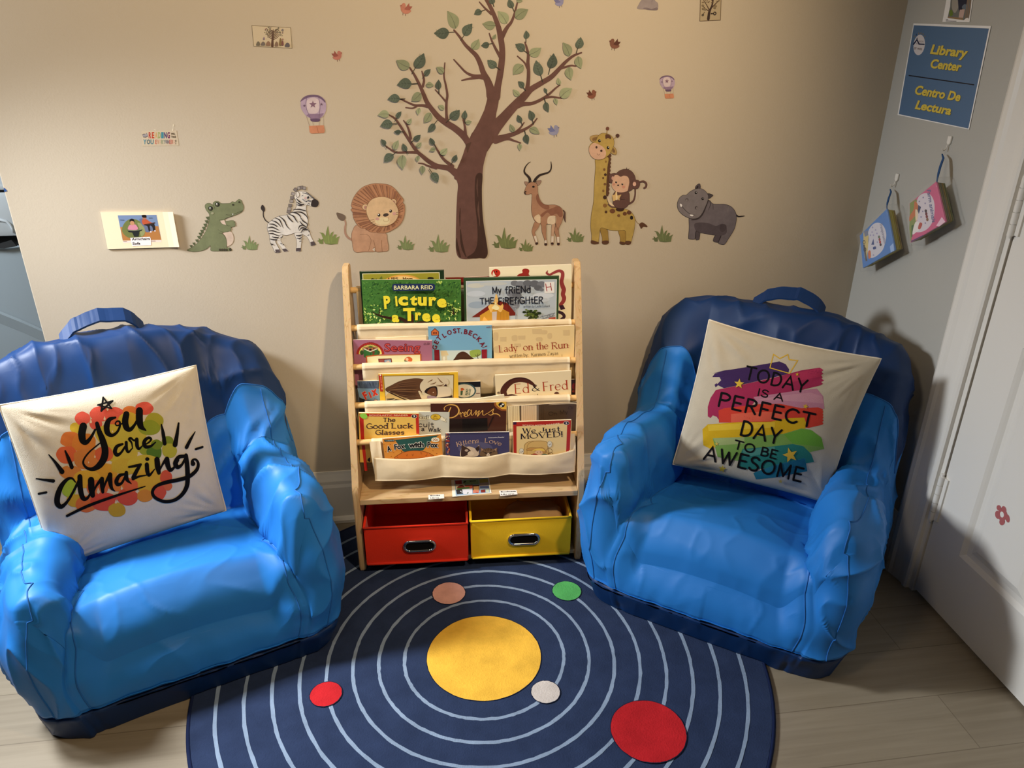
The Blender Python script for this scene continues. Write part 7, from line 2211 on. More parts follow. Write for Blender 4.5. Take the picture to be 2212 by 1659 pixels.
def art_amazing(a):
    R, O, Y, G, YG = (226, 92, 72), (222, 122, 56), (218, 184, 58), (132, 150, 44), (186, 178, 62)
    B = [(470, 520, 80, 65, Y), (545, 410, 92, 80, R), (760, 350, 132, 92, R), (930, 350, 110, 76, R), (700, 470, 82, 70, R), (1110, 320, 90, 64, O), (1280, 290, 106, 80, R), (960, 480, 110, 90, (224, 112, 64)),
         (400, 660, 128, 96, O), (560, 700, 150, 120, (222, 134, 56)), (355, 840, 130, 104, (224, 104, 60)), (600, 890, 170, 130, (214, 130, 62)), (1090, 430, 120, 96, (214, 176, 58)), (900, 610, 200, 140, (212, 184, 66)), (1130, 590, 190, 130, (206, 186, 70)),
         (1400, 440, 108, 100, (176, 168, 56)), (1340, 520, 130, 92, (150, 160, 50)), (1000, 820, 210, 120, (206, 180, 66)), (800, 830, 112, 92, (216, 100, 62)), (1240, 720, 200, 90, (200, 184, 70)), (1560, 680, 72, 62, (132, 146, 48)), (1580, 790, 92, 90, YG), (1310, 790, 90, 60, (150, 160, 52)), (1400, 810, 94, 92, (86, 122, 44)), (1430, 720, 70, 60, (120, 140, 46)),
         (400, 1050, 132, 84, (220, 138, 66)), (800, 1050, 170, 110, (220, 160, 54)), (600, 1130, 170, 112, (228, 176, 58)), (1060, 980, 180, 100, (204, 172, 60)), (1280, 960, 200, 120, (206, 182, 66)), (1330, 1150, 190, 140, (220, 170, 56)), (380, 1240, 92, 112, (176, 196, 62)), (1000, 1190, 170, 96, (226, 130, 60)), (720, 1240, 130, 100, (224, 112, 62)), (460, 1390, 110, 74, (216, 168, 52)),
         (590, 1430, 130, 96, (226, 116, 60)), (800, 1400, 160, 112, (224, 84, 62)), (1080, 1350, 132, 100, (220, 84, 62)), (1290, 1330, 96, 76, (220, 140, 56)), (1540, 1110, 76, 82, (222, 92, 62)), (1550, 1210, 62, 62, (226, 110, 68)), (1450, 1290, 92, 92, (222, 88, 62)), (1120, 1210, 90, 80, (226, 104, 62)), (955, 1500, 102, 88, (208, 160, 50))]
    rnd = random.Random(2)
    for (x, y, rx, ry, c) in B:
        n = 12
        a.blob([(x + rx*rnd.uniform(.92, 1.06)*cos(2*pi*k/n), y + ry*rnd.uniform(.92, 1.06)*sin(2*pi*k/n)) for k in range(n)], c)
    for (x, y, s) in ((640, 440, 28), (806, 405, 26), (690, 860, 20), (615, 930, 14), (840, 290, 26), (730, 1270, 40), (1010, 1235, 26), (940, 1400, 26), (900, 560, 16), (380, 960, 30)):
        a.poly([(x - s*.5, y + s*.5), (x, y - s), (x + s*.6, y + s*.4), (x + s*.1, y + s)], (232, 206, 168))
    k = (16, 14, 14)
    W = lambda p, w: a.stroke(p, w, k)
    W([(552, 500), (535, 590), (548, 670), (590, 690), (645, 630), (695, 540)], [92, 90, 80, 56, 36, 26])
    W([(715, 465), (742, 560), (785, 670), (812, 780), (800, 880), (745, 965), (670, 1010), (600, 1000), (555, 950), (562, 890), (620, 812), (700, 742), (765, 690)], [46, 60, 76, 82, 86, 76, 50, 32, 26, 22, 20, 18, 14])
    W([(935, 395), (865, 420), (832, 495), (842, 575), (895, 608), (955, 570), (988, 500), (985, 445), (955, 440), (935, 468), (958, 492), (1022, 465)], [26, 52, 72, 66, 40, 30, 26, 22, 18, 16, 16, 18])
    W([(1066, 355), (1052, 440), (1068, 515), (1112, 538), (1160, 490), (1198, 425)], [74, 76, 72, 50, 34, 28]); W([(1222, 312), (1222, 420), (1240, 500), (1300, 550)], [84, 84, 70, 14])
    W([(1020, 712), (955, 740), (930, 800), (955, 842), (1002, 815), (1050, 745)], [28, 42, 50, 44, 28, 26]); W([(1065, 690), (1068, 765), (1090, 808), (1135, 765)], [36, 38, 28, 14])
    W([(1140, 765), (1130, 700), (1100, 655), (1120, 640), (1150, 665), (1180, 668)], [12, 20, 30, 26, 22, 30]); W([(1190, 655), (1195, 735), (1218, 768), (1255, 735)], [44, 44, 32, 14])
    W([(1255, 735), (1330, 695), (1362, 655), (1335, 635), (1292, 662), (1277, 710), (1302, 745), (1360, 735), (1415, 690)], [14, 20, 26, 30, 42, 48, 42, 30, 14])
    W([(458, 1165), (420, 1122), (362, 1132), (292, 1210), (248, 1320), (243, 1420), (292, 1458), (360, 1400), (430, 1285), (490, 1165), (520, 1100)], [16, 24, 38, 56, 68, 68, 50, 34, 30, 32, 36]); W([(512, 1100), (518, 1250), (548, 1355), (600, 1358), (650, 1275)], [60, 62, 58, 34, 20])
    W([(645, 1140), (650, 1240), (665, 1325)], [76, 78, 56]); W([(665, 1320), (705, 1215), (765, 1135)], [14, 26, 44]); W([(775, 1125), (778, 1215), (785, 1285)], [50, 52, 36]); W([(785, 1280), (822, 1165), (865, 1085)], [12, 26, 42]); W([(872, 1075), (874, 1165), (890, 1235), (930, 1275)], [54, 54, 38, 8])
    W([(1045, 1070), (985, 1088), (948, 1150), (962, 1192), (1012, 1175), (1058, 1085)], [26, 42, 50, 46, 30, 26]); W([(1066, 1050), (1074, 1135), (1125, 1185)], [42, 44, 10])
    W([(1098, 985), (1170, 972), (1238, 955)], [26, 32, 30]); W([(1232, 960), (1190, 1030), (1150, 1110)], [34, 46, 50]); W([(1145, 1128), (1220, 1098), (1320, 1080)], [34, 24, 12])
    a.ell(1316, 890, 25, 22, k); W([(1310, 955), (1318, 1040), (1342, 1082), (1405, 1010)], [50, 50, 34, 12])
    W([(1432, 895), (1440, 980), (1455, 1055)], [64, 66, 44]); W([(1455, 1050), (1498, 955), (1540, 895)], [12, 26, 44]); W([(1550, 890), (1562, 965), (1592, 1020), (1640, 985), (1690, 905)], [58, 58, 48, 26, 18])
    W([(1770, 852), (1690, 868), (1652, 940), (1680, 985), (1730, 955), (1772, 875)], [36, 46, 58, 50, 30, 28])
    W([(1778, 845), (1792, 960), (1798, 1100), (1788, 1215), (1730, 1315), (1635, 1382), (1515, 1396), (1408, 1348), (1378, 1280), (1425, 1212), (1540, 1168), (1700, 1135), (1820, 1095), (1905, 1020), (1925, 945), (1895, 895), (1855, 905), (1862, 945)], [46, 54, 56, 52, 46, 40, 38, 38, 36, 36, 46, 46, 46, 42, 32, 24, 26, 56])
    W([(358, 1568), (600, 1452), (900, 1342), (1290, 1215)], [30, 36, 32, 12])
    for p, w in (([(788, 152), (890, 286)], 18), ([(725, 245), (902, 196)], 20), ([(902, 196), (768, 312)], 24), ([(768, 315), (790, 155)], 24), ([(888, 284), (728, 246)], 16), ([(140, 838), (220, 930), (298, 1040)], [14, 34, 60]), ([(336, 790), (375, 880), (415, 985)], [18, 42, 48]), ([(-10, 1124), (90, 1138), (195, 1150)], [16, 30, 42]), ([(20, 1305), (110, 1287)], 28),
                 ([(1484, 475), (1505, 580), (1524, 705)], [14, 40, 44]), ([(1690, 460), (1672, 590), (1648, 718)], [20, 40, 58]), ([(1888, 562), (1835, 650), (1785, 748)], [10, 34, 44]), ([(1895, 770), (1975, 745)], 26)):
        a.stroke(p, w, k, smooth=len(p) > 2)
pillow('cream square pillow lettered YOU ARE AMAZING over orange and yellow paint dabs', (-0.735, 1.783, 0.447), (.917, .399, .006), (-.396, .911, -.112), (-.05, .1, .994), 0.43, (80, 830, 5.529), art_amazing, (0.88, 0.90, 0.95), 1.0, corners=((0, 0), (0, 0), (0.0, 0.012), (0.012, -0.005)))

def art_today(a):
    def rag(x, y0, y1, n, d, seed):
        r = random.Random(seed)
        return [(x + (d if i % 2 else -d)*r.uniform(.3, 1), y0 + (y1-y0)*i/n) for i in range(n+1)]
    a.poly([(230, 345), (420, 300), (640, 265), (860, 228), (950, 210), (1020, 240), (1060, 300), (1050, 350), (900, 385), (600, 455), (330, 510), (250, 470), (300, 420), (280, 385), (200, 385)], (66, 44, 92))
    a.poly([(200, 345), (330, 312), (420, 300), (330, 325)], (66, 44, 92)); a.poly([(225, 470), (250, 455), (262, 480), (235, 500)], (66, 44, 92))
    a.poly([(240, 530), (540, 470), (900, 390), (1200, 310), (1400, 280)] + rag(1430, 290, 480, 10, 22, 3) + [(1200, 530), (900, 580), (690, 640), (600, 760), (330, 850), (270, 860)] + [(250, 830), (205, 815), (180, 845), (150, 825), (150, 720), (180, 620)], (162, 48, 86))
    a.poly([(1120, 345), (1400, 282), (1430, 300), (1420, 380), (1100, 440), (900, 470)], (180, 56, 92))
    a.poly([(660, 610), (900, 575), (1200, 530), (1370, 515), (1440, 600), (1455, 740), (1200, 750), (900, 720), (720, 690)], (190, 130, 152)); a.poly([(700, 640), (1000, 590), (1300, 560), (1430, 600), (1440, 680), (1000, 650)], (202, 146, 162))
    a.poly([(270, 760), (330, 735), (700, 690), (960, 685), (1200, 735), (1380, 725), (1440, 745)] + rag(1440, 760, 920, 10, 10, 4) + [(1280, 955), (1100, 930), (600, 895), (275, 895)], (206, 66, 52)); a.poly([(410, 800), (700, 775), (1000, 780), (1050, 870), (410, 892)], (222, 100, 78))
    a.poly([(90, 970), (150, 915), (500, 890), (860, 885), (1050, 845), (1230, 840), (1250, 900), (1240, 970), (1000, 1040), (700, 1060), (300, 1090), (200, 1200), (100, 1150)], (212, 172, 34)); a.poly([(150, 925), (600, 900), (900, 890), (900, 950), (160, 990)], (224, 190, 58))
    a.poly([(205, 1070), (600, 1055), (1000, 1020), (1200, 960), (1300, 975), (1420, 1060), (1455, 1190), (1300, 1225), (900, 1290), (520, 1330), (260, 1280)], (124, 164, 82)); a.poly([(1000, 1030), (1200, 968), (1320, 985), (1430, 1080), (1440, 1170), (1100, 1130)], (108, 166, 62)); a.poly([(205, 1070), (560, 1056), (560, 1130), (260, 1150)], (162, 178, 116))
    a.poly([(490, 1320), (540, 1190), (850, 1165), (1100, 1135), (1220, 1160), (1310, 1250), (1340, 1335), (1260, 1350), (900, 1400), (620, 1420), (500, 1400)], (44, 124, 116)); a.poly([(540, 1200), (900, 1165), (900, 1230), (560, 1280)], (84, 150, 136))
    a.poly([(660, 1460), (900, 1370), (1100, 1320), (1240, 1290), (1265, 1440), (900, 1510), (690, 1530)], (40, 120, 140)); a.poly([(900, 1380), (1230, 1300), (1255, 1370), (950, 1440)], (34, 106, 132))
    gold = (216, 176, 58)
    a.stroke([(845, 282), (885, 130), (955, 178), (1045, 132), (1060, 190), (1155, 200), (1065, 345), (845, 282)], 11, gold, smooth=False, closed=True)
    k = (18, 16, 20)
    def L(s, x0, y0, x1, y1, h, w): a.write(s, x0, y0, x1, y1, h, w, k, gap=.22)
    L('TODAY', 560, 400, 1235, 560, 140, 22); L('IS A', 706, 590, 985, 655, 78, 15); L('PERFECT', 262, 705, 1320, 948, 150, 25); L('DAY', 510, 1030, 940, 1135, 160, 25); L('TO BE', 440, 1180, 910, 1300, 92, 17); L('AWESOME', 105, 1300, 1190, 1555, 150, 23)
    a.star(500, 458, 58, (220, 186, 70), rot=-pi/2 + .1); a.star(1150, 352, 22, gold); a.star(1242, 712, 32, gold, rot=-pi/2 + .3); a.star(1072, 1258, 88, (220, 180, 64), rot=-pi/2 - .25); a.star(312, 1412, 44, (206, 180, 64), rot=-pi/2 + .2); a.star(965, 1552, 26, (206, 176, 90)); a.star(250, 1130, 24, (206, 186, 90))
pillow('cream square pillow lettered TODAY IS A PERFECT DAY TO BE AWESOME over rainbow brush strokes', (0.956, 1.763, 0.484), (.901, -.42, -.111), (.411, .907, -.092), (.14, .037, .99), 0.43, (1500, 740, 5.184), art_today, (0.9, 0.9, 0.9), 7.0, cloth=(190, 180, 160), corners=((0.004, 0.012), (0.016, 0.004), (0.0, 0.0), (0.0, 0.0)))

# ------------------------------------------------------------------ notices on the right-hand wall and the door
M_lam = printed('laminated_print', rough=0.22, spec=0.45)
RIGHT_GAIN = (1.25, 1.2, 1.2)
def rw_put(x, y, h):
    return on_plane(x, y, (XW - 0.0006 - h, 0, 0), Vector((1, 0, 0)))
def right_piece(crop, name, label, cat, draw, quad, thick=0.0012, mat=None, gain=RIGHT_GAIN, group=None, put=rw_put, back=(236, 234, 228)):
    a = Art(lambda x, y, h: put(x, y, h + thick), crop)
    a.gain = gain
    a.poly(quad, back)
    draw(a)
    T = lambda p, h: put(crop[0] + p[0]/crop[2], crop[1] + p[1]/crop[2], h)
    V = [T(p, thick) for p in quad] + [T(p, -0.0002) for p in quad]
    n = len(quad)
    F = [tuple(range(n, 2*n))] + [(i, (i+1) % n, n + (i+1) % n, n + i) for i in range(n)]
    c = sum(V, Vector())/len(V)
    o = a.mesh(name, [mat or M_lam], base=[(V, F, back, 0)], origin=c)
    return tag(o, label, cat, group)
SG = (1930, 0, 5.72)
def sign(a):
    blue = (76, 106, 140)
    a.poly([(252, 312), (1180, 352), (925, 1588), (66, 1410)], blue)
    yl, sh = (200, 182, 76), (84, 88, 70)
    a.ell(318, 555, 70, 128, (196, 196, 200), rot=0.13)
    for (x, y) in ((285, 428), (312, 412), (340, 408), (366, 420), (388, 448), (262, 448)):
        a.poly([(x - 9, y + 10), (x, y - 14), (x + 9, y + 10)], (44, 56, 92) if x % 2 else (120, 110, 84))
    a.stroke([(248, 548), (290, 490), (316, 545), (378, 548)], 16, (24, 34, 66), smooth=False); a.stroke([(290, 492), (292, 470)], 10, (24, 34, 66), smooth=False); a.poly([(278, 545), (290, 522), (302, 548)], (150, 150, 160))
    a.text('ST WEE', 255, 608, 350, 622, 26, (104, 88, 80), bold=.02); a.text('KIDS', 315, 520, 372, 524, 20, (130, 120, 112))
    def T(s, x0, y0, x1, y1, h):
        a.text(s, x0 + 5, y0 + 5, x1 + 5, y1 + 5, h, sh, bold=.04, shear=.22); a.text(s, x0, y0, x1, y1, h, yl, bold=.035, shear=.22)
    T('Library', 450, 660, 915, 710, 112); T('Center', 455, 835, 835, 880, 108)
    a.stroke([(188, 932), (996, 1048)], 13, (10, 12, 30), smooth=False, cap=False)
    T('Centro De', 262, 1160, 820, 1250, 108); T('Lectura', 262, 1340, 705, 1418, 104)
right_piece(SG, 'wall_sign', 'blue sign reading Library Center and Centro De Lectura on the right-hand wall', 'sign', sign, [(248, 288), (1205, 322), (935, 1600), (50, 1420)])
def photo(a):
    a.poly([(720, -200), (985, -200), (952, 120), (930, 235), (870, 250), (668, 222), (700, 80)], (104, 108, 106))
    a.blob([(740, -100), (800, -60), (810, 60), (760, 160), (720, 80)], (150, 148, 140)); a.blob([(800, -150), (900, -150), (905, 40), (860, 90), (820, 160), (800, 60)], (36, 42, 60)); a.blob([(845, 90), (880, 50), (905, 70), (895, 120)], (96, 110, 124))
    a.poly([(820, 120), (882, 115), (860, 220), (805, 215)], (184, 160, 152)); a.blob([(690, 140), (720, 120), (735, 180), (700, 200)], (96, 120, 52)); a.poly([(672, 205), (860, 222), (855, 248), (668, 222)], (140, 118, 88))
    for x in (905, 925, 945):
        a.stroke([(x + 10, 0), (x - 15, 220)], 9, (134, 110, 88), smooth=False, cap=False)
    a.poly([(870, 250), (895, 225), (925, 220), (932, 262), (885, 262)], (226, 222, 218)); a.stroke([(648, 258), (778, 262)], 7, (54, 50, 48), smooth=False, cap=False); a.stroke([(650, 244), (672, 242)], 7, (54, 50, 48), smooth=False)
right_piece(SG, 'photo_card', 'white-edged photo card taped above the blue library sign', 'picture card', photo, [(690, -200), (1010, -200), (940, 274), (604, 272)], thick=0.0008)
def flower(a):
    c = (172, 98, 96)
    a.up()
    for (x, y, rx, ry, r) in ((625, 615, 80, 100, -.3), (800, 690, 92, 140, -.15), (935, 990, 76, 150, -.2), (740, 1110, 100, 130, .1), (590, 865, 100, 150, -.2), (745, 870, 180, 200, 0)):
        a.ell(x, y, rx, ry, c, rot=r, up=False, n=24)
    a.ell(735, 855, 68, 108, (226, 224, 214), rot=-.15, n=24)
def door_put(x, y, h):
    return on_plane(x, y, (XW + 0.0070 - 0.0005 - h, 0, 0), Vector((1, 0, 0)))
a = Art(door_put, (2120, 1060, 16.59)); a.gain = (1.1, 1.1, 1.15); flower(a)
o = a.mesh('flower_sticker', [M_print], origin=door_put(2165, 1111, 0)); tag(o, 'small pink five-petal flower sticker on the white door', 'sticker')
a = Art(wall_put, (0, 370, 4.255)); a.poly([(33, 150), (48, 158), (68, 183), (40, 190)], (54, 88, 150))
o = a.mesh('tape_scrap', [M_print], origin=wall_put(11, 410, 0)); tag(o, 'scrap of blue tape on the left edge of the back wall', 'tape')

# ------------------------------------------------------------------ hooks with cloth books
M_hook = plain('white_plastic', (232, 230, 224), rough=0.35, spec=0.4)
M_wire = plain('hook_wire', (225, 222, 214), rough=0.3, spec=0.5)
M_strap = plain('blue_strap', (44, 80, 128), rough=0.8, spec=0.2, bump=0.3, bscale=900)
def film_mat():
    m, nt, b = new_mat('crinkled_clear_film')
    L = nt.links
    b.inputs['Base Color'].default_value = (0.9, 0.9, 0.9, 1)
    b.inputs['Roughness'].default_value = 0.12
    b.inputs['Specular IOR Level'].default_value = 0.6
    b.inputs['Alpha'].default_value = 0.10
    n = nd(nt, 'ShaderNodeTexNoise', Scale=55.0, Detail=2.0)
    tc = nd(nt, 'ShaderNodeTexCoord')
    L.new(tc.outputs['Object'], n.inputs['Vector'])
    bp = nd(nt, 'ShaderNodeBump', Strength=0.6, Distance=0.01)
    L.new(n.outputs['Fac'], bp.inputs['Height'])
    L.new(bp.outputs['Normal'], b.inputs['Normal'])
    return m
M_film = film_mat()
HB = (1840, 280, 5.35)
def hb(x, y, h):
    return on_plane(1840 + x/5.35, 280 + y/5.35, (XW - h, 0, 0), Vector((1, 0, 0)))
def hook(label, tx, ty):
    """tx, ty: top left corner of the plate in the close-up"""
    t = thing('wall_hook', label, 'hook', hb(tx + 40, ty + 60, 0), 0, 'white adhesive hooks on the right-hand wall')
    org = t.location
    c = org - Vector((0, 0, 0))
    w, hh = 0.0135, 0.021
    bm = bmesh.new()
    pr = [(-w/2, hh/2), (w/2, hh/2), (w/2, -hh*.28), (w*.18, -hh*.5), (-w*.18, -hh*.5), (-w/2, -hh*.28)]
    add_prism(bm, [Vector((-0.0002, -y, z)) for y, z in pr], (-0.0045, 0, 0))
    bmesh.ops.bevel(bm, geom=list(bm.edges), offset=0.0009, segments=2, affect='EDGES')
    from_bm('plate', bm, M_hook, t, smooth=50)
    bm = bmesh.new()
    pts = [(-0.004, 0, -hh*.42)] + [(-0.0055, 0, -hh*.6), (-0.0065, 0, -hh*.9), (-0.0085, 0, -hh*1.12), (-0.0125, 0, -hh*1.18), (-0.016, 0, -hh*1.06), (-0.0165, 0, -hh*.9)]
    add_tube(bm, pts, 0.0013, 8)
    from_bm('hook', bm, M_wire, t, smooth='all')
    return t
hook('white adhesive hook holding the pink cloth book', 1100, 65)
hook('white adhesive hook holding the blue cloth book', 492, 492)
def cloth_book(label, Q, strap, cols, coverc, art, depth=0.046):
    cz = hb(*Q[0], depth)
    t = thing('cloth_book', label, 'cloth book', cz, 0, 'cloth books hanging on hooks')
    org = t.location.copy()
    gain = (1.2, 1.2, 1.25)
    a = Art(lambda x, y, h: on_plane(x, y, (XW - depth - h, 0, 0), Vector((1, 0, 0))), HB)
    a.gain = gain
    a.poly(Q, coverc)
    art(a)
    def slab(x0, x1, grow, dz):
        c = sum((hb(*q, depth) for q in Q), Vector())/4
        V = []
        for x in (x0, x1):
            for q in Q:
                p = hb(*q, depth)
                p = c + (p - c)*grow + Vector((0, dz, 0))
                V.append(Vector((x, p.y, p.z)))
        return V, [(0, 1, 2, 3), (7, 6, 5, 4)] + [(i, 4+i, 4+(i+1) % 4, (i+1) % 4) for i in range(4)]
    v, f = slab(XW - depth, XW - depth + 0.004, 1.0, 0)
    cc = tuple(unlin(min(.92, c*k)) for c, k in zip(lin(coverc), gain))
    a.mesh('cover', [M_print], t, base=[(v, f, cc, 0)], origin=org).location = (0, 0, 0)
    x = XW - depth + 0.0052
    for i, c in enumerate(cols):
        v, f = slab(x, x + 0.0050, 0.985 - 0.012*i, 0.001*i)
        bm = bmesh.new()
        bv = [bm.verts.new(p - org) for p in v]
        for q in f:
            bm.faces.new([bv[j] for j in q])
        bmesh.ops.bevel(bm, geom=list(bm.edges), offset=0.0016, segments=2, affect='EDGES')
        from_bm('fabric_page', bm, plain('page_cloth_%d' % i, c, rough=0.9, spec=0.1), t, smooth=60)
        x += 0.0062
    # strap: a looped ribbon from the upper corner to the hook
    P = [hb(px, py, hgt) - org for px, py, hgt in strap]
    V, F = [], []
    n = len(P)
    W = [0.0028, 0.0055, 0.0062, 0.0058, 0.0035, 0.003][:n]
    for i, p in enumerate(P):
        for (u, d) in ((-1, 0), (1, 0), (1, 1), (-1, 1)):
            V.append(p + Vector((0.0016*d - .3*u*W[i], -u*W[i], u*W[i]*.2)))
        if i:
            b = 4*(i-1)
            F += [(b+k, b+(k+1) % 4, b+4+(k+1) % 4, b+4+k) for k in range(4)]
    F += [(0, 3, 2, 1), (4*n-4, 4*n-3, 4*n-2, 4*n-1)]
    mesh_from('strap', V, F, M_strap, t)
    # clear bag round it
    v, f = slab(XW - depth - 0.004, XW - 0.003, 1.13, 0)
    bm = bmesh.new()
    bv = [bm.verts.new(p - org) for p in v]
    for q in f:
        bm.faces.new([bv[j] for j in q])
    bmesh.ops.subdivide_edges(bm, edges=list(bm.edges), cuts=9, use_grid_fill=True)
    for w in bm.verts:
        w.co += noise.noise_vector(w.co*45)*0.0035
    for w in bm.verts:
        w.co.x = min(w.co.x, XW - 0.001 - org.x)
    from_bm('clear_bag', bm, M_film, t, smooth='all')
    return t
def art_farm(a):
    a.poly([(672, 850), (745, 800), (770, 880), (740, 960), (745, 1080), (700, 1200), (684, 1300), (665, 1150)], (126, 140, 70))
    a.blob([(760, 800), (820, 740), (900, 745), (950, 830), (955, 960), (930, 1070), (870, 1150), (790, 1185), (730, 1170), (755, 1060), (745, 930)], (208, 200, 206))
    a.blob([(725, 830), (760, 860), (765, 950), (720, 1010), (670, 1060), (668, 1000), (715, 920)], (190, 108, 58)); a.poly([(768, 870), (800, 895), (775, 975), (762, 940)], (44, 54, 92)); a.blob([(735, 925), (762, 945), (760, 1030), (738, 1050)], (222, 204, 170))
    a.blob([(745, 1060), (790, 1080), (800, 1140), (740, 1190), (700, 1210), (720, 1110)], (228, 222, 216)); a.poly([(690, 1110), (715, 1100), (700, 1180), (700, 1240), (688, 1240)], (50, 96, 50)); a.blob([(785, 1075), (815, 1090), (790, 1150), (765, 1140)], (176, 70, 56))
    for i, c in enumerate(((52, 24, 34), (100, 26, 40), (120, 30, 40), (120, 78, 44))):
        a.ell(855 + i*6, 940 + i*33, 14, 19, c)
    for (x, y) in ((825, 785), (848, 852), (820, 945), (850, 1080), (780, 830), (800, 1010)):
        a.ell(x, y, 8, 10, (128, 122, 160), n=8)
    a.text('Farm animals', 868, 700, 930, 1075, 42, (86, 92, 136), bold=.02)
    a.poly([(975, 1110), (1040, 1010), (1080, 1065), (1010, 1120)], (230, 190, 204)); a.stroke([(690, 1290), (820, 1225)], 10, (60, 50, 100), smooth=False)
cloth_book('pink cloth book titled Farm animals in a clear bag on the upper hook', [(975, 600), (1085, 1065), (680, 1305), (668, 855)], [(1040, 280, .016), (1055, 330, .022), (1022, 420, .032), (1000, 500, .038), (985, 570, .042), (978, 612, .044)], [(150, 142, 96), (134, 134, 110), (170, 150, 84), (120, 130, 72)], (198, 84, 126), art_farm)
def art_vehicle(a):
    a.blob([(190, 1180), (240, 1100), (310, 1075), (370, 1120), (398, 1210), (385, 1310), (350, 1400), (270, 1470), (210, 1475), (180, 1380), (200, 1270)], (206, 204, 210))
    a.poly([(135, 1190), (180, 1165), (195, 1240), (190, 1330), (175, 1510), (150, 1480), (135, 1330)], (206, 186, 120)); a.poly([(130, 1330), (150, 1330), (180, 1520), (160, 1520)], (90, 86, 80)); a.poly([(140, 1180), (185, 1160), (190, 1220), (150, 1240)], (120, 130, 150))
    for (x, y) in ((142, 1302), (152, 1385)):
        a.stroke(_arc(x, y, 12, 20, 0, 360, 12), 7, (40, 34, 30), closed=True)
    a.blob([(190, 1410), (215, 1400), (220, 1470), (195, 1490)], (206, 116, 70))
    a.poly([(225, 1330), (250, 1260), (258, 1330)], (52, 74, 130)); a.blob([(245, 1360), (275, 1350), (280, 1375), (250, 1385)], (52, 74, 130))
    for i, c in enumerate(((96, 110, 90), (150, 60, 56), (170, 56, 60), (60, 30, 40))):
        a.ell(315 + i*6, 1240 + i*30, 12, 17, c)
    for (x, y) in ((240, 1130), (275, 1160), (235, 1185), (290, 1200), (250, 1220), (295, 1300), (215, 1220), (250, 1450)):
        a.ell(x, y, 9, 10, (164, 160, 190), n=8)
    a.text('Transportation', 322, 1085, 372, 1320, 30, (140, 140, 160), bold=.02)
    a.poly([(440, 1350), (480, 1310), (490, 1400), (450, 1420)], (150, 180, 220))
cloth_book('blue cloth book in a clear bag on the lower hook near the corner', [(405, 915), (500, 1390), (130, 1600), (92, 1225)], [(440, 685, .016), (450, 720, .022), (425, 790, .032), (408, 850, .038), (402, 890, .042), (405, 925, .044)], [(196, 186, 78), (206, 200, 110), (190, 180, 70), (170, 150, 90)], (74, 126, 190), art_vehicle)

# ------------------------------------------------------------------ labels lying on the bookcase shelf
SHZ = BC.z + 0.2432
def sh_put(x, y, h):
    return on_plane(x, y, (0, 0, SHZ + h), Vector((0, 0, 1)))
SCR = (900, 1020, 9.217)
def covers(a):
    a.poly([(750, 158), (1420, 112), (1462, 405), (780, 472)], (150, 168, 178))
    for q, c in (([(765, 168), (895, 158), (905, 232), (775, 240)], (150, 50, 48)), ([(915, 160), (1230, 140), (1240, 240), (925, 250)], (132, 156, 112)), ([(1245, 140), (1415, 130), (1430, 200), (1255, 215)], (168, 156, 76)), ([(1250, 215), (1432, 205), (1440, 320), (1260, 322)], (172, 156, 140)), ([(1258, 275), (1438, 265), (1442, 318), (1262, 325)], (80, 92, 124)), ([(770, 245), (950, 230), (960, 330), (790, 345)], (216, 196, 160)), ([(960, 260), (1115, 250), (1110, 320), (970, 330)], (180, 88, 66)), ([(1110, 265), (1245, 258), (1250, 370), (1120, 375)], (84, 48, 40)), ([(1130, 285), (1235, 278), (1238, 365), (1138, 368)], (196, 150, 92)), ([(785, 350), (905, 340), (922, 425), (800, 440)], (52, 48, 46)), ([(905, 345), (1105, 322), (1110, 430), (935, 440)], (216, 208, 200)), ([(1120, 360), (1240, 350), (1240, 410), (1120, 415)], (206, 120, 90)), ([(1275, 350), (1365, 342), (1370, 402), (1280, 405)], (128, 50, 40)), ([(1375, 345), (1440, 340), (1445, 398), (1385, 402)], (196, 196, 156))):
        a.poly(q, c)
    a.blob([(805, 310), (850, 265), (920, 262), (960, 300), (890, 315)], (120, 54, 40)); a.poly([(800, 320), (1050, 290), (1060, 325), (810, 348)], (84, 112, 62)); a.blob([(930, 205), (960, 172), (985, 180), (960, 205)], (34, 50, 34)); a.text('BOOKS', 1060, 192, 1180, 184, 24, (40, 46, 40), bold=.03); a.ell(880, 380, 12, 10, (220, 214, 206)); a.ell(905, 398, 12, 10, (220, 214, 206)); a.blob([(1000, 425), (1025, 395), (1030, 415)], (60, 90, 60)); a.stroke([(1180, 400), (1220, 410)], 12, (170, 50, 40), smooth=False)
right_piece(SCR, 'photo_card', 'small card with a picture of many book covers, lying on the bookcase shelf', 'picture card', covers, [(690, 155), (1436, 104), (1492, 415), (712, 490)], put=sh_put, gain=(1.05, 1.15, 1.35), thick=0.0008, back=(240, 226, 196))
def lab(l1, l2, x0, x1, y1, y2, d):
    def f(a):
        a.text(l1, x0, y1, x1, y1 - d, 22, (24, 20, 18), bold=.04); a.text(l2, x0, y2, x0 + (x1-x0)*.9, y2 - d*.9, 22, (24, 20, 18), bold=.04)
    return f
right_piece(SCR, 'shelf_label', 'small white label reading Books Libros on the bookcase shelf', 'label', lab('Books', 'Libros', 275, 465, 478, 526, 8), [(232, 456), (545, 434), (549, 520), (236, 542)], put=sh_put, gain=(1.05, 1.15, 1.35), thick=0.0004, back=(232, 218, 196))
right_piece(SCR, 'shelf_label', 'small white label reading Bookcase Librero on the bookcase shelf', 'label', lab('Bookcase', 'Librero', 1675, 1975, 402, 452, 14), [(1640, 368), (1986, 352), (2010, 440), (1665, 472)], put=sh_put, gain=(1.05, 1.15, 1.35), thick=0.0004, back=(240, 226, 206))

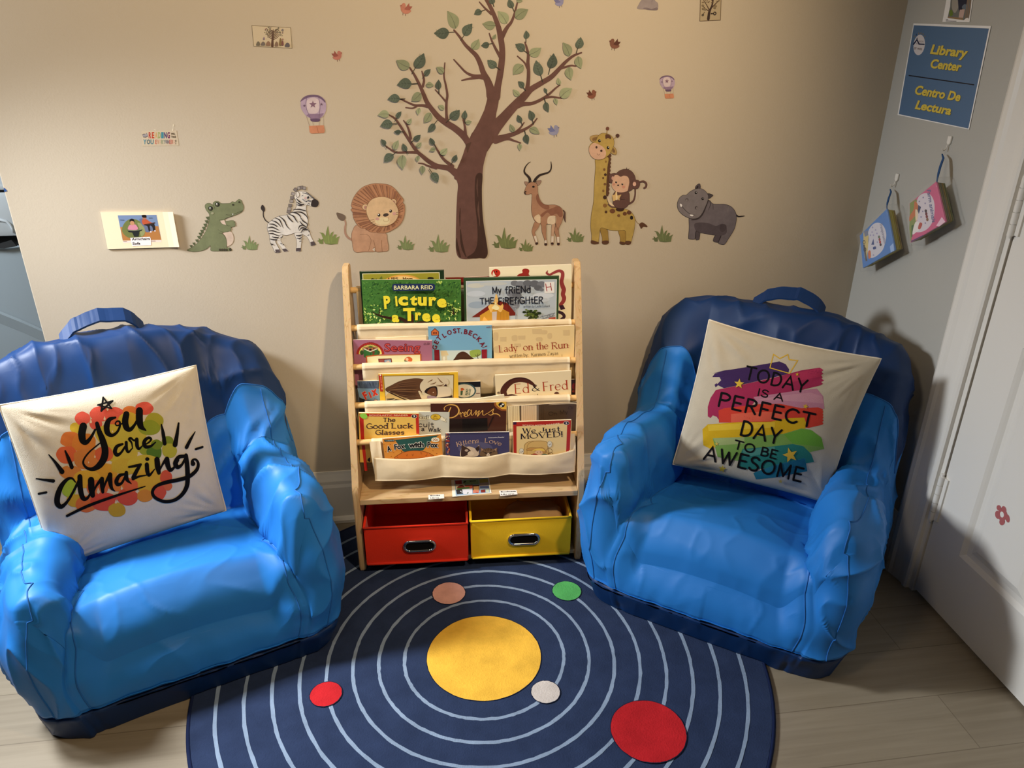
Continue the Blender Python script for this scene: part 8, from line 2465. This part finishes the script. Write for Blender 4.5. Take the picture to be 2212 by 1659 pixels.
# ------------------------------------------------------------------ moulded plastic unit seen past the wall's free end
M_pale = plain('pale_moulded_plastic', (206, 216, 222), rough=0.35, spec=0.45, var=0.02)
M_grey = plain('grey_moulded_plastic', (160, 174, 182), rough=0.5, spec=0.35, var=0.02)
M_black = plain('black_plastic', (16, 17, 19), rough=0.5, spec=0.4)
def unit():
    YU = 2.46
    z = lambda y: on_plane(20, y, (0, YU, 0), Vector((0, 1, 0))).z
    x0, x1 = -2.15, -1.02
    t = thing('plastic_cabinet', 'pale grey moulded plastic cabinet with a black gap, past the left end of the wall', 'cabinet', ((x0+x1)/2, YU + .2, 0))
    L = lambda x, y, zz: (x - t.location.x, y - t.location.y, zz)
    def bx_(name, a, b, m, bev):
        bm = bmesh.new(); add_box(bm, L(*a), L(*b), bevel=bev)
        return from_bm(name, bm, m, t, smooth=40)
    bx_('body', (x0, YU, 0.0), (x1, YU + .45, z(534)), M_grey, .012)
    bx_('gap', (x0 + .01, YU + .02, z(534)), (x1 - .01, YU + .44, z(512)), M_black, 0)
    lid = bx_('lid', (x0, YU - .005, z(512)), (x1, YU + .45, z(413)), M_pale, .02)
    bx_('seal', (x0 + .005, YU, z(413)), (x1 - .005, YU + .44, z(410)), M_black, 0)
    bx_('top_cover', (x0, YU - .003, z(410)), (x1, YU + .45, z(398)), M_pale, .004)
    # raised bead that outlines the lid panel, and the swelling edge across the body
    at = lambda px, py, off=0: Vector(L(*on_plane(px, py, (0, YU - .005 - off, 0), Vector((0, 1, 0)))))
    bm = bmesh.new()
    add_tube(bm, [at(*p) for p in ((-120, 476), (-40, 474), (0, 475), (14, 478), (22, 484), (27, 492), (31, 503))], .0045, 8)
    from_bm('bead', bm, M_pale, t, smooth='all')
    bm = bmesh.new()
    pr = [(-200, 628), (0, 672), (45, 690), (95, 712), (140, 728)]
    top = [at(px, py, -.003) for px, py in pr]
    low = [at(px, py + 26, -.004) for px, py in pr]
    mid = [at(px, py + 6, .006) for px, py in pr]
    n = len(pr)
    tv, mv, lv = [[bm.verts.new(p) for p in r] for r in (top, mid, low)]
    for i in range(n-1):
        bm.faces.new((tv[i], tv[i+1], mv[i+1], mv[i])); bm.faces.new((mv[i], mv[i+1], lv[i+1], lv[i]))
    from_bm('ridge', bm, M_grey, t)
    # a black strap end hanging out of the gap
    bm = bmesh.new()
    add_prism(bm, [at(px, py, .004) for px, py in ((-60, 520), (0, 526), (26, 518), (38, 531), (10, 536), (-60, 533))], (0, -.004, 0))
    from_bm('strap', bm, plain('dark_webbing', (44, 46, 48), rough=.7), t)
unit()
